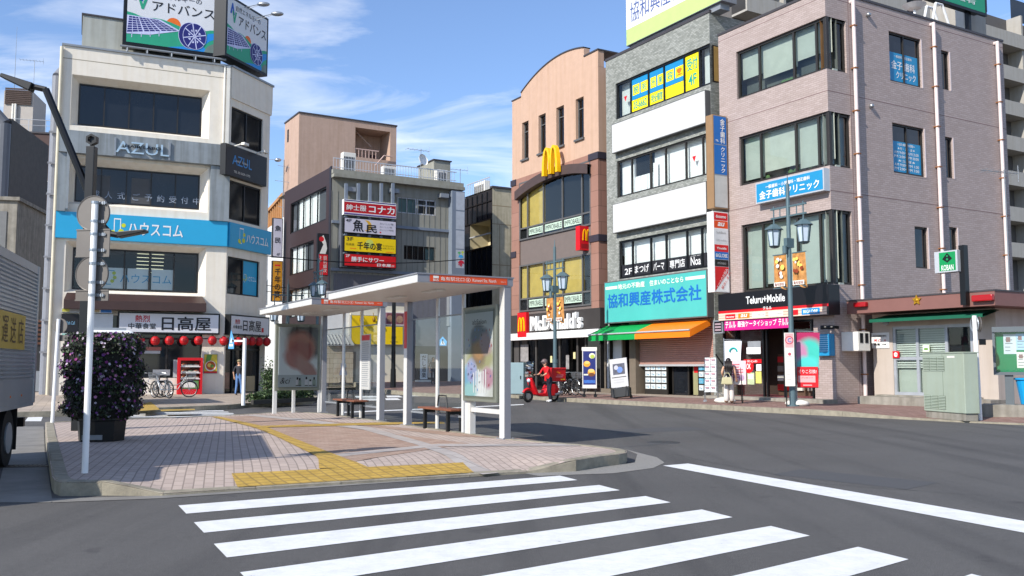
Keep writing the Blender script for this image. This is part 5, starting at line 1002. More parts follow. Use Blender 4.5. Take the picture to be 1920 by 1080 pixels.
# red paper lanterns
for i, (fr, x, y, sc_) in enumerate([(AZ, 710, 699, 1), (AZ, 786, 699, 1), (AZ, 858, 698, 1), (AZ, 932, 698, 1), (AZ, 1005, 698, 1), (AZ, 1075, 698, 1), (CH, 1133, 700, 1), (CH, 1205, 702, 1), (CH, 1240, 702, 1), (CH, 1276, 702, 1), (CH, 1312, 703, 1), (CH, 1350, 704, 1)]):
    u_, z_ = fr.p(a2(x, y), -.45)
    if i == 0:
        LAN0 = o = thing('paper_lantern', 'red round paper lantern in the row hung below the restaurant signs', 'lantern', fr.w(u_, -.45, z_), fr.a, 'red lanterns under the restaurant signs')
        k = MB(); pf = []
        for j_ in range(13): t = -pi/2+pi*j_/12; pf.append((.03+.17*cos(t)*(1-.04*(j_ % 2)), .2*sin(t)))
        k.lathe(pf, n=16); k.build('shade', o, mat('lantern_red', '#b3141c', .5, var=.12)); k = MB(); k.cyl((0,0,.19), (0,0,.23), .07); k.cyl((0,0,-.23), (0,0,-.19), .07); k.cyl((0,0,.23), (0,0,.36), .012); k.build('cap', o, BLACK)
        k = MB(); k.text('中華', -.1, .1, -.1, .1, -.206, 0, 0); k.build('lettering', o, mat('lantern_ink', '#6a0d10', .6))
    else: o = copy_tree(LAN0); o.location = fr.w(u_, -.45, z_); o.rotation_euler = (0, 0, fr.a)
for fr, xa, xb, f in ((AZ, 690, 1115, a2), (CH, 1120, 1365, a2)):
    u0_, z_ = fr.p(f(xa, 684), -.45); u1_, _ = fr.p(f(xb, 690), -.45); k = MB(); k.cyl((u0_, -.45, z_), (u1_, -.45, z_), .025)
    tag(k.build('lantern_rail', None, BLACK, loc=fr.w(0, 0), rot=fr.a), 'thin black rail carrying red lanterns %s' % ('along the front of the cream corner building' if fr is AZ else 'round the chamfered corner'), 'rail')
# red food display case
r = AZ.r(a2, 905, 785, 1022, 985, -.75); o = thing('display_case', 'red-framed food display case with three shelves of dishes by the restaurant wall', 'display case', AZ.w(r[0], -.75, .15), AZ.a); W_, H_ = r[1]-r[0], r[3]-.15
k = MB()
for x in (0, W_-.09): k.box(x, x+.09, 0, .09, 0, H_); k.box(x, x+.09, .5, .59, 0, H_)
k.box(.09, W_-.09, 0, .59, H_-.12, H_); k.box(.09, W_-.09, 0, .59, 0, .25); k.build('frame', o, RED)
k = MB(); k.box(.05, W_-.05, .55, .58, .25, H_-.12); k.build('back_panel', o, mat('case_back', '#5a3a30', .7)); k = MB()
SHZ = [H_*t for t in (.42, .58, .75)]
for z_ in SHZ: k.box(.09, W_-.09, .08, .5, z_, z_+.03)
k.build('shelf', o, WHITE); DSH = [mat('dish_white', '#c9c4ba', .5, var=.1), mat('dish_orange', '#b8683a', .5, var=.4, scale=20), mat('dish_green', '#4a6a3a', .5, var=.4, scale=20)]
for z_ in [t+.03 for t in SHZ]:
    for q in range(3):
        d_ = MB(); c_ = (.28+q*(W_-.5)/2.2, .25, z_); d_.lathe([(0, .02), (.06, .0), (.13, .05), (.14, .08), (.11, .075)], c_, 12, 0); d_.ell((c_[0], c_[1], c_[2]+.09), .1, .1, .04, 10, 5, 1+q % 2); d_.box(c_[0]-.12, c_[0]+.12, .08, .1, z_-.0, z_+.05, 0); d_.build('dish', o, DSH)
k = MB(); k.rq((.15, W_-.15, .28, H_*.38), .07, 0); k.rq((.2, W_-.3, .33, H_*.34), .065, 1); k.build('price_card', o, [mat('card_green', '#5a8a4a', .6, var=.3, scale=6), OFFW])
# ================================================================ far side of the square
q = at(620, 500, 58); GB = Fr(q.x, q.y, R(30.4)); BF = Fr(q.x, q.y, R(-59.6))
GREYC = mat('grey_cladding', '#8f8e84', .75, var=.06, streak=.12); BRN = mat('dark_brown_tile', '#392b2b', .5, var=.08, streak=.05); GRYD = mat('mid_grey_panel', '#5c5f66', .6, var=.08); GRYB = mat('blue_grey_steel', '#7d8794', .5, metal=.2, var=.06)
b = at_fr('shop_building', 'grey-clad building with dark brown side, rooftop railing and a stack of tenant signs', 'building', GB)
zG = GB.p(c5(30, 378))[1]; uG = GB.p(c5(1652, 540))[0]; uBL = BF.p((533, 380))[0]
wl = MB()
gw1 = GB.r(c5, 850, 748, 1090, 950); gw2 = GB.r(c5, 1095, 760, 1332, 978); gw3 = GB.r(a3, 788, 795, 956, 880); gw1 = (gw1[0], gw2[0]-.05, gw2[2], gw2[3]) 
wall(wl, 0, uG, .2, zG, [gw1, gw2, gw3], .12); wl.quad((uG,0,.2),(uG,12,.2),(uG,12,zG),(uG,0,zG)); wl.quad((0,0,zG-.02),(uG,0,zG-.02),(uG,12,zG-.02),(0,12,zG-.02)); wl.build('wall', b, GREYC)
LM = Matrix.Rotation(-pi/2, 4, 'Z')
bw1 = BF.r(a3, 185, 575, 372, 655); bw2 = BF.r(a3, 182, 812, 305, 920); bw3 = BF.r(c7, 265, 855, 430, 1010)
bw2 = (bw2[0], bw2[1], BF.p(a3(182, 958))[1], BF.p(a3(182, 812))[1]); bw1 = (bw1[0], bw1[1], BF.p(a3(185, 735))[1], BF.p(a3(185, 575))[1]); bw3 = (bw1[0], bw1[1], bw2[2]-(bw1[2]-bw2[2]), bw2[2]-(bw1[2]-bw2[3]))
wl = MB(); wl.M = LM; wall(wl, uBL, -.0, .2, zG+.15, [bw1, bw2, bw3], .12); wl.quad((uBL,12,.2),(uBL,0,.2),(uBL,0,zG+.15),(uBL,12,zG+.15)); wl.box(-.35, 0.0, -.06, -.003, .2, zG+.16, 1); wl.build('brown_wall', b, [BRN, mat('dark_edge', '#26242c', .5)])
for r, cols, bk in ((bw1, (.18, .36, .55, .75), [GRYD, CURT, CURT, CURT, GRYD]), (bw2, (.27, .55, .75), [CURT, CURT, GRYD, GRYD]), (bw3, (.18, .36, .55, .75), [CURT]*5)):
    o = window(b, r, .11, list(cols), BLACK, GLASS, backs=bk, fr=.09, backd=.12); o.rotation_euler = (0, 0, -pi/2)
TEALG = mat('pale_teal_inside', '#7f9a9a', .7, var=.1)
window(b, gw1, .1, 2, ALU, GLASS, back=TEALG, fr=.06); window(b, gw2, .1, 2, ALU, GLASS, back=mat('dim_inside', '#4d5358', .7), fr=.08, trans=(.6,)); window(b, gw3, .1, 3, DBRZ, GLASS, backs=[DARK, DARK, TEALG], fr=.06)
k = MB()
for y0, y1 in ((380, 432), (440, 482)): 
    z1, z0 = GB.p(c5(30, y0), -.3)[1], GB.p(c5(30, y1), -.3)[1]; k.box(-.05, uG+.05, -.3 if y0 < 400 else -.5, -.003, z0, z1)
k.build('cornice', b, GREYC); 
k = MB(); 
for z_ in (GB.p(a3(800, 700))[1], GB.p(a3(480, 925))[1]): k.box(0, uG, -.15, -.004, z_-.12, z_+.06)
k.build('ledge', b, GRYB)
for x in (195, 350, 495, 640, 785): u_, z1 = GB.p(c5(x, 500), -.5); k = MB(); k.box(u_-.09, u_+.09, -.62, -.44, GB.p(a3(500, 560), -.5)[1]-4.2, z1-.35); k.build('sign_post', b, GRYB)
k = MB()
for i in range(24): u_ = i*uG/23; k.box(u_-.012, u_+.012, -.02, -.003, 4.2, zG-1.4)
k.build('panel_joint', b, mat('joint_grey', '#7d7c74', .8))
for x, y in ((250, 660), (800, 680), (1430, 740)): u_, z_ = GB.p(c5(x, y), -.3); k = MB(); k.box(u_-.3, u_+.3, -.5, -.003, z_-.05, z_+.22); k.build('vent_hood', b, GREYM)
k = MB(); k.box(0.2, uG, -.02, -.003, .3, GB.p(a3(480, 935))[1]-.15); k.build('lower_panel', b, mat('shade_grey_panel', '#6c6c72', .6, var=.1))  # darker grey panel stands in for the shadow on the lower wall
# railing, rooftop units
zR = GB.p(c5(1630, 390))[1]; zR = GB.p(c5(300, 262))[1]; o = thing('roof_railing', 'pale rooftop railing of thin bars along the grey-clad building', 'railing', GB.w(0, 0, zG), GB.a); k = MB(); k.box(.1, uG-.3, .1, .16, zR-zG-.06, zR-zG); k.box(.1, uG-.3, .11, .15, .12, .16); k.build('rail', o, ALU)
k = MB(); u_ = .1
while u_ < uG-.3: k.box(u_, u_+.025, .115, .14, .003, zR-zG-.06); u_ += .2
k.build('slats', o, ALU)
def acunit(name, label, fr, r, v, group=None):
    o = thing(name, label, 'air conditioner', fr.w(r[0], v, r[2]), fr.a, group); W_, H_ = r[1]-r[0], r[3]-r[2]; MB().box(0, W_, 0, .5, 0, H_).build('casing', o, OFFW, bevel=.02); k = MB()
    n = int(W_/.12)
    for i in range(n): k.box(.06+i*(W_-.12)/n, .06+i*(W_-.12)/n+.05, -.02, -.003, .08, H_*.8)
    k.build('grille', o, mat('dark_grille', '#3c3c40', .6)); return o
r = GB.r(c5, 160, 165, 318, 378, 1.0); acunit('air_conditioner', 'tall pale cooling unit on the grey roof below the pink tower opening', GB, (r[0], r[1], zG, r[3]), 1.0)
r = GB.r(c5, 672, 340, 830, 430, 1.0); acunit('air_conditioner', 'small air conditioner on the grey roof at the right edge of the pink tower', GB, (r[0], r[1], zG, r[3]), 1.0)
r = GB.r(c5, 1350, 385, 1480, 480, .6); acunit('air_conditioner', 'low air conditioner on the grey roof in front of the beige hut', GB, (r[0], r[1], zG, r[3]), .6)
r = GB.r(c5, 1308, 272, 1515, 470, 2.0); k = MB(); k.box(0, r[1]-r[0], 0, 2.6, 0, r[3]-zG); o = thing('roof_hut', 'beige rooftop hut on the grey-clad building', 'hut', GB.w(r[0], 2, zG), GB.a); k.build('wall', o, GREYC); MB().box(-.08, r[1]-r[0]+.08, -.08, 2.7, r[3]-zG+.003, r[3]-zG+.08).build('roof', o, COPING)
def yagi(name, label, P_, top, yaw=0, n=6, ln=1.0, dish=None):
    o = thing(name, label, 'antenna', P_, yaw); k = MB(); k.cyl((0,0,0), (0,0,top), .025, n=6); k.build('mast', o, GREYM)
    k = MB(); k.cyl((-ln, 0, top-.1), (ln*.6, 0, top-.1), .015, n=5)
    for i in range(n): x = -ln+ln*1.6*i/(n-1); k.cyl((x, -.3, top-.1), (x, .3, top-.1), .01, n=5)
    k.cyl((ln*.6, 0, top-.4), (ln*.6, 0, top+.2), .012, n=5); k.build('element', o, GREYM)
    if dish: k = MB(); k.lathe([(0, .0), (.2, .03), (.36, .12), (.4, .2)], n=18); k.M = Matrix.Identity(4); d_ = k.build('dish', o, WHITE, smooth=True); d_.location = (0, -.1, dish); d_.rotation_euler = (R(75), 0, R(20))
    return o
u_, z_ = GB.p(c5(1143, 130), .2); yagi('antenna', 'thin mast with yagi antenna and white dish on the grey roof railing', GB.w(u_, .2, zG), z_-zG, GB.a, dish=GB.p(c5(1130, 280), .2)[1]-zG)
# signs on the grey wall
KR = mat('sign_crimson', '#b5121e', .45, var=.04); LAV = mat('sign_lavender', '#c4c0cc', .5, var=.04); YL2 = mat('sign_yellow', '#e8c708', .5, var=.05); NV = mat('stripe_navy', '#2a2a72', .5); LM_ = mat('olive_ink', '#6a5a08', .5)
v_ = -.75
def gsr(x0, y0, x1, y1): return GB.r(a3, x0, y0, x1, y1, v_)
sign('tenant_sign', 'top tenant sign of the stack, crimson with white lettering and navy stripes', GB, gsr(468, 548, 747, 655), 0, -v_, WHITE, KR, [('r', 0, 1, .0, .05, 2), ('r', 0, 1, .06, .11, 1), ('r', 0, 1, .11, .15, 0), ('r', 0, 1, .93, 1, 2), ('r', 0, 1, .86, .92, 0), ('t', '紳士服', .04, .42, .3, .7, 0, .01), ('t', 'コナカ', .47, .97, .26, .74, 0, .03)], [WHITE, mat('stripe_lilac', '#8a80b8', .5), NV], edge=.03)
sign('tenant_sign', 'second tenant sign of the stack, lavender with black brush lettering and a gold moon', GB, gsr(470, 645, 747, 748), 0, -v_, BLACK, LAV, [('d', .42, .55, .36, 2), ('d', .36, .55, .34, 3), ('t', '魚', .16, .36, .1, .92, 0, .02), ('t', '民', .42, .62, .08, .62, 0, .02), ('t', '4F', .02, .13, .72, .95, 0, .005), ('t', 'おいしい肴', .68, .95, .72, .86, 1), ('t', 'おいしい酒', .68, .92, .5, .62, 1), ('t', 'おいしい時間', .68, .95, .28, .4, 1), ('r', .68, .71, .1, .2, 4)], [INK, GRYD, mat('moon_gold', '#d0a030', .5), LAV, RED], edge=.04)
sign('tenant_sign', 'third tenant sign of the stack, yellow with black brush lettering', GB, gsr(470, 742, 747, 845), 0, -v_, BLACK, YL2, [('d', .48, .6, .26, 2), ('t', '千年の宴', .24, .72, .16, .68, 0, .015), ('t', '3F', .03, .16, .7, .95, 0, .005), ('t', '居楽屋', .02, .18, .38, .55, 1), ('t', 'かけがえのない', .74, .97, .45, .57, 1), ('t', 'お席ございます', .74, .97, .28, .4, 1), ('r', .1, .22, .16, .22, 3), ('r', .8, .96, .05, .1, 3)], [INK, LM_, mat('pale_lime', '#c8d060', .5), ORANGE], edge=.04)
sign('tenant_sign', 'lowest tenant sign of the stack, bright red with outlined white lettering', GB, gsr(470, 838, 747, 920), 0, -v_, BLACK, mat('sign_red', '#c90f18', .45), [('t', '勝手にサワー', .13, .76, .38, .8, 0, .02), ('t', '日本屋', .63, .9, .06, .32, 0, .02), ('t', '店', .91, .97, .08, .24, 0, 0), ('t', '2F', .02, .1, .74, .98, 0, .005)], [WHITE], edge=.03)
k = MB(); rr = gsr(465, 545, 750, 922); k.box(rr[0], rr[1], -.45, -.003, rr[2]-.03, rr[3]); k.build('sign_backing', b, GRYD)
# column of square panels with umbrella pictures at the right end
uc0, uc1 = GB.p(c5(1530, 700), -.5)[0], GB.p(c5(1690, 700), -.5)[0]; zc_ = GB.p(c5(1600, 665), -.5)[1]
o = thing('sign_column', 'slim grey column of pale square panels with umbrella pictures on the lowest panel', 'sign', GB.w(uc0, -.2, .3), GB.a); W_ = uc1-uc0
MB().box(0, W_, -.4, .15, 0, zc_-.3).build('column', o, GRYB); k = MB(); pz = []
for ya, yb in ((142, 300), (312, 470), (480, 640), (650, 810)): z1, z0 = GB.p(c6(100, ya), -.6)[1]-.3, GB.p(c6(100, yb), -.6)[1]-.3; k.rq((W_*.3, W_*.97, z0, z1), -.404, 0); pz = (z0, z1)
k.build('panel', o, mat('pale_panel', '#aeb4bc', .5)); k = MB()
for (x, z, m_, r_) in ((.4, .8, 0, .14), (.8, .85, 1, .13), (.6, .58, 2, .22), (.64, .25, 3, .26)):
    X_, Z_ = W_*(.3+.67*x), pz[0]+(pz[1]-pz[0])*z; k.disc(X_, Z_, W_*r_*.9, -.408-.001*m_, m_, 12, None, 0, pi); k.rq((X_-.03, X_+.03, Z_-.22, Z_), -.4075-.001*m_, m_)
k.text('傘', W_*.48, W_*.86, pz[0]+.12, pz[0]+.5, -.415, 3, .01); k.build('umbrella_picture', o, [mat('pic_green', '#5aa86a', .5), mat('pic_lime', '#b8c84a', .5), mat('pic_blue', '#3a9ad0', .5), mat('pic_red', '#c82840', .5)])
# ground floor: yellow shop, white wall, dark shop
gy = lambda x, y, v=0: GB.p(c8(x, y), v)
zgf = .42
u0, z1 = gy(300, 20); u1 = gy(858, 100)[0]; z0w = gy(350, 365)[1]
k = MB(); k.box(gy(60, 100)[0], u0-.02, -.05, -.022, zgf, GB.p(c8(200, -180))[1]); k.build('white_wall', b, mat('white_render', '#d8d8d6', .8, var=.05))
k = MB(); k.box(u0, u1, -.3, -.021, zgf, z1+.4); k.build('shop_wall', b, mat('cream_wall', '#d9d2bd', .8, var=.05))
dk = MB(); ud0 = gy(300, 430)[0]; dk.box(ud0+.02, gy(345, 430)[0], -.32, -.303, zgf, gy(330, 430)[1]); dk.build('door', b, mat('grey_door', '#8a8676', .6, var=.1))
r = GB.r(c8, 315, 55, 650, 362, -.5); o = sign('shop_sign', 'tall bright yellow shop board with two lamps above the cream wall', GB, r, -.3, .25, GREYM, YEL, [], [INK], edge=.03)
for x in (410, 540): u_, z_ = gy(x, 105, -.6); k = MB(); k.ell((u_-r[0], -.42, z_-r[2]), .1, .12, .17); k.cyl((u_-r[0], -.4, z_-r[2]+.15), (u_-r[0], -.25, z_-r[2]+.45), .02); k.build('lamp', o, mat('brass_lamp', '#8a6a20', .4, metal=.5))
r = GB.r(c8, 650, 170, 838, 362, -.5); sign('shop_sign', 'lower yellow shop board with faint grey script beside the tall one', GB, r, -.3, .25, GREYM, YEL, [('t', 'fave', .35, .62, .3, .55, 0, 0, .3), ('t', 'KAMEARI', .3, .7, .12, .2, 0)], [mat('script_grey', '#7a6a28', .5)], edge=.03)
r = GB.r(c8, 650, 25, 855, 165, -.3); sign('poster_board', 'pair of dark pink posters above the lower yellow board', GB, r, -.3, .1, OFFW, mat('poster_pink', '#b0848c', .6, var=.2, scale=3), [('r', .06, .42, .05, .95, 0), ('r', .56, .95, .05, .95, 0), ('d', .24, .5, .25, 1), ('d', .75, .45, .28, 1)], [mat('poster_maroon', '#7d4a50', .6, var=.4, scale=4), mat('poster_beige', '#a8846a', .6, var=.4, scale=4)], cat='poster')
k = MB(); us0, us1 = gy(955, 400)[0], uG-.02; zs1 = gy(1000, 372)[1]; k.box(us0, us1, -.06, -.021, zgf, zs1); k.build('shop_front', b, mat('dim_shop', '#2a2a2c', .6, var=.3, scale=2))
k = MB(); k.box(gy(1265, 400)[0], gy(1400, 400)[0], -.1, -.061, zgf, zs1-.2); k.build('shutter', b, mat('dark_shutter', '#1c1c20', .5, var=.15)); 
r = GB.r(c8, 995, 445, 1080, 740, -1.2); o = sign('standing_sign', 'white upright sign with black vertical brush lettering outside the dark shop', GB, (r[0], r[1], zgf+.15, r[3]), -1.2, .2, BLACK, WHITE, [('t', 'だ\nし\n道\n楽', .2, .8, .06, .94, 0, .01)], [INK], edge=.04); MB().box(-.15, r[1]-r[0]+.15, -.4, .15, -.15, -.003).build('base', o, OFFW)
r = GB.r(c8, 1080, 460, 1180, 690, -.3); sign('shop_notice', 'grey notice with dark brush strokes beside the white upright sign', GB, r, -.061, .05, GREYM, mat('dim_notice', '#7d8188', .6), [('t', 'そば', .15, .8, .6, .85, 0), ('t', '825', .1, .7, .38, .55, 0)], [INK], cat='notice')
r = GB.r(c8, 1315, -30, 1432, 170, -.5); sign('shop_sign', 'pale vertical sign with red and grey lettering over the dark shop', GB, (r[0], r[1], r[2], r[3]+1.0), -.02, .4, GREYM, mat('pale_blue_sign', '#b9c0c8', .5), [('t', 'か\nだ\nま\nり', .1, .5, .2, .95, 0), ('r', .72, .9, .28, .42, 1), ('r', .72, .9, .45, .6, 1), ('r', .72, .9, .64, .78, 1), ('r', .72, .9, .82, .95, 1), ('r', .05, .95, .02, .1, 0)], [INK, RED], edge=.03)
# tiled lean-to and block fence at the left
f0 = GB.sub(gy(60, 500)[0]-.3, -.9); wdt = gy(285, 500)[0]-gy(60, 500)[0]+.3
o = thing('block_wall', 'beige block wall with a small tiled lean-to roof beside the yellow shop', 'wall', f0.w(0, 0, zgf), f0.a); zt_ = gy(150, 370, -.9)[1]-zgf
MB().box(0, wdt, 0, .2, 0, zt_).build('wall', o, brickmat('beige_block', '#cbbca6', '#c4b49e', '#9a8a76', .5, .3, .01, rough=.8)); k = MB(); zr2 = gy(150, 265, -.9)[1]-zgf
k.add([(0,-.15,zt_),(wdt,-.15,zt_),(wdt,.8,zr2),(0,.8,zr2),(0,-.15,zt_+.08),(wdt,-.15,zt_+.08),(wdt,.8,zr2+.08),(0,.8,zr2+.08)], [(0,3,2,1),(4,5,6,7),(0,1,5,4),(1,2,6,5),(0,4,7,3)])
for i in range(int(wdt/.22)): k.cyl((.1+i*.22, -.16, zt_+.09), (.1+i*.22, .8, zr2+.09), .05, n=6)
k.build('roof', o, mat('grey_tile', '#9a9a98', .5, var=.1))
# brown blade sign, banners on the brown side, two blade signs further left
def blade(label, px0, py0, px1, py1, dist, frame, face, items, mats_, name='blade_sign', dep=.25):
    P_ = at(px0, (py0+py1)/2, dist); f = Fr(P_.x, P_.y, R(30.4)); r = f.r(I, px0, py0, px1, py1)
    return sign(name, label, f, r, 0, dep, frame, face, items, mats_, edge=.05)
blade('narrow black and red blade sign on the corner of the brown wall', 594, 438, 613, 518, 57.2, BLACK, INK, [('r', 0, 1, 0, .5, 0), ('p', [(.1, .52), (.75, .52), (.9, .65), (.8, .8), (.5, .98), (.1, .9), (.5, .75)], 1), ('d', .3, .88, .06, 0), ('t', '目\n利\n銀\n次', .5, .9, .06, .46, 1, 0), ('t', '3\nF', .1, .3, .3, .46, 1, 0)], [RED, OFFW])
blade('upright pale blade sign with two black brush characters left of the brown wall', 510, 409, 527.5, 484, 66, DBRZ, LAV, [('t', '魚\n\n民', .18, .85, .36, .82, 0, .015), ('t', '4F', .4, .8, .03, .1, 0)], [INK])
blade('upright orange blade sign with black brush characters hung below the pale one', 509, 489, 527, 566, 66, DBRZ, mat('sign_amber', '#c98a1e', .5, var=.25, scale=1.5), [('t', '千\n年\nの\n宴', .2, .85, .08, .82, 0, .015), ('r', .2, .8, .88, .92, 1)], [INK, RED])
# pink stair tower
q = at(559.5, 300, 72); TW = Fr(q.x, q.y, R(30.4)); TWF = Fr(q.x, q.y, R(-59.6)); PKT = mat('pink_concrete', '#b39888', .85, var=.08, streak=.1, bump=.1)
b = at_fr('stair_tower', 'plain pink concrete stair tower with one open landing, rising behind the grey roof', 'tower', TW); zT = TW.p(a3(226, 90))[1]; uT = TW.p(a3(748, 250))[0]; ho = TW.r(a3, 530, 166, 714, 345)
wl = MB(); wall(wl, 0, uT, .5, zT, [(*ho, 2.2)], 2.2); wl.rq((ho[0], ho[1], ho[2], ho[3]), 2.2); uTL = TWF.p((533, 300))[0]; shell(wl, 0, uT, -uTL, .5, zT); wl.build('wall', b, PKT); MB().box(-.06, uT+.06, -.06, -uTL+.06, zT+.003, zT+.12).build('coping', b, COPING)
rl = MB(); z_r = TW.p(a3(600, 285), -.0)[1]; rl.box(ho[0], ho[0]+(ho[1]-ho[0])*.68, .02, .08, z_r-.08, z_r); u_ = ho[0]
while u_ < ho[0]+(ho[1]-ho[0])*.68: rl.box(u_, u_+.05, .03, .07, ho[2]-.3, z_r-.08); u_ += .3
rl.tube([(ho[0]+(ho[1]-ho[0])*.55, -.2, ho[2]-.6), (ho[0]+(ho[1]-ho[0])*.8, -.2, z_r-.4), (ho[1]+.1, -.2, z_r-.4)], .05); rl.build('railing', b, mat('pink_rail', '#c4a79c', .6)); k = MB(); k.tube([(ho[0]+.1, 1.0, ho[2]+2.6), (ho[0]+1.8, 1.0, ho[2]+1.2)], .06); k.build('handrail', b, PKT)
MB().box(ho[0]+(ho[1]-ho[0])*.68, ho[1]-.4, 2.1, 2.19, ho[2], z_r+.1).build('door', b, mat('maroon_door', '#4a3032', .6)); u_, z_ = TWF.p(a3(172, 212)); k = MB(); k.M = LM; k.box(u_-.15, u_+.15, -.05, .05, z_-.5, z_+.5); k.build('window', b, DBRZ)
# dark glass building with a bare concrete end wall
q = at(923, 450, 68); DG = Fr(q.x, q.y, R(30.4)); DGF = Fr(q.x, q.y, R(-59.6)); b = at_fr('office_building', 'dark glass-fronted building with a bare beige concrete end wall and one open balcony', 'building', DG)
zD = DG.p(c6(400, 105))[1]; uDL = DGF.p((868, 420))[0]; bal = DGF.r(c6, 195, 440, 380, 600)
wl = MB(); wl.rq((0, 9, .3, zD), 0); wl.quad((0,0,zD),(9,0,zD),(9,-uDL,zD),(0,-uDL,zD)); wl.build('end_wall', b, mat('bare_concrete', '#b5ab92', .85, var=.16, streak=.25, bump=.2))
k = MB(); 
for zz_ in (c6(400, 258), c6(400, 420), c6(400, 780)): z_ = DG.p(zz_)[1]; k.box(0, 9, -.004, -.001, z_-.03, z_+.03)
for xx in (455, 550): u_ = DG.p(c6(xx, 500))[0]; k.box(u_-.03, u_+.03, -.005, -.001, .5, DG.p(c6(400, 420))[1])
k.build('wall_joint', b, mat('rust_joint', '#8a7a60', .8)); MB().box(-.05, 9, -.1, .3, zD+.003, zD+.15).build('coping', b, COPING)
wl = MB(); wl.M = LM; bal = (bal[0], bal[1]-.1, DGF.p(c6(195, 650))[1], DGF.p(c6(195, 430))[1]); wall(wl, uDL, 0, .3, zD-.1, [(*bal, 1.6)], 1.6, mr=1); wl.rq((bal[0], bal[1], bal[2], bal[3]), 1.6, 1); wl.build('glass_front', b, [mat('black_glass', '#1c2026', .12, var=.3, scale=.8), mat('balcony_inside', '#c4b896', .8)])
k = MB(); k.M = LM; zbr = bal[2]+.9; k.cyl((bal[0], .0, zbr), (bal[1], .0, zbr), .06); k.build('handrail', b, ALU)
k = MB(); k.M = LM
for i in range(1, 6): u_ = uDL*i/6; k.box(u_-.04, u_+.04, -.06, -.003, .3, bal[2]-.1); k.box(u_-.04, u_+.04, -.06, -.003, bal[3]+.1, zD-.2)
for z_ in (bal[2]-.05, bal[3]+.05, zD-.9): k.box(uDL, 0, -.08, -.003, z_-.08, z_)
k.build('mullion', b, BLACK)
rl = thing('roof_railing', 'thin rooftop railing and cooling units on the dark glass building', 'railing', DG.w(0, 0, zD), DG.a); k = MB(); k.M = LM; k.box(uDL, -1, .3, .35, 1.0, 1.06); u_ = uDL
while u_ < -1: k.box(u_, u_+.04, .31, .34, .003, 1.0); u_ += .3
k.build('slats', rl, ALU)
acunit('air_conditioner', 'dark-slatted cooling unit on the roof of the dark glass building', Fr(*DG.w(-.0, 2.5)[:2], R(-59.6)), (-2.6, -.9, zD, zD+1.3), 1.2)
yagi('antenna', 'small yagi antenna on the roof of the dark glass building', DG.w(.4, 6.0, zD), 2.6, .4)
# buildings seen between the cream corner and the brown wall
q = at(491, 500, 78); f = Fr(q.x, q.y, R(-59.6)); q2 = at(531, 500, 70); ff = Fr(q2.x, q2.y, R(-59.6)); L_ = (Vector((q2.x-q.x, q2.y-q.y))).length; a_ = atan2(q2.y-q.y, q2.x-q.x); f = Fr(q.x, q.y, a_)
b = at_fr('apartment_building', 'narrow white building with grey windows seen behind the cream corner building', 'building', f); zt_ = f.p(c7(100, 360))[1]; k = MB(); k.box(0, L_, 0, 9, .4, zt_); k.build('wall', b, mat('white_render', '#d8d8d6'))
for x, y in ((82, 675), (82, 865)): u_, z_ = f.p(c7(x, y)); window(b, (u_-.55, u_+.55, z_-1.0, z_+1.0), -.02, 2, GREYM, GDARK, fr=.06)
q = at(497, 450, 92); q2 = at(534, 450, 80); a_ = atan2(q2.y-q.y, q2.x-q.x); f = Fr(q.x, q.y, a_); L_ = (Vector((q2.x-q.x, q2.y-q.y))).length
b = at_fr('apartment_building', 'ochre building with upright ribs rising behind the narrow white one', 'building', f); z0, z1 = f.p(c7(75, 230))[1], f.p(c7(205, 110))[1]; k = MB(); k.box(0, L_, 0, 9, .4, (z0+z1)/2-.6); 
for i in range(10): k.box(L_*i/10, L_*i/10+.25, -.25, -.003, .4, (z0+z1)/2-.6+.15*(i % 2)); 
k.build('wall', b, mat('ochre_render', '#b8895a', .8, var=.15)); MB().box(-.1, L_+.1, -.35, 9, (z0+z1)/2-.597, (z0+z1)/2-.3).build('roof', b, mat('ochre_render', '#b8895a'))
P_ = at(527, 560, 74); P_.z = .4; o = thing('utility_mast', 'thin steel mast with floodlight arm and antenna rods left of the pink tower', 'mast', P_); zt_ = at(527, 300, 74).z-.4; k = MB(); k.cyl((0,0,0), (0,0,zt_), .08, .05); k.build('mast', o, GREYM); k = MB()
for t, l_ in ((.97, .5), (.9, .7), (.82, .5), (.78, .4)): k.cyl((-l_, 0, zt_*t+.1), (l_, 0, zt_*t-.1), .02, n=5)
k.cyl((0,0,zt_), (-1.4, .2, zt_+.1), .02, n=5); k.build('element', o, GREYM); k = MB(); k.ell((-.5, 0, zt_+.0), .28, .2, .16); k.build('lamp_head', o, STEEL, smooth=True)
# ---- far left
q = at(-30, 400, 80); f = Fr(q.x, q.y, R(12)); b = at_fr('apartment_building', 'dark maroon building with small blue window behind the cream corner building', 'building', f); u1 = f.p((104, 300))[0]; zt_ = f.p((60, 250))[1]
MB().box(0, u1, 0, 12, .3, zt_).build('wall', b, mat('maroon_wall', '#55433f', .8, var=.08)); MB().box(-.1, u1+.1, -.1, 12, zt_+.003, zt_+.15).build('coping', b, COPING)
r = f.r(view(0, 120, 1/3), 78, 497, 104, 565); window(b, r, -.03, 1, ALU, mat('blue_glass', '#4a7ab0', .2), fr=.06); r = f.r(view(0, 120, 1/3), 218, 657, 275, 725); window(b, r, -.03, 2, ALU, GDARK, fr=.08)
o = thing('roof_railing', 'thin railing on top of the dark maroon building', 'railing', f.w(0, 0, zt_+.15), f.a); k = MB(); k.cyl((f.p((20, 250))[0], .1, 1.1), (u1, .1, 1.1), .03, n=5); k.cyl((f.p((20, 250))[0], .1, .6), (u1, .1, .6), .02, n=5)
for i in range(14): u_ = f.p((20, 250))[0]+i*1.4; k.cyl((u_, .1, 0), (u_, .1, 1.1), .025, n=5)
k.build('rail', o, ALU)
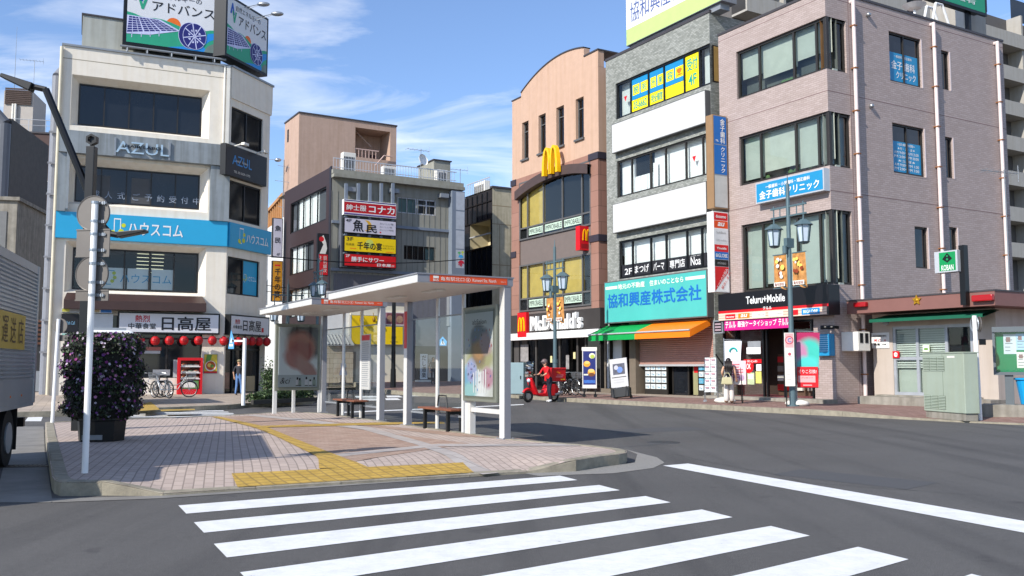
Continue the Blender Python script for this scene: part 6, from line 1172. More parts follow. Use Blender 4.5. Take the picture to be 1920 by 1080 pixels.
b = thing('stair_tower', 'pale grey stair tower with brown louvred top and two pipes above the maroon roof', 'tower', f.w(0, 2), f.a); r = f.r(I, 8, 170, 60, 250, 2); r2 = f.r(I, 10, 163, 58, 197, 1.9); MB().box(r[0], r[1], 0, 4, zt_, r[3]).build('wall', b, mat('tower_grey', '#b3aba2', .8, var=.06)); k = MB()
for i in range(9): z_ = r2[2]+(r2[3]-r2[2])*i/9; k.box(r2[0], r2[1], -.12, -.003, z_, z_+(r2[3]-r2[2])/9*.7)
k.build('louvre', b, mat('brown_louvre', '#4a3a34', .7)); k = MB(); 
for x in (25, 30): u_, z_ = f.p((x, 195), 1.9); k.cyl((u_, -.15, zt_), (u_, -.15, z_), .1)
k.build('pipe', b, OFFW)
yagi('antenna', 'tall yagi antenna with many rods beside the cream corner building', f.w(f.p((63, 160), 2.5)[0], 2.5, r[3]), f.p((63, 112), 2.5)[1]-r[3], .3, 8, 1.2); k = MB(); k.cyl((0,0,0), (0,0,f.p((27, 50), 2.5)[1]-r[3]), .03, .01); tag(k.build('antenna', None, GREYM, loc=f.w(f.p((27, 160), 2.5)[0], 2.5, r[3])), 'bare thin whip aerial on the pale grey stair tower', 'antenna')
q = at(30, 440, 62); f = Fr(q.x, q.y, R(14)); u1 = f.p((100, 440))[0]; zt_ = f.p((60, 397))[1]; b = at_fr('shed_building', 'white corrugated shed wall between the silver truck and the cream corner building', 'building', f); MB().box(0, u1, 0, 6, .2, zt_).build('wall', b, mat('white_corrugated', '#b9bcc0', .6, var=.06, streak=.15)); k = MB(); u_ = 0
while u_ < u1: k.box(u_, u_+.06, -.04, -.003, .2, zt_); u_ += .35
k.build('rib', b, mat('white_corrugated', '#b9bcc0')); MB().box(u1*.2, u1*.75, -1.2, -.05, f.p((60, 497), -1)[1], f.p((60, 465), -1)[1]).build('awning', b, GRYD)
MB().box(u1*.0, u1*.9, -.3, -.05, .2, f.p((60, 500), -.2)[1]).build('clutter_panel', b, mat('dim_brown', '#3a302a', .8, var=.5, scale=2))
q = at(-40, 420, 50); f = Fr(q.x, q.y, R(10)); u1 = f.p((31, 420))[0]; zt_ = f.p((10, 376))[1]; b = at_fr('shed_building', 'weathered concrete shed with shutter at the left edge above the truck', 'building', f); MB().box(0, u1, 0, 7, .2, zt_).build('wall', b, CONC); MB().box(-.2, u1-.5, -.05, -.003, .3, zt_-.6).build('shutter', b, mat('grey_shutter', '#6f7070', .6, var=.15)); MB().box(-.1, u1+.15, -.15, 7, zt_+.003, zt_+.2).build('roof', b, CONC)
q = at(-40, 300, 70); f = Fr(q.x, q.y, R(10)); u1 = f.p((19, 300))[0]; zt_ = f.p((10, 222))[1]; b = at_fr('apartment_building', 'dark grey building with rounded duct at the far left edge', 'building', f); MB().box(0, u1, 0, 9, .2, zt_).build('wall', b, mat('soot_grey', '#4a4642', .8, var=.2)); k = MB(); k.tube([(u1-.4, -.3, 3), (u1-.4, -.3, zt_-.5), (u1-1.2, -.3, zt_+.4), (u1-2, -.3, zt_+.3)], .45, 12); k.build('duct', b, GRYD)
# low dark shop between truck and corner building
q = at(62, 700, 46); f = Fr(q.x, q.y, R(20)); u1 = f.p((96, 700))[0]; b = at_fr('shop_building', 'dark narrow shopfront with brown slats between the truck and the cream corner building', 'building', f); zt_ = f.p((80, 600))[1]; MB().box(0, u1, 0, 3, .17, zt_).build('wall', b, mat('dim_shop', '#2a2a2c')); k = MB()
for i in range(6): k.box(0, u1, -.06, -.003, zt_-.12-.22*i, zt_-.22*i)
k.build('slats', b, mat('brown_slat', '#5a3a2c', .7)); MB().box(.1, u1-.1, -.1, -.003, .2, 1.2).build('gate', b, GREYM)
# ---- right background: tall flats, roof billboard
q = at(1405, 200, 66); f = Fr(q.x, q.y, R(30.4)); b = at_fr('apartment_building', 'tall pale grey block of flats with balcony bands behind the pink tiled building', 'building', f); u1 = f.p((2100, 200))[0]; AW = mat('flat_wall', '#a39f98', .8, var=.06, streak=.08)
fl0 = f.p((1900, 70))[1]; per = 3.25; k = MB(); k.box(0, u1, 1.6, 5, .2, 34); k.build('wall', b, mat('flat_recess', '#5d5a58', .8, var=.1)); k = MB(); z_ = fl0-per*6
while z_ < 34: k.box(0, u1, 0, .15, z_-.85, z_+.45); k.box(0, u1, .16, 1.59, z_-.85, z_-.68); z_ += per
k.build('balcony', b, AW); k = MB(); u_ = 4
while u_ < u1: k.box(u_, u_+.25, .2, 1.59, .2, 34); u_ += 6.2
k.build('balcony_partition', b, AW); z_ = fl0-per*6
k = MB()
for i in range(14):
    zz_ = fl0-per*6+per*i
    for j_ in range(int(u1/6.2)):
        if 4 < i < 11: MB().box(4.8+j_*6.2, 7.2+j_*6.2, 1.54, 1.597, zz_-.6, zz_+1.5).build('window', b, GDARK)
ub = PS.p((1700, 10), 2.2)[0]; r = PS.r(d7, 600, -200, 1372, 240, 2.2); zb_ = PS.p(d7(1370, 238), 2.2)[1]; o = sign('roof_billboard', 'green roof billboard with white telephone digits on the pink tiled building', PS, (r[0]-6, r[1], zb_, zb_+3.4), 2.2, .12, BLACK, mat('board_green', '#1f8f6a', .5, var=.04), [('p', [(.0, .35), (.5, .4), (1, .42), (1, 1), (0, 1)], 1), ('t', '03(5849)3090', .25, .94, .2, .34, 0, .01), ('t', '東京都葛飾区亀有', .3, .93, .07, .14, 0, 0), ('t', '歯科', .2, .6, .55, .85, 2, .01)], [WHITE, mat('pale_mint', '#a8c8c8', .5), mat('board_green', '#1f8f6a')], edge=.12)
W_ = r[1]-r[0]+6; MB().box(.3, W_-.3, .003, .3, .1, 3.2).build('casing', o, BLACK)
for t in (.1, .5, .9): MB().box(W_*t-.08, W_*t+.08, .05, .25, ztop-zb_, .1).build('post', o, BLACK)
r = PS.r(d7, 1175, 190, 1395, 405, 3.0); k = MB(); k.box(0, r[1]-r[0], 0, 2, 0, r[3]-ztop+.9); o = thing('roof_hut', 'pale rooftop hut below the green billboard', 'hut', PS.w(r[0], 3.0, ztop-.02), PS.a); k.build('wall', o, AW); MB().box(-.35, -.003, .1, .5, 0, r[3]-ztop+.8).build('door_post', o, OFFW)
r = PS.r(d7, 890, 60, 1150, 340, 2.9); k = MB(); k.box(0, r[1]-r[0]+2, 0, .2, 0, 1.9); tag(k.build('roof_screen', None, mat('blue_grey_screen', '#59616a', .5, var=.08), loc=PS.w(r[0]-2, 2.9, ztop-.02), rot=PS.a), 'blue-grey screen panel on the pink roof below the green billboard', 'screen')
o = thing('roof_ladder', 'white folded pipe frame standing on the edge of the pink roof', 'ladder', PS.w(0, 0), PS.a); p_ = [PS.p(d7(*c_), .4) for c_ in ((620, 170), (680, 50), (770, 75), (880, 210))]; k = MB()
for v in (.35, .75): k.tube([(p_[0][0], v, ztop+.05), (p_[1][0], v, p_[1][1]), (p_[2][0], v, p_[2][1]), (p_[3][0], v, ztop+.05)], .05)
k.build('rail', o, WHITE)
k = MB(); u_, z_ = PS.p(d7(400, 60), .5); k.M = Matrix.Translation((u_, .5, ztop+.55)); k.lathe([(0, 0), (.25, .05), (.45, .2)], n=16); k.cyl((0,0,0), (0,0,-.55), .05); o = thing('satellite_dish', 'small white dish on the front corner of the pink roof', 'dish', PS.w(0, 0), PS.a); k.build('dish', o, WHITE)
P_ = at(1893, 540, 33); P_.z = 3.4; yagi('antenna', 'yagi antenna on a slim pole behind the police box roof', P_, at(1893, 318, 33).z-3.4, R(20), 7, 1.1)
# rooftop pipes behind the stone block
r = SB.r(d6, 1460, 140, 1700, 280, 3); o = thing('roof_pipes', 'row of white bent pipes on the pink roof beside the stone block', 'pipes', RS.w(uL+.2, 3.0, ztop), RS.a); 
for i in range(6): k = MB(); k.tube([(.3+i*.28, 0, 0), (.3+i*.28, 0, 1.5-.06*i), (.1+i*.28, .8, 1.5-.06*i)], .08); k.build('pipe', o, WHITE)
# overhead wires
def wire(label, pts, sag=.25, r=.018):
    k = MB()
    for a, c in zip(pts[:-1], pts[1:]):
        prev = None
        for i in range(13): t = i/12; p = a.lerp(c, t); p.z -= sag*4*t*(1-t); p = p.copy(); (k.cyl(prev, p, r, n=5) if prev is not None else None); prev = p
    tag(k.build('overhead_wire', None, RUBBER), label, 'wire')
wire('thick overhead wire crossing in front of the tenant sign stack', [at(486, 478, 50), at(870, 486, 62)], .35, .03)
wire('upper thin overhead wire between cream corner building and brown wall', [at(486, 533, 48), at(640, 540, 60)], .15)
wire('lower thin overhead wire between cream corner building and brown wall', [at(486, 545, 48), at(650, 548, 60)], .12)
# ================================================================ bus shelters
def blobmat(name, base, blobs, rough=.3):
    """printed picture with soft-edged colour areas, in the object's own x,z metres; blobs: (cx,cz,rx,rz,angle,colour)"""
    m = bpy.data.materials.new(name); m.use_nodes = True; nt = m.node_tree; N, L = nt.nodes, nt.links; b = N['Principled BSDF']; b.inputs['Roughness'].default_value = rough
    tc = N.new('ShaderNodeTexCoord'); nz = N.new('ShaderNodeTexNoise'); nz.inputs['Scale'].default_value = 4; nz.inputs['Detail'].default_value = 4
    L.new(tc.outputs['Object'], nz.inputs[0]); va = N.new('ShaderNodeVectorMath'); va.operation = 'MULTIPLY_ADD'; L.new(nz.outputs['Color'], va.inputs[0]); va.inputs[1].default_value = (.12, 0, .12); L.new(tc.outputs['Object'], va.inputs[2])
    src = None; col = S(base)
    for cx, cz, rx, rz, a, c in blobs:
        mp = N.new('ShaderNodeMapping'); mp.vector_type = 'TEXTURE'; mp.inputs['Location'].default_value = (cx+.06, 0, cz+.06); mp.inputs['Rotation'].default_value = (0, a, 0); mp.inputs['Scale'].default_value = (rx*1.25, 50, rz*1.25); L.new(va.outputs[0], mp.inputs[0])
        g = N.new('ShaderNodeTexGradient'); g.gradient_type = 'SPHERICAL'; L.new(mp.outputs[0], g.inputs[0])
        r = N.new('ShaderNodeValToRGB'); r.color_ramp.elements[0].position = .0; r.color_ramp.elements[1].position = .38; L.new(g.outputs[0], r.inputs[0])
        x = N.new('ShaderNodeMix'); x.data_type = 'RGBA'; L.new(r.outputs[0], x.inputs[0])
        if src is None: x.inputs[6].default_value = (*col, 1)
        else: L.new(src, x.inputs[6])
        x.inputs[7].default_value = (*S(c), 1); src = x.outputs[2]
    L.new(src, b.inputs['Base Color']); return m
SANG = R(-61); sb = G(947, 823, .15); SH = Fr(sb.x, sb.y, SANG); sb2 = G(713, 788.5, .15); SH2 = Fr(sb2.x, sb2.y, SANG)
FRM = mat('shelter_white_steel', '#cfcecb', .4, metal=.1, var=.05, scale=4, streak=.08); SOFF = mat('shelter_soffit', '#cfc9c0', .4, var=.05); ORD = mat('sign_orange_red', '#d24a1c', .45, var=.03); PFR = mat('poster_case_grey', '#7d8074', .45, metal=.3, var=.06)
GRYF = mat('shelter_grey_face', '#85858a', .45, metal=.2, var=.05); PGL = glassmat('poster_glass', (.95, .96, .96), .3)
RZ0, RZ1 = 2.66, 2.81
def shelter(fr, label, end_poster):
    o = at_fr('bus_shelter', label, 'bus shelter', fr, z=.15)
    XL = -4.55
    k = MB(); k.box(XL-.1, .1, -1.72, .1, RZ0+.01, RZ1-.012); k.box(XL-.1, .1, -1.72, .1, RZ0, RZ0+.007, 1); k.box(XL-.12, .12, -1.74, .12, RZ1-.011, RZ1+.012, 2); k.box(.101, .106, -1.72, .1, RZ0+.01, RZ1-.014, 2)
    rf = k.build('roof', o, [FRM, SOFF, GRYF])
    k = MB()
    for x in (-1.3, -3.1): k.box(x-.35, x+.35, -.9, -.72, RZ0-.03, RZ0-.002)
    k.build('ceiling_light', o, mat('lamp_cover', '#d9d9d4', .4))
    for x in (0, -4.4):
        k = MB(); k.box(x-.09, x+.087, -.065, .065, 0, RZ0-.003); k.box(x+.0871, x+.091, -.06, .06, .0, RZ0-.004, 1); k.box(x-.14, x+.14, -.11, .11, 0, .012, 1); [k.cyl((x+a_, b_, .012), (x+a_, b_, .03), .012, n=6, m=1) for a_ in (-.12, .12) for b_ in (-.09, .09)]; k.build('column', o, [FRM, GRYF])
        k = MB(); k.box(x-.07, x+.07, .066, .074, .3, RZ0-.1); k.build('column_cover', o, GREYM)
    # fascia name board on the short near side
    f = MB(); f.M = Matrix.Translation((.108, 0, 0)) @ Matrix.Rotation(pi/2, 4, 'Z')
    f.rq((-1.5, -.02, RZ0+.02, RZ1-.01), -.004, 0)
    f.text('亀有駅北口', -1.3, -.86, RZ0+.045, RZ1-.04, -.008, 1, .004); f.text('④', -.83, -.74, RZ0+.04, RZ1-.04, -.008, 1); f.text('Kameari Sta. North', -.7, -.24, RZ0+.05, RZ1-.045, -.008, 1); f.text('京成バス', -.15, -.05, RZ0+.06, RZ1-.07, -.008, 1)
    f.text('BUS', -1.44, -1.34, RZ0+.03, RZ0+.07, -.008, 1, .01); f.rq((-1.44, -1.34, RZ0+.08, RZ0+.12), -.008, 1)
    f.build('name_board', o, [ORD, OFFW])
    # glass wall
    for a, c in (((-2.9, -1.75), (-4.25, -2.95)) if not end_poster else ((-1.4, -.12), (-2.75, -1.45), (-4.25, -2.8))):
        k = MB(); k.rq((min(a, c), max(a, c), .32, 2.25), .03, 0); g_ = k.build('glass_panel', o, GLASS2)
        MB().box(min(a, c), max(a, c), .01, .05, .28, .318).build('glass_rail', o, GREYM); MB().box(min(a, c), max(a, c), .015, .045, 2.252, 2.28).build('glass_rail', o, GREYM)
    for x in ((-2.92, -1.72) if not end_poster else (-1.42, -2.78)): k = MB(); k.cyl((x, .03, 0), (x, .03, RZ0-.003), .04, n=10); k.build('post', o, FRM)
    return o
o = shelter(SH, 'nearer white bus shelter, its picture case standing along the road side', False)
r = SH.r(d1, 40, 90, 262, 790, -.12); r = (SH.p(d1(35, 400), -.1)[0], -.12, .62, 2.36)
pc = MB(); pc.box(r[0], r[1], -.12, .06, r[2], r[3]); c_ = pc.build('poster_case', o, PFR, bevel=.012)
pr_ = (r[0]+.1, r[1]-.1, r[2]+.1, r[3]-.12); w_ = pr_[1]-pr_[0]; h_ = pr_[3]-pr_[2]
PM1 = blobmat('salon_picture', '#c3c6c2', [(w_*.3, h_*.1, w_*.5, h_*.25, 0, '#dfe4e6'), (w_*.55, h_*.45, w_*.5, h_*.14, 0, '#a3a27c'), (w_*.5, h_*.6, w_*.28, h_*.26, 0, '#80705c'), (w_*.52, h_*.72, w_*.3, h_*.12, 0, '#5d6a78'), (w_*.5, h_*.55, w_*.2, h_*.12, 0, '#a8825c'), (w_*.75, h_*.62, w_*.22, h_*.12, .5, '#a48a8c'), (w_*.18, h_*.2, w_*.28, h_*.18, 0, '#7fb0cc'), (w_*.25, h_*.3, w_*.18, h_*.14, 0, '#a0a8cc'), (w_*.82, h_*.22, w_*.2, h_*.12, 0, '#b890a0'), (w_*.2, h_*.06, w_*.25, h_*.1, 0, '#98c4c6')])
k = MB(); k.rq((0, w_, 0, h_), 0, 0); p_ = k.build('poster', c_, PM1); p_.location = (pr_[0], -.126, pr_[2])
k = MB(); k.text('abSalon', pr_[0]+w_*.28, pr_[0]+w_*.78, pr_[2]+h_*.86, pr_[2]+h_*.92, -.132, 0); k.rq((pr_[0]+w_*.35, pr_[0]+w_*.7, pr_[2]+h_*.83, pr_[2]+h_*.835), -.132, 0)
for i in range(6): x = pr_[0]+w_*(.32+.085*i); k.rq((x, x+w_*.035, pr_[2]+h_*.04, pr_[2]+h_*(.28+.02*(i % 3))), -.131, 1)
for i in range(60): x, z = pr_[0]+w_*random.uniform(.05, .95), pr_[2]+h_*random.choice([random.uniform(.05, .4), random.uniform(.55, .8)]); s_ = random.uniform(.008, .03); k.poly([(x, z), (x+s_, z+s_*.4), (x+s_*1.3, z+s_*2.2), (x+s_*.2, z+s_*1.6)], -.1305, random.choice([2, 3, 4, 5]))
k.build('lettering', c_, [mat('ink_grey2', '#4a4c50', .6), mat('bottle_white', '#dfe0e0', .5), mat('splash_blue', '#4a8ac8', .5), mat('splash_red', '#a8484a', .5), mat('splash_dark', '#3a3430', .5), mat('splash_violet', '#8a5a98', .5)])
k = MB(); k.rq((r[0]+.06, r[1]-.06, r[2]+.06, r[3]-.06), -.14, 0); k.build('pane', c_, PGL)
lx = SH.p(d1(78, 900))[0]
k = MB(); k.box(lx-.11, lx+.11, -.06, .06, 0, r[2]-.003); k.build('leg', o, FRM, bevel=.006); k = MB(); k.box(lx+.113, -.093, -.04, .04, .42, .5); k.build('crossbar', o, FRM)
k = MB(); u_, z_ = SH.p(I(771, 600), -.08); k.M = Matrix.Translation((-4.4, 0, 0)); k.box(-.06, .0, -.075, -.067, 1.65, 2.45, 0); k.box(.01, .08, -.075, -.067, 1.65, 2.45, 0); k.build('red_plate', o, RED)
k = MB(); u_, z_ = SH.p(I(823, 565), 0); k.build('bracket', o, BLACK) if k.f else None
o2 = shelter(SH2, 'farther white bus shelter, its picture case standing across the far end', True)
k = MB(); r = (-1.36, -.12, .62, 2.42); EP = Matrix.Translation((-4.4, 0, 0)) @ Matrix.Rotation(pi/2, 4, 'Z'); k.M = EP; k.box(r[0], r[1], -.09, .09, r[2], r[3]); c_ = k.build('poster_case', o2, PFR, bevel=.012)
w_, h_ = 1.08, 1.62
PM2 = blobmat('cosmetic_picture', '#e4eceb', [(w_*.66, h_*.9, w_*.42, h_*.24, 0, '#2a1614'), (w_*.98, h_*.75, w_*.2, h_*.25, 0, '#5a5a5e'), (w_*.55, h_*.68, w_*.36, h_*.24, 0, '#c07a66'), (w_*.6, h_*.58, w_*.3, h_*.18, .4, '#a85a50'), (w_*.42, h_*.46, w_*.3, h_*.14, .7, '#b8786e'), (w_*.72, h_*.3, w_*.4, h_*.12, .8, '#b98a80')])
k = MB(); k.rq((0, w_, 0, h_), 0, 0); p_ = k.build('poster', c_, PM2); p_.rotation_euler = (0, 0, pi/2); p_.location = EP @ Vector((r[0]+.08, -.096, r[2]+.09))
k = MB(); k.M = EP; x0, z0 = r[0]+.08, r[2]+.09; k.rq((x0, x0+w_, z0, z0+h_*.2), -.1, 0); k.text('&ci', x0+.06, x0+.34, z0+.09, z0+.25, -.104, 1, 0, .3)
for i, (t, hh, m_) in enumerate(((.45, .26, 2), (.51, .24, 3), (.68, .27, 1), (.78, .2, 1), (.88, .26, 3))): k.rq((x0+w_*t, x0+w_*(t+.08), z0+.03, z0+hh*.75), -.103, 2 if m_ == 1 else m_); k.rq((x0+w_*t, x0+w_*(t+.08), z0+.03, z0+.05), -.104, 1); k.rq((x0+w_*(t+.02), x0+w_*(t+.06), z0+hh*.75, z0+hh), -.104, 1)
k.build('lettering', c_, [mat('strip_pale', '#bcc6c6', .5), INK, mat('bottle_white', '#dfe0e0'), mat('bottle_sage', '#98a89a', .5)])
k = MB(); k.M = EP; k.rq((r[0]+.05, r[1]-.05, r[2]+.05, r[3]-.05), -.11, 0); k.build('pane', c_, PGL)
for x in (r[0]-.02, r[1]-.02): k = MB(); k.M = EP; k.box(x, x+.1, -.05, .05, 0, r[2]-.003 if x > -1 else 2.5); k.build('leg', o2, FRM, bevel=.006)
k = MB(); k.M = EP; k.box(r[0]+.6, r[0]+.68, .3, .38, 0, 1.2); k.build('leg', o2, FRM)
ru = SH2.r(I, 685, 626, 707, 722, .05); k = MB(); k.box(-1.35, -.75, .0, .028, .7, 2.05, 0); k.rq((-1.33, -.77, 1.9, 2.03), -.002, 1)
for i in range(22): k.rq((-1.3, -.8-random.uniform(0, .1), .78+.05*i, .795+.05*i), -.002, 2)
k.build('timetable', o2, [mat('timetable_grey', '#b4b4b0', .5, var=.06), RED, mat('ink_grey', '#7a7f86')])
# benches
WOOD = mat('bench_wood', '#7a4a34', .55, var=.2, scale=6)
def bench(P_, label):
    o = thing('bench', label, 'bench', P_, SANG)
    k = MB()
    for i in range(4): k.box(-.8, .8, -.19+.1*i, -.1+.1*i, .4, .44)
    k.build('seat', o, WOOD, bevel=.006)
    for x in (-.55, .55):
        for y in (-.13, .15): k = MB(); k.box(x-.035, x+.035, y-.03, y+.03, 0, .398); k.build('leg', o, BLACK)
        k = MB(); k.box(x-.03, x+.03, -.097, .117, .33, .396); k.build('leg_brace', o, BLACK)
    k = MB(); k.tube([(-.24, 0, .44), (-.17, 0, .68), (.17, 0, .68), (.24, 0, .44)], .014, 6); k.build('arm_loop', o, BLACK); return o
q = G(829, 806, .15); bench((q.x, q.y, .15), 'slatted brown bench on dark legs under the nearer bus shelter')
q = G(656, 782, .15); bench((q.x, q.y, .15), 'slatted brown bench on dark legs under the farther bus shelter')
# small blue crossing sign behind the near shelter glass
def crosssign(name, label, P_, s_, par=None, yaw=0):
    o = thing(name, label, 'road sign', P_, yaw); k = MB(); k.prism([(-.3*s_, 0), (.3*s_, 0), (.34*s_, .35*s_), (0, .75*s_), (-.34*s_, .35*s_)], -.02, .0); k.build('plate', o, mat('sign_sky_blue', '#2f86c8', .4)); k = MB()
    k.poly([(-.18*s_, .08*s_), (.18*s_, .08*s_), (0, .5*s_)], -.024, 0); k.disc(.0, .47*s_, .06*s_, -.026, 1, 10); k.poly([(-.02*s_, .2*s_), (.05*s_, .2*s_), (.04*s_, .42*s_), (-.04*s_, .42*s_)], -.026, 1); k.poly([(-.1*s_, .1*s_), (-.05*s_, .1*s_), (.03*s_, .25*s_), (-.02*s_, .27*s_)], -.026, 1); k.poly([(.1*s_, .1*s_), (.05*s_, .1*s_), (-.01*s_, .25*s_), (.04*s_, .27*s_)], -.026, 1); k.build('pictogram', o, [WHITE, INK]); return o
# ---------------------------------------------------------------- street lamps
LTEAL = mat('lamp_teal', '#566a70', .45, metal=.2, var=.08); LGL = mat('lantern_glass', '#b9c6d2', .25, var=.08)
def lamp(label, P_, yaw, sz=1.0, banners=True, group=None, m=None):
    o = thing('street_lamp', label, 'street lamp', P_, yaw, group); m = m or LTEAL; H = 7.1*sz; za = 6.35*sz; sp = .62
    k = MB(); k.cyl((0,0,0), (0,0,1.5), .11, .1, 14); k.cyl((0,0,1.5), (0,0,H), .085, .06, 12); k.cyl((0,0,1.42), (0,0,1.58), .12, n=14); k.cyl((0,0,0), (0,0,.06), .2, n=14); k.cyl((0,0,H), (0,0,H+.3), .03, .01); k.build('pole', o, m)
    k = MB(); k.box(-sp-.12, sp+.12, -.03, .03, za, za+.06); k.box(-sp-.12, sp+.12, -.025, .025, za-.3, za-.25)
    for x in (-sp, sp): k.cyl((x, 0, za-.45), (x, 0, za+.12), .022)
    for x in (-.35, .35): k.cyl((x, 0, za-.3), (x, 0, za), .018)
    k.build('arm', o, m)
    for x in (-sp, sp):
        k = MB(); k.M = Matrix.Translation((x, 0, za-1.2))
        k.lathe([(.0, .74), (.1, .73), (.3, .58), (.31, .55), (.0, .55)], n=6); k.lathe([(.0, -.06), (.12, -.04), (.16, .0), (.2, .02), (.0, .03)], n=6)
        for i in range(6): a = i*pi/3; k.cyl((.155*cos(a), .155*sin(a), .02), (.225*cos(a), .225*sin(a), .56), .018, n=5)
        k.cyl((0, 0, .72), (0, 0, .8), .03)
        l_ = k.build('lantern', o, m); k = MB(); k.M = Matrix.Translation((x, 0, za-1.2)); k.lathe([(.14, .03), (.205, .55)], n=6); k.build('glass', l_, LGL)
    k = MB(); k.box(-.07, .07, -.16, .16, za-1.3, za-1.0); k.cyl((0, -.2, za-1.5), (0, -.2, za-1.25), .07); k.build('clamp', o, m)
    if banners:
        bm_ = mat('festival_print', '#b98246', .7, var=.55, scale=5)
        for s_ in (-1, 1):
            k = MB(); x0, x1 = sorted((s_*.13, s_*.66)); n = 6; vs = []
            for i in range(n+1):
                for j in (0, 1): x = x0+(x1-x0)*i/n; vs.append((x, .05*sin(i*1.3)*(1-j)+.0, (za-2.55+.08*sin(i*.9) if j == 0 else za-1.5)))
            k.add(vs, [(2*i, 2*i+2, 2*i+3, 2*i+1) for i in range(n)]); k.box(x0-.04, x1+.03, -.015, .015, za-1.5, za-1.47, 1); k.box(x0-.04, x1, -.012, .012, za-2.58, za-2.55, 1)
            bn = k.build('banner', o, [bm_, m]); k = MB(); k.rq((x0+.04, x1-.02, za-2.52, za-2.38), -.06, 0)
            for q in range(9): cx, cz = random.uniform(x0+.1, x1-.1), random.uniform(za-2.25, za-1.65); k.disc(cx, cz, random.uniform(.04, .09), -.062-.001*q, random.choice([0, 1, 2, 1]), 8)
            k.text('亀有銀座', x0+.08, x1-.06, za-2.5, za-2.4, -.066, 2); k.build('print', bn, [OFFW, mat('festival_yellow', '#e8c860', .6), mat('festival_brown', '#8a3a1a', .6)])
    return o
q = G(1487, 762, .16); lamp('tall teal twin-lantern lamp carrying a bus stop board beside the phone shop', (q.x, q.y, .15), RS.a)
k = MB(); LF = Fr(q.x, q.y, R(-6)); r = LF.r(I, 1470, 624, 1490.5, 724, -.22); o = thing('bus_stop_sign', 'white bus stop board with pink top fixed to a teal lamp', 'bus stop', (q.x, q.y, 0), LF.a); k.box(r[0], r[1], -.26, -.2, r[2], r[3]); k.build('board', o, OFFW)
k = MB(); hh = r[3]-r[2]; k.rq((r[0]+.02, r[1]-.02, r[3]-hh*.28, r[3]-.02), -.263, 0); k.disc((r[0]+r[1])/2, r[3]-hh*.14, .13, -.267, 1); k.disc((r[0]+r[1])/2, r[3]-hh*.14, .1, -.27, 0); k.text('C', (r[0]+r[1])/2-.05, (r[0]+r[1])/2+.06, r[3]-hh*.18, r[3]-hh*.1, -.274, 2, .02)
k.disc((r[0]+r[1])/2, r[3]-hh*.4, .05, -.266, 1, 8)
for i in range(12): k.rq((r[0]+.05, r[1]-.05-random.uniform(0, .1), r[2]+.12+i*.08, r[2]+.13+i*.08), -.264, 3)
k.build('printed_notice', o, [mat('pale_pink_print', '#d8a0a0', .6), mat('dark_pink_print', '#b8485a', .6), BLUE, mat('ink_faint', '#a8a8a8', .6)]); k = MB(); k.cyl((r[0]+.03, -.23, .15), (r[0]+.03, -.23, r[2]), .02); k.build('leg', o, BLACK)
q = G(1041, 743, .16); lamp('teal twin-lantern lamp with banners in front of the hamburger restaurant', (q.x, q.y, .15), RS.a, .9)
q = at(597, 500, 47); lamp('twin-lantern lamp rising behind the farther shelter roof, by the brown wall', (q.x, q.y, .3), RS.a, .93, False)
q = at(540, 560, 44); lamp('low shade-darkened twin-lantern lamp seen over the farther shelter roof beside the cream corner building', (q.x, q.y, .2), R(20), .72, False, m=mat('lamp_teal_shaded', '#2c3a40', .5))  # lamp teal darkened so that the colour itself carries the shadow
q = at(738, 640, 50); k = MB(); k.cyl((0,0,0), (0,0,5.6), .12, .1, 10); k.cyl((0,0,0), (0,0,1.0), .16, .14, 10); tag(k.build('signal_pole', None, BLACK, loc=(q.x, q.y, .3)), 'slim black pole on the far pavement in front of the yellow shop', 'pole')
# black twin lamp at the left
pd = 18.5; q = at(156, 700, pd); o = thing('street_lamp', 'black street lamp with two angled arms and flat lamp heads behind the flower planter', 'street lamp', (q.x, q.y, .15), 0)
zt_ = at(160, 275, pd).z-.15; k = MB(); k.box(-.085, .085, -.085, .085, 0, zt_-.003); k.box(-.14, .14, -.14, .14, 0, .9); k.build('pole', o, BLACK, bevel=.01)
k = MB(); hx = []; 
for i in range(6): a = pi/6+i*pi/3; hx.append((.12*cos(a), zt_+.14+.12*sin(a)))
hi = [(.075*cos(pi/6+i*pi/3), zt_+.14+.075*sin(pi/6+i*pi/3)) for i in range(6)]
for i in range(6): k.prism([hx[i], hx[(i+1)%6], hi[(i+1)%6], hi[i]][::-1], -.06, .06)
k.box(-.03, .03, -.03, .03, zt_-.01, zt_+.04); k.disc(0, zt_+.14, .07, 0, 0, 6); k.build('ring', o, BLACK)
L3 = lambda px, py: at(px, py, pd)-Vector((q.x, q.y, .15))
A0, A1, A2 = L3(170, 372), L3(86, 168), L3(60, 162); k = MB(); k.cyl(A0, A1, .075, n=8); k.cyl(A1, A2, .06, n=8); k.cyl(L3(156, 330), L3(140, 290), .02); k.build('arm', o, BLACK)
B1, B0 = L3(5, 143), L3(62, 165); k = MB(); d_ = (B1-B0); n_ = Vector((-d_.z, 0, d_.x)).normalized()*.09; s_ = Vector((0, .17, 0))
k.add([B0-s_*.6-n_, B0+s_*.6-n_, B1+s_*.7-n_*.5, B1-s_*.7-n_*.5, B0-s_*.6+n_, B0+s_*.6+n_, B1+s_*.7+n_*.4, B1-s_*.7+n_*.4], [(0,3,2,1),(4,5,6,7),(0,1,5,4),(1,2,6,5),(2,3,7,6),(3,0,4,7)]); k.build('lamp_head', o, BLACK, bevel=.02)
C0, C1, C2, C3 = L3(168, 395), L3(205, 438), L3(222, 441), L3(275, 433); k = MB(); k.cyl(C0, C1, .075, n=8); k.cyl(C1, C2, .06, n=8); k.build('arm', o, BLACK); k = MB()
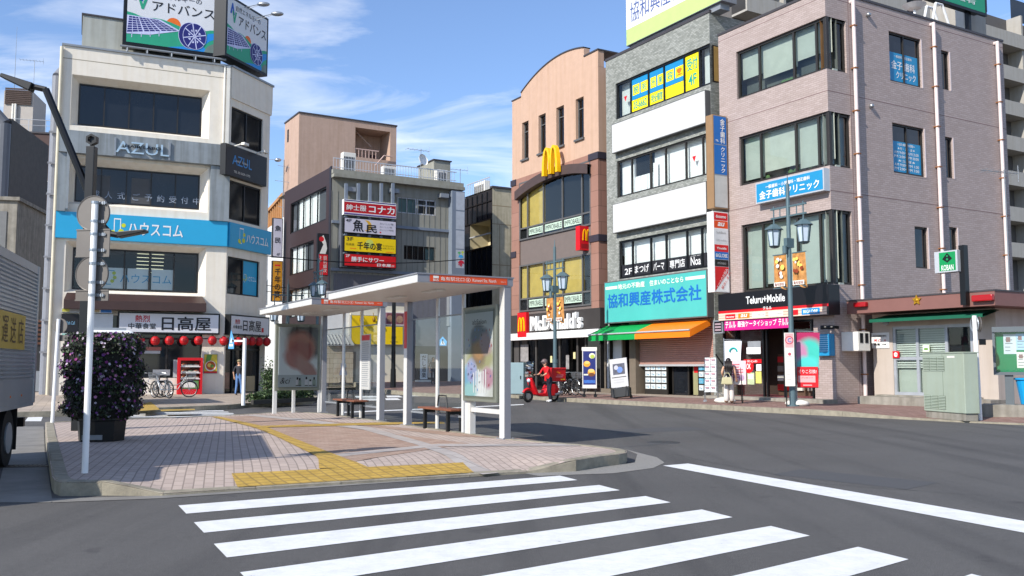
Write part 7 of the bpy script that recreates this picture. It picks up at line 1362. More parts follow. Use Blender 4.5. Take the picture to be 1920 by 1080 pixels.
d_ = (C3-C2); n_ = Vector((-d_.z, 0, d_.x)).normalized()*.06; k.add([C2-s_*.6-n_, C2+s_*.6-n_, C3+s_*.7-n_*.5, C3-s_*.7-n_*.5, C2-s_*.6+n_, C2+s_*.6+n_, C3+s_*.7+n_*.4, C3-s_*.7+n_*.4], [(0,3,2,1),(4,5,6,7),(0,1,5,4),(1,2,6,5),(2,3,7,6),(3,0,4,7)]); k.build('lamp_head', o, BLACK, bevel=.015)
# white sign poles
SBK = mat('sign_back_grey', '#6b6661', .5, metal=.3, var=.1)
q = G(159, 887, .15); o = thing('road_sign', 'tall white pole with four grey sign backs near the island corner', 'road sign', (q.x, q.y, .15), R(-8)); f = Fr(q.x, q.y, R(-8)); zt_ = f.p((161, 383))[1]-.15
k = MB(); k.cyl((0,0,0), (0,0,zt_), .038, n=14); k.lathe([(.038, 0), (.02, .02), (0, .025)], (0,0,zt_), 14); k.build('pole', o, WHITE, smooth=False)
for (x, y, rr_, w2, h2) in ((175.5, 400, 31, 0, 0), (175, 456, 0, 62, 48), (173, 513.5, 31, 0, 0), (173, 554, 0, 61, 18)):
    u_, z_ = f.p((x, y), .07); z_ -= .15; pm = f.p((x+10, y), .07)[0]-u_; k = MB(); sc_ = pm/10
    if rr_: k.cyl((u_, .06, z_), (u_, .075, z_), rr_*sc_, n=32); k.ring((u_, .06, z_), rr_*sc_-.006, .008, n=32, k=5)
    else: k.box(u_-w2/2*sc_, u_+w2/2*sc_, .06, .075, z_-h2/2*sc_, z_+h2/2*sc_); k.box(u_-w2/2*sc_-.004, u_+w2/2*sc_+.004, .052, .06, z_+h2/2*sc_-.012, z_+h2/2*sc_+.004); k.box(u_-w2/2*sc_-.004, u_+w2/2*sc_+.004, .052, .06, z_-h2/2*sc_-.004, z_-h2/2*sc_+.012)
    p_ = k.build('sign_plate', o, SBK)
    k = MB()
    for dz in ((-.5, .55) if rr_ or h2 > 30 else (0,)):
        hz = (rr_ or h2*.55)*sc_*dz; k.cyl((0, 0, z_+hz-.014), (0, 0, z_+hz+.014), .046, n=12); k.box(-.02, u_+(rr_ or w2/2)*sc_*.8, .045, .059, z_+hz-.012, z_+hz+.012)
        for b_ in (.35, .45, .62, .72): k.box(u_+(rr_ or w2/2)*sc_*b_-.006, u_+(rr_ or w2/2)*sc_*b_+.006, .035, .046, z_+hz-.02, z_+hz+.02)
    k.build('clamp', p_, STEEL)
q = G(98, 793, .15); o = thing('road_sign', 'short white pole with one grey disc and small plate beyond the planter', 'road sign', (q.x, q.y, .15), R(-5)); f = Fr(q.x, q.y, R(-5)); zt_ = f.p((103, 598))[1]-.15; k = MB(); k.cyl((0,0,0), (.05,0,zt_), .04, n=12); k.build('pole', o, WHITE); k = MB(); u_, z_ = f.p((113, 611), .06); k.cyl((u_, .05, z_-.15), (u_, .065, z_-.15), .17, n=24); k.build('sign_plate', o, SBK); k = MB(); k.box(.04, .36, .05, .065, zt_-.5, zt_-.36); k.build('sign_plate', o, SBK)
q = G(456, 759, .17); o = thing('sign_pole', 'white pole with short arm holding a narrow blue sign', 'road sign', (q.x, q.y, .15), 0); zt_ = at(457, 634, q.y).z-.15; k = MB(); k.cyl((0,0,0), (0,0,zt_), .06, n=10); k.box(-.45, 0, -.02, .02, zt_-.12, zt_-.06); k.build('pole', o, WHITE)
k = MB(); k.M = Matrix.Translation((-.45, 0, zt_-.15)); k.prism([(-.08, -.2), (.1, -.2), (.1, .1), (.0, .42)], -.02, .02); k.build('sign_plate', o, mat('sign_sky_blue', '#5fa6d8')); k = MB(); k.M = Matrix.Translation((-.45, 0, zt_-.15)); k.rq((-.05, .07, -.12, -.04), -.024, 0); k.poly([(-.03, -.0), (.05, -.0), (.02, .18)], -.024, 0); k.build('pictogram', o, WHITE)
q = at(830, 648, 47); o = crosssign('road_sign', 'blue pedestrian crossing sign seen through the nearer shelter glass', (q.x, q.y, at(830, 648, 47).z), .62); k = MB(); k.cyl((-.3, .05, -at(830, 648, 47).z+.15), (-.3, .05, .6), .05); k.build('pole', o, WHITE)
q = G(1838, 788, .05); o = thing('road_sign', 'white pole with a round sign seen edge-on in front of the police box', 'road sign', (q.x, q.y, .03), 0); f = Fr(q.x, q.y, 0); zt_ = f.p((1832, 594))[1]; k = MB(); k.cyl((0,0,0), (-.04,0,zt_), .055, n=12); k.build('pole', o, WHITE); k = MB(); k.ring((.0, .08, zt_-.22), .2, .02, 'x', 24, 5); k.build('sign_rim', o, GREYM); k = MB(); k.M = Matrix.Translation((.08, 0, zt_-.22)) @ Matrix.Rotation(R(78), 4, 'Z'); k.cyl((0, -.01, 0), (0, .01, 0), .2, n=24); k.build('sign_plate', o, SBK); k = MB(); k.box(.06, .22, -.02, .02, zt_-.75, zt_-.6); k.build('control_box', o, BLACK)
# green cabinet, notice board, bin
CABG = mat('cabinet_green', '#9aa596', .55, var=.06, streak=.03); q1, q2 = G(1733, 777, .13), G(1811, 783.5, .13); a_ = atan2(q2.y-q1.y, q2.x-q1.x); CF = Fr(q1.x, q1.y, a_); W_ = (q2-q1).length; o = thing('utility_cabinet', 'tall pale green utility cabinet with louvred vents at the kerb before the police box', 'cabinet', (q1.x, q1.y, .05), a_); zt_ = CF.p((1812, 663), 0)[1]-.05; zt_ = (zt_+CF.p((1733, 662), 0)[1]-.05)/2
k = MB(); k.box(0, W_, 0, .4, .18, zt_); k.build('body', o, CABG, bevel=.015); MB().box(.04, W_-.04, .03, .37, 0, .18).build('plinth', o, CONC); MB().box(-.015, W_+.015, -.015, .415, zt_+.001, zt_+.03).build('top', o, CABG)
for z0, z1 in ((.18+.04*zt_, .18+.25*zt_), (zt_*.73, zt_*.95)):
    for j_ in range(3):
        k = MB(); x0 = W_*(.03+.18*j_); x1 = x0+W_*.16; n = 9; k.rq((x0, x1, z0, z1), -.003, 1)
        for i in range(n): z_ = z0+(z1-z0)*i/n; k.add([(x0,-.005,z_),(x1,-.005,z_),(x1,-.02,z_+.01),(x0,-.02,z_+.01),(x0,-.005,z_+(z1-z0)/n*.7),(x1,-.005,z_+(z1-z0)/n*.7)], [(0,1,2,3),(3,2,5,4)])
        k.build('vent', o, [CABG, mat('vent_dark', '#6f7a6a', .7)])
k = MB(); k.box(W_*.5-.006, W_*.5+.006, -.004, -.001, .2, zt_-.02); k.rq((W_*.62, W_*.8, zt_*.93, zt_*.96), -.004, 1); k.build('door_joint', o, [mat('vent_dark', '#6f7a6a'), OFFW])
q1 = at(1876, 755, 24.6); NF = Fr(q1.x, q1.y, R(-30)); o = thing('notice_board', 'glass-fronted notice board with green backing and pinned papers, right of the police box', 'notice board', (q1.x, q1.y, .42), NF.a); r = NF.r(d5, 88, 240, 360, 645, -.05); W_ = 1.75; r = (r[0], r[0]+W_, r[2]-.42, r[3]-.42)
k = MB(); GRF = mat('board_frame', '#5d6468', .5, metal=.3, var=.06); k.box(r[0], r[1], -.16, .06, r[3]-.14, r[3]); k.box(r[0], r[1], -.12, .06, r[2], r[2]+.08); k.box(r[0], r[0]+.06, -.12, .06, r[2]+.08, r[3]-.14); k.box(r[1]-.06, r[1], -.12, .06, r[2]+.08, r[3]-.14); k.build('frame', o, GRF); k = MB(); k.box(r[0]+.06, r[1]-.06, .0, .055, r[2]+.08, r[3]-.14); k.build('backing', o, mat('felt_green', '#0c7a50', .8, var=.08))
for i, (x0, x1, z0, z1, c) in enumerate(((.12, .3, .45, .95, '#c9ced6'), (.3, .45, .55, .96, '#a8c4dc'), (.3, .46, .1, .5, '#d8d4d0'), (.5, .74, .45, .98, '#dcd8d4'), (.5, .62, .2, .44, '#6f6a60'), (.66, .8, .2, .44, '#d0b84a'), (.8, .95, .3, .9, '#d4d8dc'))):
    k = MB(); rr = fitr((r[0]+.06, r[1]-.06, r[2]+.08, r[3]-.14), x0, x1, z0, z1); k.rq(rr, -.005, 0); 
    for j_ in range(4): k.rq(fitr(rr, .12, random.uniform(.5, .9), .15+.18*j_, .19+.18*j_), -.008, 1)
    k.rq(fitr(rr, .2, .55, .6, .85), -.009, 2); k.build('paper', o, [mat('paper%d' % i, c, .7, var=.08), mat('ink_grey', '#7a7f86'), mat('print_mix', '#8a6a6a', .6, var=.4, scale=30)])
k = MB(); k.rq((r[0]+.05, r[1]-.05, r[2]+.06, r[3]-.12), -.1, 0); k.build('pane', o, GLASS)
for x in (r[0]+.35, r[1]-.3): k = MB(); k.box(x-.1, x+.1, -.06, .12, 0, r[2]); k.build('leg', o, GRF)
MB().box(r[0]-.3, r[1], -.45, .5, -.42, .0).build('base', o, CONC)
k = MB(); q = NF.w(r[0]+.85, .15, .43); k.lathe([(.0, 0), (.26, 0), (.36, .62), (.4, .64), (.4, .68), (0, .7)], n=18); o = thing('bin', 'bright blue plastic bin under the notice board', 'bin', q, 0); k.build('body', o, mat('bright_blue_plastic', '#1f9ad8', .4, var=.06), smooth=False)
# ---------------------------------------------------------------- truck
TL_ = 4.3; tx, ty = -7.33+.30*TL_, 14.3-.954*TL_; ta = atan2(.954, -.30); TRF = Fr(tx, ty, ta)   # local x away from the viewer, y to the left
o = thing('box_truck', 'silver ribbed aluminium box truck with a yellow panel on its side', 'truck', (tx, ty, 0), ta); ALR = mat('ribbed_aluminium', '#b4b6b8', .32, metal=.55, var=.12, scale=1.2)
k = MB(); z0, z1 = .88, 2.92; k.box(0, TL_, .02, 2.15, z0, z1); k.box(TL_-.1, TL_+.02, -.02, 2.17, z0-.02, z1+.02); k.box(0, TL_-.101, -.012, .019, z1-.1, z1+.02); k.box(0, TL_-.101, -.012, .019, z0, z0+.34); k.box(0, TL_-.101, -.02, .019, z0-.06, z0-.001)
z_ = z0+.36
while z_ < z1-.14: k.add([(0,.019,z_),(TL_-.1,.019,z_),(TL_-.1,-.012,z_+.014),(0,-.012,z_+.014),(TL_-.1,-.012,z_+.034),(0,-.012,z_+.034),(TL_-.1,.019,z_+.048),(0,.019,z_+.048)], [(0,1,2,3),(3,2,4,5),(5,4,6,7)]); z_ += .056
k.build('cargo_box', o, ALR)
xr_ = TRF.p((47, 620), -.02)[0]; zt_ = TRF.p((30, 588), -.02)[1]; zb_ = TRF.p((30, 655), -.02)[1]
k = MB(); ry = (xr_-2.6, xr_, zb_, zt_); k.box(ry[0], ry[1], -.022, -.013, ry[2], ry[3], 0)
for i, t in enumerate('急便運送店'): k.text(t, ry[0]+.1+.5*i, ry[0]+.46+.5*i, ry[2]+.08, ry[3]-.06, -.026, 1)
k.build('side_panel', o, [mat('panel_ochre', '#b0923a', .5, var=.15), mat('panel_brown', '#4a3410', .6)])
k = MB()
for i in range(5): k.box(.3+.75*i, .33+.75*i, -.02, -.0125, z0+.1, z0+.13)
k.build('marker_reflector', o, ORANGE)
k = MB(); k.box(.2, TL_-.2, .6, 1.6, .55, .82); k.box(TL_-.12, TL_, .1, 2.05, .5, .64); k.build('chassis', o, BLACK)
for x in (TL_-1.1,):
    k = MB(); k.cyl((x, .12, .4), (x, .38, .4), .4, n=22); wv = k.build('wheel', o, RUBBER); k = MB(); k.cyl((x, .1, .4), (x, .13, .4), .22, n=16); k.build('rim', wv, GREYM); k = MB(); k.cyl((x, 1.75, .4), (x, 2.0, .4), .4, n=22); k.build('wheel', o, RUBBER)
k = MB(); k.box(TL_-.62, TL_-.59, .1, .45, .2, .86); k.build('mudflap', o, RUBBER)
k = MB(); k.box(1.0, 2.4, .08, .3, .45, .8); k.build('fuel_tank', o, GREYM)
k = MB(); k.prism([(-.15, .5), (-.15, 1.95), (-1.1, 1.9), (-1.4, 1.15), (-1.4, .5)], .12, 2.05); cb_ = k.build('cab', o, WHITE, bevel=.05); k = MB(); k.prism([(-.3, 1.2), (-.3, 1.8), (-1.05, 1.78), (-1.3, 1.2)], .105, .118); k.build('window', cb_, GDARK)
# ---------------------------------------------------------------- planter, hedge
def leafball(n, shape, size, seed, rnd=None):
    k = MB(); rnd = random.Random(seed)
    for i in range(n):
        c, nrm = shape(rnd); s_ = size*rnd.uniform(.6, 1.3); a = Vector((rnd.gauss(0, 1), rnd.gauss(0, 1), rnd.gauss(0, .7)))+nrm*.6; a.normalize(); t = a.orthogonal().normalized(); t = (Matrix.Rotation(rnd.uniform(0, 6.28), 3, a) @ t); u = a.cross(t)
        k.add([c-t*s_, c+u*s_*.45+a*s_*.12, c+t*s_, c-u*s_*.45+a*s_*.12], [(0, 1, 2, 3)], rnd.choice((0, 0, 1, 1, 2)))
    return k
LEAF = [mat('leaf_dark', '#2c3d22', .55, var=.25, scale=8), mat('leaf_mid', '#3d5230', .55, var=.25, scale=8), mat('leaf_pale', '#55683c', .55, var=.2, scale=8)]
LEAFP = [mat('leaf_shade', '#24301e', .55, var=.3, scale=8), mat('leaf_violet', '#33302e', .55, var=.3, scale=8), mat('leaf_mid', '#3d5230')]
pq = G(190, 826, .15); o = thing('flower_planter', 'tall tiered petunia planter in pink, purple and white on a black octagonal tub', 'planter', (pq.x, pq.y, .15), R(8)); k = MB(); k.lathe([(0, 0), (.37, 0), (.4, .34), (.42, .36), (.42, .42), (.34, .42), (0, .4)], n=8); k.build('tub', o, BLACK)
MB().box(-.2, .12, -.4, -.375, .04, .12).build('plate', o, GREYM)
def tiers(rnd):
    z = rnd.uniform(.34, 1.78); ph = ((z-.34)/.36) % 1; rr = .62-.09*(2*ph-1)**2*(1.0)-.12*max(0, (z-1.5)/.3)**2+(.0 if z > .55 else -.22*(.55-z)/.21); a = rnd.uniform(0, 2*pi); q = (rnd.uniform(.78, 1.03)**.5 if rnd.random() > .05 else rnd.uniform(1.0, 1.13))*rr*(1+.06*sin(5*a+z*7))
    if rnd.random() < .12: z = 1.78+rnd.uniform(-.05, .04); q = rr*rnd.random()**.5
    return Vector((q*cos(a)*1.04, q*sin(a)*1.04, z)), Vector((cos(a), sin(a), .4))
leafball(11000, tiers, .034, 3).build('foliage', o, LEAFP)
k = MB(); k.lathe([(.0, .36), (.45, .4), (.56, .5), (.56, 1.6), (.4, 1.72), (0, 1.74)], n=20); k.build('soil_core', o, mat('soil_core', '#1a1a14', .9, var=.3))
fl = MB(); rnd = random.Random(9); FM = [mat('petal_pink', '#b878a0', .6, var=.15), mat('petal_magenta', '#8a2a78', .6, var=.15), mat('petal_white', '#c4b8c4', .6, var=.1), mat('petal_violet', '#6a3a7a', .6, var=.15), mat('petal_eye', '#5a3a52', .6)]
for i in range(820):
    c, nrm = tiers(rnd); ang = atan2(c.y, c.x); c = c+nrm.normalized()*.03; nn = (nrm+Vector((rnd.gauss(0, .35), rnd.gauss(0, .35), rnd.gauss(.1, .3)))).normalized(); t = nn.orthogonal().normalized(); u = nn.cross(t); s_ = rnd.uniform(.018, .032)
    mi = 3 if rnd.random() < .42 else 2 if rnd.random() < .38 else (1 if cos(ang-2.6) > .2 or rnd.random() < .3 else 0)
    vs = []
    for j_ in range(10): a = j_*pi/5; rr = s_*(1 if j_ % 2 == 0 else .8); vs.append(c+t*rr*cos(a)+u*rr*sin(a)+nn*.008*(1 if j_ % 2 == 0 else .2))
    vs.append(c-nn*.004); fl.add(vs, [(10, j_, (j_+1) % 10) for j_ in range(10)], mi)
fo = fl.build('flowers', o, FM); fo['kind'] = 'stuff'
hq = [G(474, 757, .17), G(596, 751, .17)]; ha = atan2(hq[1].y-hq[0].y, hq[1].x-hq[0].x); HL = (hq[1]-hq[0]).length
o = thing('hedge', 'low clipped green hedge in a dark-kerbed bed behind the farther shelter', 'hedge', (hq[0].x, hq[0].y, .15), ha)
def hed(rnd): 
    x, y, z = rnd.uniform(.5, HL), rnd.uniform(.05, .9), rnd.uniform(.05, .5); f_ = .22+.35*sm(x/HL*1.2)+.1*sin(x*5)*sin(y*4)
    return Vector((x, y, min(z, f_)*1.0)), Vector((0, -.5, 1))
leafball(4200, hed, .06, 5).build('foliage', o, LEAF); k = MB(); k.box(-.1, HL+.1, -.12, 0, -.0, .14); k.build('bed_edge', o, mat('dark_kerb', '#3a3835', .9, var=.2))
hs = at(505, 715, 40); o = thing('shrub', 'small green shrub by the glass door of the chamfered corner', 'shrub', (hs.x, hs.y, .17)); leafball(1400, lambda r_: (Vector((r_.gauss(0, .16), r_.gauss(0, .16), abs(r_.gauss(.6, .35)))), Vector((0, 0, 1))), .07, 8).build('foliage', o, LEAF); k = MB(); k.cyl((0,0,0), (0,0,.9), .03, .01); k.build('stem', o, WOOD)
# ================================================================ people, bicycles, scooter, shop clutter
def person(label, P_, yaw, J, zones, mats, hair=None, scale=1.0, hand_l=True):
    """J: joint name -> (x,y,z,r); the figure faces -y in its own frame. zones: list of (joint a, joint b, material index)"""
    o = thing('person', label, 'person', P_, yaw); names = list(J); idx = {n: i for i, n in enumerate(names)}
    edges = [(a, c) for a, c, _ in zones]
    V = [Vector(J[n][:3]) for n in names]; Rr = [J[n][3] for n in names]
    for hn, wn in (('hand_l', 'wrist_l'), ('hand_r', 'wrist_r')):
        if hn in J:
            h, w_ = Vector(J[hn][:3]), Vector(J[wn][:3]); d = (h-w_).normalized(); sd_ = d.cross(Vector((0, 1, 0)) if abs(d.y) < .8 else Vector((1, 0, 0))).normalized(); up = d.cross(sd_)
            for f_, (off, ln) in enumerate(((-.028, .062), (-.01, .074), (.01, .07), (.027, .056))):
                b = len(V); V += [h+sd_*off+d*.02, h+sd_*off*1.1+d*(.02+ln*.55)+up*.008, h+sd_*off*1.1+d*(.02+ln)+up*.025]; Rr += [.009, .0085, .007]
                names += ['f%d%s' % (f_, hn)]*3; edges += [(hn, b), (b, b+1), (b+1, b+2)]
            b = len(V); V += [h-sd_*.03-d*.02, h-sd_*.055+d*.02+up*.01]; Rr += [.011, .009]; names += ['th'+hn]*2; edges += [(wn, b), (b, b+1)]
    E_ = [(idx[a] if isinstance(a, str) else a, idx[c] if isinstance(c, str) else c) for a, c in edges]
    me = bpy.data.meshes.new('person_body'); me.from_pydata([tuple(v) for v in V], E_, []); ob = bpy.data.objects.new('tmp', me); COL.objects.link(ob)
    sk = ob.modifiers.new('s', 'SKIN'); sk.use_smooth_shade = True
    for i, r_ in enumerate(Rr):
        v = me.skin_vertices[0].data[i]; k = J[names[i]][4] if i < len(J) and len(J[names[i]]) > 4 else 1; v.radius = (r_*k, r_)
    me.skin_vertices[0].data[idx['pelvis']].use_root = True
    sb_ = ob.modifiers.new('u', 'SUBSURF'); sb_.levels = 1; sb_.render_levels = 1
    dg = bpy.context.evaluated_depsgraph_get(); m2 = bpy.data.meshes.new_from_object(ob.evaluated_get(dg)); bpy.data.objects.remove(ob)
    # head joined to the same mesh
    hd = Vector(J['head'][:3]); bm = bmesh.new(); bm.from_mesh(m2); nb = len(bm.faces)
    hb = MB(); hb.ell(hd, .078, .098, .118, 16, 12); hb.ell(hd+Vector((0, -.1, -.015)), .014, .02, .024, 8, 6); hb.ell(hd+Vector((.08, .01, -.01)), .012, .022, .032, 8, 6); hb.ell(hd+Vector((-.08, .01, -.01)), .012, .022, .032, 8, 6); hb.ell(hd+Vector((0, -.03, -.085)), .05, .055, .04, 10, 6)
    n0 = len(bm.verts); vv = [bm.verts.new(p) for p in hb.v]; bm.verts.ensure_lookup_table()
    for f in hb.f:
        try: bm.faces.new([vv[i] for i in dict.fromkeys(f)])
        except ValueError: pass
    eb = MB()
    for s_ in (-1, 1): eb.ell(hd+Vector((.03*s_, -.09, .012)), .012, .012, .008, 8, 5)
    eb.ell(hd+Vector((0, -.09, -.055)), .025, .01, .007, 8, 5)
    bm.to_mesh(m2); bm.free(); seg = [(Vector(J[a][:3]), Vector(J[c][:3]), mi) for a, c, mi in zones]; head_from = nb
    m2.materials.clear()
    for x in mats: m2.materials.append(x)
    for p in m2.polygons:
        p.use_smooth = True
        if p.index >= head_from: p.material_index = 0; continue
        c = p.center; best = (9, 0)
        for a, q_, mi in seg:
            ab = q_-a; t = max(0, min(1, (c-a).dot(ab)/max(ab.dot(ab), 1e-9))); d_ = (c-a-ab*t).length
            if d_ < best[0]: best = (d_, mi)
        hands = [Vector(J[h][:3]) for h in ('hand_l', 'hand_r') if h in J]
        if any((c-h).length < .1 for h in hands): best = (0, 0)
        p.material_index = best[1]
    body = bpy.data.objects.new('body', m2); COL.objects.link(body); body.parent = o; eb.build('face_features', o, HAIR)
    for nm, kb, mm in (hair or []): kb.build(nm, o, mm, smooth=True)
    o.scale = (scale,)*3; return o
def stand(h=1.66, step=0.0, arm_l=None, arm_r=None, sh=.19, hip=.09, slim=1.0, lean=0.0):
    k = h/1.7; J = {'pelvis': (0, 0, .95*k, .125*slim, 1.15), 'waist': (0, lean*.3, 1.08*k, .115*slim, 1.1), 'chest': (0, lean*.7, 1.28*k, .125*slim, 1.25), 'neck0': (0, lean, 1.43*k, .06), 'neck': (0, lean, 1.49*k, .05), 'head': (0, lean-.015, 1.59*k, .05)}
    for s_, n in ((-1, 'r'), (1, 'l')):
        st = step*s_
        J['hip_'+n] = (hip*s_, 0, .9*k, .092*slim); J['knee_'+n] = (hip*s_*1.05, -.03+st*.5, .49*k, .06*slim); J['ankle_'+n] = (hip*s_*1.05, .02+st, .085, .042); J['toe_'+n] = (hip*s_*1.15, -.15+st, .035, .036)
        J['sh_'+n] = (sh*s_, lean, 1.4*k, .055); a = (arm_l if n == 'l' else arm_r) or ((sh+.05)*s_, .03, 1.12*k, (sh+.04)*s_, -.06, .88*k)
        J['elbow_'+n] = (a[0], a[1], a[2], .042); J['wrist_'+n] = (a[3], a[4], a[5], .03); w_ = Vector(a[3:6]); e_ = Vector(a[:3]); d = (w_-e_).normalized()*.07; J['hand_'+n] = (*(w_+d), .03)
    return J
def zones(top, legs, shoe, sleeve, fore):
    z = [('pelvis', 'waist', top), ('waist', 'chest', top), ('chest', 'neck0', top), ('neck0', 'neck', 0), ('neck', 'head', 0)]
    for n in 'lr': z += [('pelvis', 'hip_'+n, legs), ('hip_'+n, 'knee_'+n, legs), ('knee_'+n, 'ankle_'+n, legs), ('ankle_'+n, 'toe_'+n, shoe), ('chest', 'sh_'+n, top), ('sh_'+n, 'elbow_'+n, sleeve), ('elbow_'+n, 'wrist_'+n, fore), ('wrist_'+n, 'hand_'+n, 0)]
    return z
TR = mat('cream_trousers', '#cfc6bd', .8, var=.06); TEE = mat('charcoal_tee', '#2b2c33', .8, var=.1); JEAN = mat('blue_jeans', '#5d7fae', .8, var=.15); RSH = mat('red_shirt', '#d0141e', .7, var=.08); NAVYT = mat('navy_trousers', '#1c1f2c', .8, var=.1); SHOE = mat('white_shoe', '#cfcfcf', .6)
# woman by the phone shop, seen from behind
wq = at(1367, 748, 31.2); k = MB(); k.ell((0, .015, 1.49), .1, .112, .13, 14, 10); k.add([(-.1,.06,1.5),(.1,.06,1.5),(.13,.15,1.18),(-.13,.15,1.18),(-.1,.13,1.5),(.1,.13,1.5),(.1,.18,1.05),(-.1,.18,1.05)], [(4,5,6,7),(0,4,7,3),(1,2,6,5),(0,1,5,4)])
for i in range(9): x = -.11+.0275*i; k.cyl((x, .12, 1.5), (x*1.15, .165, 1.08+.03*(i % 3)), .03, .012, n=6)
J = stand(1.58, .05, (.23, .06, 1.08, .2, -.08, .95), (-.23, .03, 1.08, -.26, -.1, .86), .17, .085, .88)
for n in 'lr': J['knee_'+n] = (*J['knee_'+n][:3], .1); J['ankle_'+n] = (*J['ankle_'+n][:3], .105)
k2 = MB(); k2.ell((0, .17, 0), .0, .0, .0) if 0 else None
pw = person('woman seen from behind with long dark hair, black top and wide cream trousers', (wq.x, wq.y, .2), R(160), J, zones(1, 2, 3, 0, 0), [SKIN, TEE, TR, mat('sandal', '#8a6a50', .6)], [('hair', k, HAIR)], .93)
pw.rotation_euler.z = R(165)
bg_ = MB(); bg_.add([(-.24,.0,0),(.24,.0,0),(.24,.13,0),(-.24,.13,0),(-.19,.02,.3),(.19,.02,.3),(.19,.1,.3),(-.19,.1,.3)], [(0,1,5,4),(1,2,6,5),(2,3,7,6),(3,0,4,7),(4,5,6,7),(3,2,1,0)]); ho_ = thing('handbag', 'pale yellow shoulder bag hanging on the back of the woman in black top', 'bag', (wq.x-.12, wq.y-.27, .82), R(-12)); ho_.scale = (.8, .8, .8); bg_.build('bag_body', ho_, mat('pale_yellow_leather', '#b5ad86', .6, var=.08), bevel=.04); k = MB(); k.tube([(-.15, .06, .3), (-.08, .1, .47), (.08, .12, .47), (.15, .06, .3)], .012, 6); k.build('strap', ho_, mat('pale_yellow_leather', '#b5ad86'))
# man by the corner restaurant, walking away
mq = at(447, 741, 40.6); k = MB(); k.ell((0, .0, 1.655), .1, .115, .08, 14, 8); k.ell((0, -.12, 1.63), .07, .06, .012, 10, 5)
J = stand(1.7, .1, (.27, .05, 1.13, .25, .02, .9), (-.27, .03, 1.13, -.24, -.04, .9)); pm_ = person('man walking away in black t-shirt, faded jeans and a tan cap', (mq.x, mq.y, .17), R(165), J, zones(1, 2, 3, 1, 0), [SKIN, TEE, JEAN, mat('brown_shoe', '#4a3c34', .6)], [('cap', k, mat('tan_cap', '#85795a', .8))], .9)
# person in white dress on the far pavement; dark person in the shade
fq = at(643.5, 706, 56); J = stand(1.6, .12, slim=.9); k = MB(); k.ell((0, .01, 1.51), .1, .115, .12, 12, 8); k.ell((0, .0, 1.58), .13, .15, .03, 12, 5); dr = MB(); dr.lathe([(.26, .55), (.2, .85), (.15, 1.02), (.17, 1.2), (.16, 1.33)], n=14)
person('person in loose pale dress and dark hat by the beige block wall', (fq.x, fq.y, .4), R(-40), J, zones(1, 0, 2, 1, 0), [SKIN, OFFW, TEE], [('hair', k, HAIR), ('dress', dr, mat('pale_dress', '#d0cbd0', .8, var=.1))], .92)
fq = at(812, 715, 54); J = stand(1.65, .06); k = MB(); k.ell((0, .01, 1.56), .1, .115, .12, 12, 8); person('person in dark clothes standing in shade outside the dark shop', (fq.x, fq.y, .38), R(20), J, zones(1, 1, 1, 1, 0), [SKIN, NAVYT], [('hair', k, HAIR)], .95)
# delivery scooter and rider
sq = at(1017, 748, 37.4); sq.z = 0; SCF = Fr(sq.x, sq.y, R(36)); o = thing('delivery_scooter', 'red delivery scooter with windscreen and big red cargo box at the kerb', 'scooter', (sq.x, sq.y, 0), R(36)); o.scale = (1.0,)*3
k = MB(); k.prism([(-.42, .3), (-.1, .22), (.62, .25), (.75, .5), (.6, .72), (.2, .7), (.0, .36), (-.3, .36), (-.5, .75), (-.62, .98), (-.7, .95), (-.58, .6)], -.17, .17); k.build('body', o, RED, bevel=.03)
for x in (-.72, .58): k = MB(); k.ring((x, 0, .24), .19, .055, 'y', 24, 8); w_ = k.build('wheel', o, RUBBER); k = MB(); k.cyl((x, -.05, .24), (x, .05, .24), .12, n=14); k.build('rim', w_, STEEL)
k = MB(); k.ring((-.72, 0, .24), .28, .06, 'y', 14, 5, a0=.3, a1=2.6); k.build('fender', o, RED); k = MB(); k.cyl((-.62, 0, .95), (-.72, 0, .24), .035); k.tube([(-.5, -.34, 1.08), (-.6, 0, 1.02), (-.5, .34, 1.08)], .02); k.build('handlebar', o, BLACK)
k = MB(); k.box(.1, .62, -.16, .16, .72, .8); k.build('saddle', o, BLACK, bevel=.03); k = MB(); k.box(.32, .98, -.3, .3, .82, 1.34); k.box(.3, 1.0, -.32, .32, 1.3, 1.37); cb_ = k.build('cargo_box', o, RED, bevel=.03); k = MB(); k.poly([(.45, 1.2), (.62, 1.13), (.72, 1.15), (.55, 1.22)], -.305, 0); k.rq((.5, .85, 1.06, 1.09), -.305, 1); k.rq((.45, .8, .98, 1.03), -.305, 1); k.rq((.7, .9, .88, .92), -.305, 2); k.build('print', cb_, [ORANGE, mat('box_pink', '#d87a80', .6), YEL])
k = MB(); vs = []
for i in range(7): t = i/6; vs += [(-.66-.05*t+.1*t*t, -.28+.05*t, 1.0+.62*t), (-.66-.05*t+.1*t*t, .28-.05*t, 1.0+.62*t)]
k.add(vs, [(2*i, 2*i+1, 2*i+3, 2*i+2) for i in range(6)]); k.build('windscreen', o, GLASS); k = MB(); k.ell((-.68, 0, .86), .07, .09, .08); k.build('headlight', o, LGL); k = MB(); k.box(.66, .74, -.06, .06, .52, .6); k.build('rear_light', o, ORANGE); k = MB(); k.cyl((.5, -.19, .28), (.85, -.22, .4), .05); k.build('exhaust', o, STEEL)
J = {'pelvis': (.02, 0, .93, .12, 1.1), 'waist': (-.04, 0, 1.07, .12, 1.1), 'chest': (-.12, 0, 1.27, .13, 1.2), 'neck0': (-.17, 0, 1.42, .06), 'neck': (-.19, 0, 1.47, .05), 'head': (-.22, 0, 1.56, .05)}
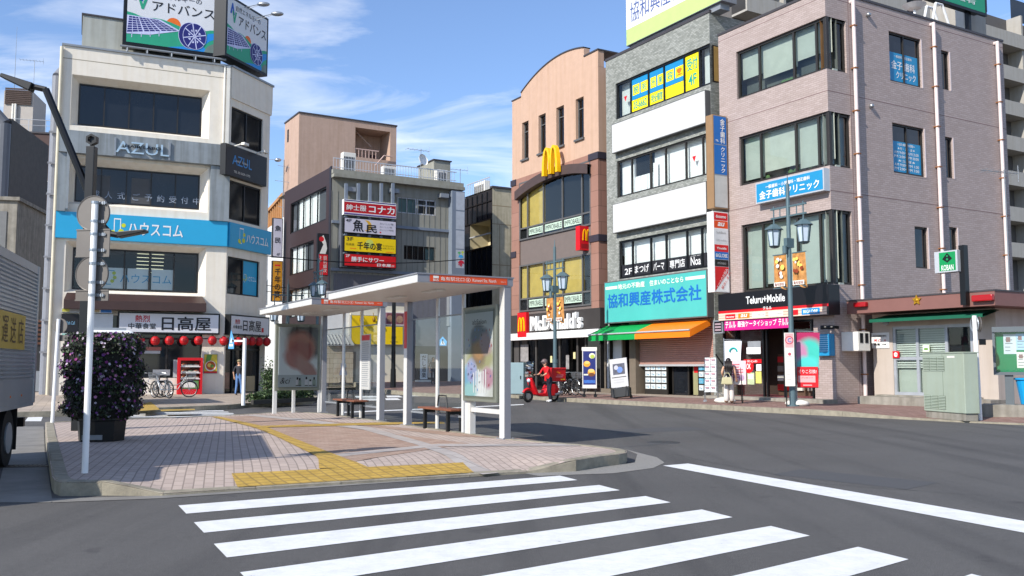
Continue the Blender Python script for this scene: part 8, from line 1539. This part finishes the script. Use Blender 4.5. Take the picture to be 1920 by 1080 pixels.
for s_, n in ((-1, 'l'), (1, 'r')): J.update({'hip_'+n: (.02, .09*s_, .88, .09), 'knee_'+n: (-.05 if n == 'l' else .02, .1*s_, .48, .062), 'ankle_'+n: (.04 if n == 'l' else .1, .1*s_, .085, .042), 'toe_'+n: (-.13 if n == 'l' else -.07, .11*s_, .035, .038), 'sh_'+n: (-.15, .19*s_, 1.37, .056), 'elbow_'+n: (-.28, .25*s_, 1.14, .043), 'wrist_'+n: (-.46, .25*s_, 1.05, .03), 'hand_'+n: (-.52, .26*s_, 1.06, .03)})
rq_ = SCF.w(.02, -.42, 0); k = MB(); k.ell((-.22, 0, 1.6), .125, .115, .125, 16, 9); k.ell((-.32, 0, 1.6), .06, .1, .03, 10, 5)
person('postal rider in red short-sleeved shirt, dark trousers and helmet standing beside the red scooter', rq_, R(30), J, zones(1, 2, 3, 1, 0), [SKIN, RSH, NAVYT, SHOE], [('helmet', k, mat('helmet_grey', '#6a5a58', .4))], 1.0)
# bicycles
def bike(label, P_, yaw, frame, basket=True, group=None):
    o = thing('bicycle', label, 'bicycle', P_, yaw, group)
    for x in (-.54, .54):
        k = MB(); k.ring((x, 0, .335), .31, .02, 'y', 26, 6); w_ = k.build('wheel', o, RUBBER); k = MB()
        for i in range(14): a = i*pi/7; k.cyl((x, 0, .335), (x+.3*cos(a), 0, .335+.3*sin(a)), .004, n=4)
        k.ring((x, 0, .335), .288, .008, 'y', 24, 4); k.cyl((x, -.04, .335), (x, .04, .335), .025); k.build('spokes', w_, STEEL)
        k = MB(); k.ring((x, 0, .335), .345, .016, 'y', 12, 4, a0=.35 if x < 0 else .9, a1=2.7 if x < 0 else 3.3); k.build('mudguard', o, STEEL)
    k = MB(); k.tube([(-.4, 0, .85), (-.1, 0, .33), (.18, 0, .32), (.3, 0, .78)], .018); k.tube([(-.38, 0, .7), (-.05, 0, .5), (.22, 0, .5)], .016)
    for y in (-.05, .05): k.tube([(-.42, y*.5, .75), (-.54, y, .335)], .013); k.tube([(.18, y, .32), (.54, y, .335), (.25, y*.5, .66)], .011)
    k.build('frame', o, frame); k = MB(); k.tube([(-.22, -.28, .98), (-.38, -.2, 1.0), (-.42, 0, .92), (-.38, .2, 1.0), (-.22, .28, .98)], .014); k.cyl((-.42, 0, .75), (-.42, 0, .95), .016); k.build('handlebar', o, STEEL)
    k = MB(); k.prism([(.2, .84), (.46, .82), (.44, .9), (.3, .89), (.2, .88)], -.08, .08); k.cyl((.3, 0, .7), (.31, 0, .84), .014); k.build('saddle', o, BLACK, bevel=.015)
    if basket:
        k = MB()
        for i in range(7):
            t = -.16+.32*i/6; k.cyl((-.78, t, 1.0), (-.74, t*.8, .74), .006, n=4); k.cyl((-.46, t, 1.0), (-.5, t*.8, .74), .006, n=4); x = -.78+.32*i/6; k.cyl((x, -.17, 1.0), (x*.8-.13, -.13, .74), .006, n=4); k.cyl((x, .17, 1.0), (x*.8-.13, .13, .74), .006, n=4)
        for z_ in (.74, .82, .9, 1.0): q = .13+.04*(z_-.74)/.26; k.tube([(-.78, -q, z_), (-.46, -q, z_), (-.46, q, z_), (-.78, q, z_), (-.78, -q, z_)], .007, 4)
        k.build('basket', o, STEEL)
    k = MB(); k.ring((.18, 0, .32), .09, .01, 'y', 14, 4); k.box(.17, .19, -.12, -.06, .14, .3); k.box(.1, .24, -.16, -.08, .12, .15); k.cyl((.35, .07, .34), (.5, .12, .0), .012); k.build('crank', o, BLACK); return o
SILV = mat('silver_frame_paint', '#8d9094', .35, metal=.5)
for px, py, d, yw, lab, fm_ in ((284, 741, 38.0, R(30), 'black city bicycle half hidden by the flower planter', BLACK), (303, 748, 36.8, R(-40), 'grey bicycle parked at an angle in front of the cream wall base', GREYM), (328, 744, 37.6, R(200), 'silver bicycle parked beside the red display case', SILV)):
    q = at(px, py, d); bike(lab, (q.x, q.y, .17), yw, fm_)
for px, d, yw, lab, fm_ in ((1054, 40.6, R(70), 'grey bicycle partly hidden behind the lamp post by the hamburger restaurant', GREYM), (1066, 40.2, R(120), 'black bicycle with basket facing the road outside the hamburger restaurant', BLACK), (1080, 40.4, R(115), 'dark bicycle beside the blue burger poster stand', mat('dark_frame_paint', '#24282c', .4))):
    q = at(px, 740, d); bike(lab, (q.x, q.y, .18), yw, fm_)
# poster stand, boards and flags in front of the shops
def stand_pt(px, py, z=.18): q = G(px, py, z); return q
q = at(1106, 722, 37.6); o = thing('poster_stand', 'tall wheeled stand with a dark blue burger poster outside the hamburger restaurant', 'poster stand', (q.x, q.y, .18), R(-12)); f = Fr(q.x, q.y, R(-12)); r = f.r(I, 1092, 652, 1119, 728); r = (r[0], r[1], r[2]-.18, r[3]-.18)
k = MB(); k.box(r[0], r[1], -.05, .05, r[2], r[3]); k.box(r[0]-.02, r[1]+.02, -.06, .06, r[3]-.12, r[3]+.02); k.build('frame', o, OFFW); k = MB()
for x in (r[0]+.06, r[1]-.06): k.cyl((x, -.03, .07), (x, .03, .07), .07, n=12); k.box(x-.025, x+.025, -.03, .03, .1, r[2])
k.build('caster', o, BLACK); k = MB(); pr_ = (r[0]+.03, r[1]-.03, r[2]+.14, r[3]-.14); k.rq(pr_, -.053, 0); w_ = pr_[1]-pr_[0]; h_ = pr_[3]-pr_[2]
P2 = lambda x, z: (pr_[0]+w_*x, pr_[2]+h_*z)
for (x, z, r_, m_) in ((.72, .86, .24, 1), (.74, .84, .17, 2), (.3, .62, .27, 3), (.32, .66, .2, 4), (.66, .36, .3, 3), (.64, .42, .25, 4), (.66, .3, .26, 5)): k.disc(*P2(x, z), w_*r_, -.054-.001*m_-.0005*z, m_, 18, w_*r_*(.9 if m_ < 4 else .55))
k.rq((*[P2(.05, 0)[0], P2(.4, 0)[0]], P2(0, .28)[1], P2(0, .32)[1]), -.056, 1); k.rq((P2(.05, 0)[0], P2(.95, 0)[0], P2(0, .05)[1], P2(0, .14)[1]), -.055, 6); k.build('poster', o, [mat('poster_navy', '#1a2568', .5, var=.2, scale=4), mat('poster_cream', '#e0dcc0', .5), mat('poster_lime', '#a8b84a', .5, var=.2), mat('bun_gold', '#d8962a', .5, var=.2, scale=9), mat('bun_pale', '#e8bc6a', .5, var=.15), mat('patty_brown', '#6a3a1a', .6, var=.3), mat('poster_sky', '#3a6ab8', .5, var=.4, scale=12)])
q = at(1164, 738, 36.2); o = thing('sandwich_board', 'tilted grey sandwich board with a photo panel leaning beside the white entrance door', 'sign board', (q.x, q.y, .2), R(-28)); o.rotation_euler = (R(-8), R(-7), R(-28)); k = MB(); k.box(-.36, .36, -.02, .02, .42, 1.55); k.build('panel', o, mat('board_pale_grey', '#b5b3b2', .6, var=.06)); k = MB(); k.box(-.36, .36, -.0, .25, .05, .4); 
for x in (-.3, .3): k.cyl((x, .1, .42), (x, .45, .05), .02); k.cyl((x, -.1, .42), (x, -.25, .02), .02); k.cyl((x-.02, .3, .06), (x+.02, .3, .06), .06, n=10)
k.build('cart_base', o, BLACK); k = MB(); k.rq((-.24, .26, .92, 1.35), -.024, 0); k.disc(.05, 1.1, .12, -.027, 1, 12); k.disc(-.1, 1.2, .09, -.028, 2, 10); k.rq((-.3, .3, .8, .83), -.024, 3); k.rq((-.25, .2, .7, .73), -.024, 4); k.rq((-.25, .2, .6, .63), -.024, 4); k.build('print', o, [mat('photo_dark', '#4a4c5a', .6, var=.5, scale=8), mat('photo_blue', '#5a7ab8', .6, var=.3), mat('photo_grey', '#a8a8b0', .6), INK, mat('ink_faint', '#a8a8a8')])
q = at(1334, 744, 32.4); o = thing('leaflet_rack', 'tall wheeled wire rack of white leaflets beside the half-closed shutter', 'rack', (q.x, q.y, .19), R(-20)); k = MB()
for x in (-.22, .22):
    for y in (-.15, .15): k.cyl((x, y, .06), (x*.9, 0 if y > 0 else y*.3, 1.5), .012, n=5); k.cyl((x, y-.02, .04), (x, y+.02, .04), .04, n=8)
k.tube([(-.22, -.15, .35), (.22, -.15, .35), (.62, .1, .12), (-.1, .2, .1)], .012, 5); k.build('frame', o, STEEL)
for i in range(5):
    for j_ in range(2): k = MB(); x0 = -.2+.2*j_; k.add([(x0,-.14+.02*i,.35+.24*i),(x0+.18,-.14+.02*i,.35+.24*i),(x0+.18,-.1+.02*i,.57+.24*i),(x0,-.1+.02*i,.57+.24*i),(x0,-.08+.02*i,.35+.24*i),(x0+.18,-.08+.02*i,.35+.24*i),(x0+.18,-.06+.02*i,.57+.24*i),(x0,-.06+.02*i,.57+.24*i)], [(0,1,2,3),(7,6,5,4),(3,2,6,7),(1,5,6,2),(4,0,3,7)]); k.rq((x0+.02, x0+.14, .47+.24*i, .53+.24*i), -.145+.02*i, 1); k.build('leaflet', o, [LIST, mat('leaf_pinkish', '#b89098', .6, var=.3)])
q = at(1384, 745, 31.4); o = thing('easel_board', 'pale pink poster board on a black easel beside the woman in cream trousers', 'sign board', (q.x, q.y, .19), R(-35)); k = MB(); k.box(-.3, .3, -.02, .01, .62, 1.42); k.build('board', o, mat('pale_pink_board', '#dcb8bc', .6, var=.06)); k = MB()
for x, y in ((-.2, -.08), (.2, -.08), (0, .35)): k.cyl((x, y, 0), (x*.5, 0, 1.3), .016, n=6)
k.build('easel', o, BLACK); k = MB(); k.rq((-.28, .28, .63, .74), -.024, 0)
for i in range(6): k.rq((-.22, random.uniform(.0, .22), .85+.085*i, .88+.085*i), -.024, 1)
k.disc(.14, .85, .1, -.025, 2, 12); k.build('print', o, [OFFW, mat('dark_pink_print', '#b8485a'), mat('mauve_print', '#a88aa8', .6)])
def flag(label, px, py, d, yaw, w_, h_, z0, cloth, prints, mats_, base=True, top=None):
    q = at(px, py, d); o = thing('shop_flag', label, 'flag', (q.x, q.y, .19), yaw); H = z0+h_+.1; k = MB(); k.cyl((0,0,.1), (0,0,H), .016, n=8); k.cyl((0,0,H-.05), (w_,0,H-.08), .01, n=6); k.build('pole', o, GREYM)
    n = 8; vs = []; 
    for i in range(n+1):
        for j_ in range(n+1): x = w_*i/n; t = j_/n; vs.append((.02+x*(1-.12*(1-t)*(i/n)) , .05*sin(5*t+2*i/n)*(i/n), z0+h_*t-(.1*(i/n) if 1 else 0)*0))
    k = MB(); k.add(vs, [(i*(n+1)+j_, (i+1)*(n+1)+j_, (i+1)*(n+1)+j_+1, i*(n+1)+j_+1) for i in range(n) for j_ in range(n)]); c_ = k.build('cloth', o, cloth, smooth=True)
    if prints: k = MB(); prints(k, w_, h_, z0); k.build('print', c_, mats_)
    if base: k = MB(); k.ell((0, 0, .06), .38, .24, .12, 16, 6); k.box(-.2, .2, -.15, .15, 0, .06); k.build('base_weight', o, OFFW, smooth=True)
    return o
def pr1(k, w_, h_, z0): 
    k.ring((w_*.55, -.04, z0+h_*.42), .15, .035, 'y', 14, 4, 0, a0=pi, a1=2*pi); k.ring((w_*.55, -.04, z0+h_*.68), .12, .03, 'y', 14, 4, 1, a0=0, a1=pi); k.box(w_*.4, w_*.5, -.06, -.04, z0+h_*.06, z0+h_*.16, 2)
flag('white shop flag with blue and teal loop lettering behind the woman in black top', 1359, 735, 32.0, R(-22), .58, 1.15, .95, mat('flag_white', '#d8dade', .8), pr1, [mat('flag_blue', '#2a8ac0', .6), mat('flag_teal', '#2ab0a8', .6), mat('flag_pink', '#c85a90', .6)])
FLM = blobmat('pink_teal_cloth', '#8f4a5c', [(.3, 2.1, .5, .5, 0, '#a01850'), (.42, 1.65, .4, .45, 0, '#38b0a0'), (.1, 1.6, .25, .4, 0, '#b07898'), (.35, 1.25, .35, .3, 0, '#48c0b8')], .8)
def pr2(k, w_, h_, z0):
    k.rq((.03, w_*.92, z0+.02, z0+h_*.38), -.075, 0); k.text('ぐりこ引換!', .08, w_*.85, z0+h_*.26, z0+h_*.33, -.082, 1); k.rq((.06, w_*.8, z0+h_*.1, z0+h_*.22), -.08, 2); k.text('プレゼント', .15, w_*.7, z0+h_*.17, z0+h_*.2, -.084, 0); k.rq((.2, w_*.65, z0+h_*.04, z0+h_*.06), -.08, 2)
flag('pink and teal shop flag with a red lower half', 1494, 735, 29.6, R(-20), .72, 1.75, .55, FLM, pr2, [RED, WHITE, mat('pale_pink_print', '#d8a0a0')])
# small white van half hidden by the planter
vq = at(196, 757, 30); vq.y -= 4.5; o = thing('parked_van', 'small white van parked behind the flower planter, only its roof and windscreen in view', 'van', (vq.x, vq.y+4.5, 0), R(26)); k = MB(); k.prism([(-.83, .3), (.83, .3), (.86, 1.2), (.74, 2.0), (.6, 2.12), (-.6, 2.12), (-.74, 2.0), (-.86, 1.2)], 0, 3.6); k.build('body', o, WHITE, bevel=.06); k = MB(); k.poly([(-.74, 1.35), (.74, 1.35), (.64, 1.92), (-.64, 1.92)], -.01); k.build('windscreen', o, mat('windscreen_blue', '#4a6288', .15)); k = MB()
for x in (-.62, .62): k.ell((x, -.01, .95), .14, .04, .1)
k.build('headlight', o, LGL)
for x in (-.72, .72):
    for y in (.7, 2.9): k = MB(); k.cyl((x-.09, y, .3), (x+.09, y, .3), .3, n=16); k.build('wheel', o, RUBBER)
k = MB(); k.box(-.8, .8, -.06, -.003, .3, .55); k.build('bumper', o, GREYM); k = MB(); k.box(-.5, .5, .4, 1.6, 2.12, 2.2); k.build('roof_rack', o, GREYM); o.scale = (1.2, 1.2, 1.22)
# pale blue cabinet near the scooter, cones of small kit
q = at(972, 742, 40.5); o = thing('utility_cabinet', 'plain pale blue-grey utility cabinet left of the red scooter', 'cabinet', (q.x-.2, q.y, .17), R(-20)); k = MB(); k.box(-.35, .45, 0, .6, .06, 1.42); k.build('body', o, mat('cabinet_blue_grey', '#7d9296', .55, var=.06), bevel=.02); k = MB(); k.box(-.3, .4, .05, .55, 0, .06); k.build('plinth', o, CONC); k = MB(); k.box(.3, .33, -.03, 0, .7, .85); k.build('handle', o, BLACK)
for px, lab in ((1040, 'manhole'),): pass
for (px, py, lab) in ((1244, 829, 'round iron manhole cover in the asphalt beyond the traffic island'),):
    q = G(px, py, 0); k = MB(); k.lathe([(.0, .006), (.3, .006), (.31, 0)], n=24); tag(k.build('manhole_cover', None, mat('cast_iron', '#3a3a3c', .6, metal=.3, var=.2, scale=14), loc=(q.x, q.y, 0)), lab, 'manhole')
bpy.data.objects.remove(_to)
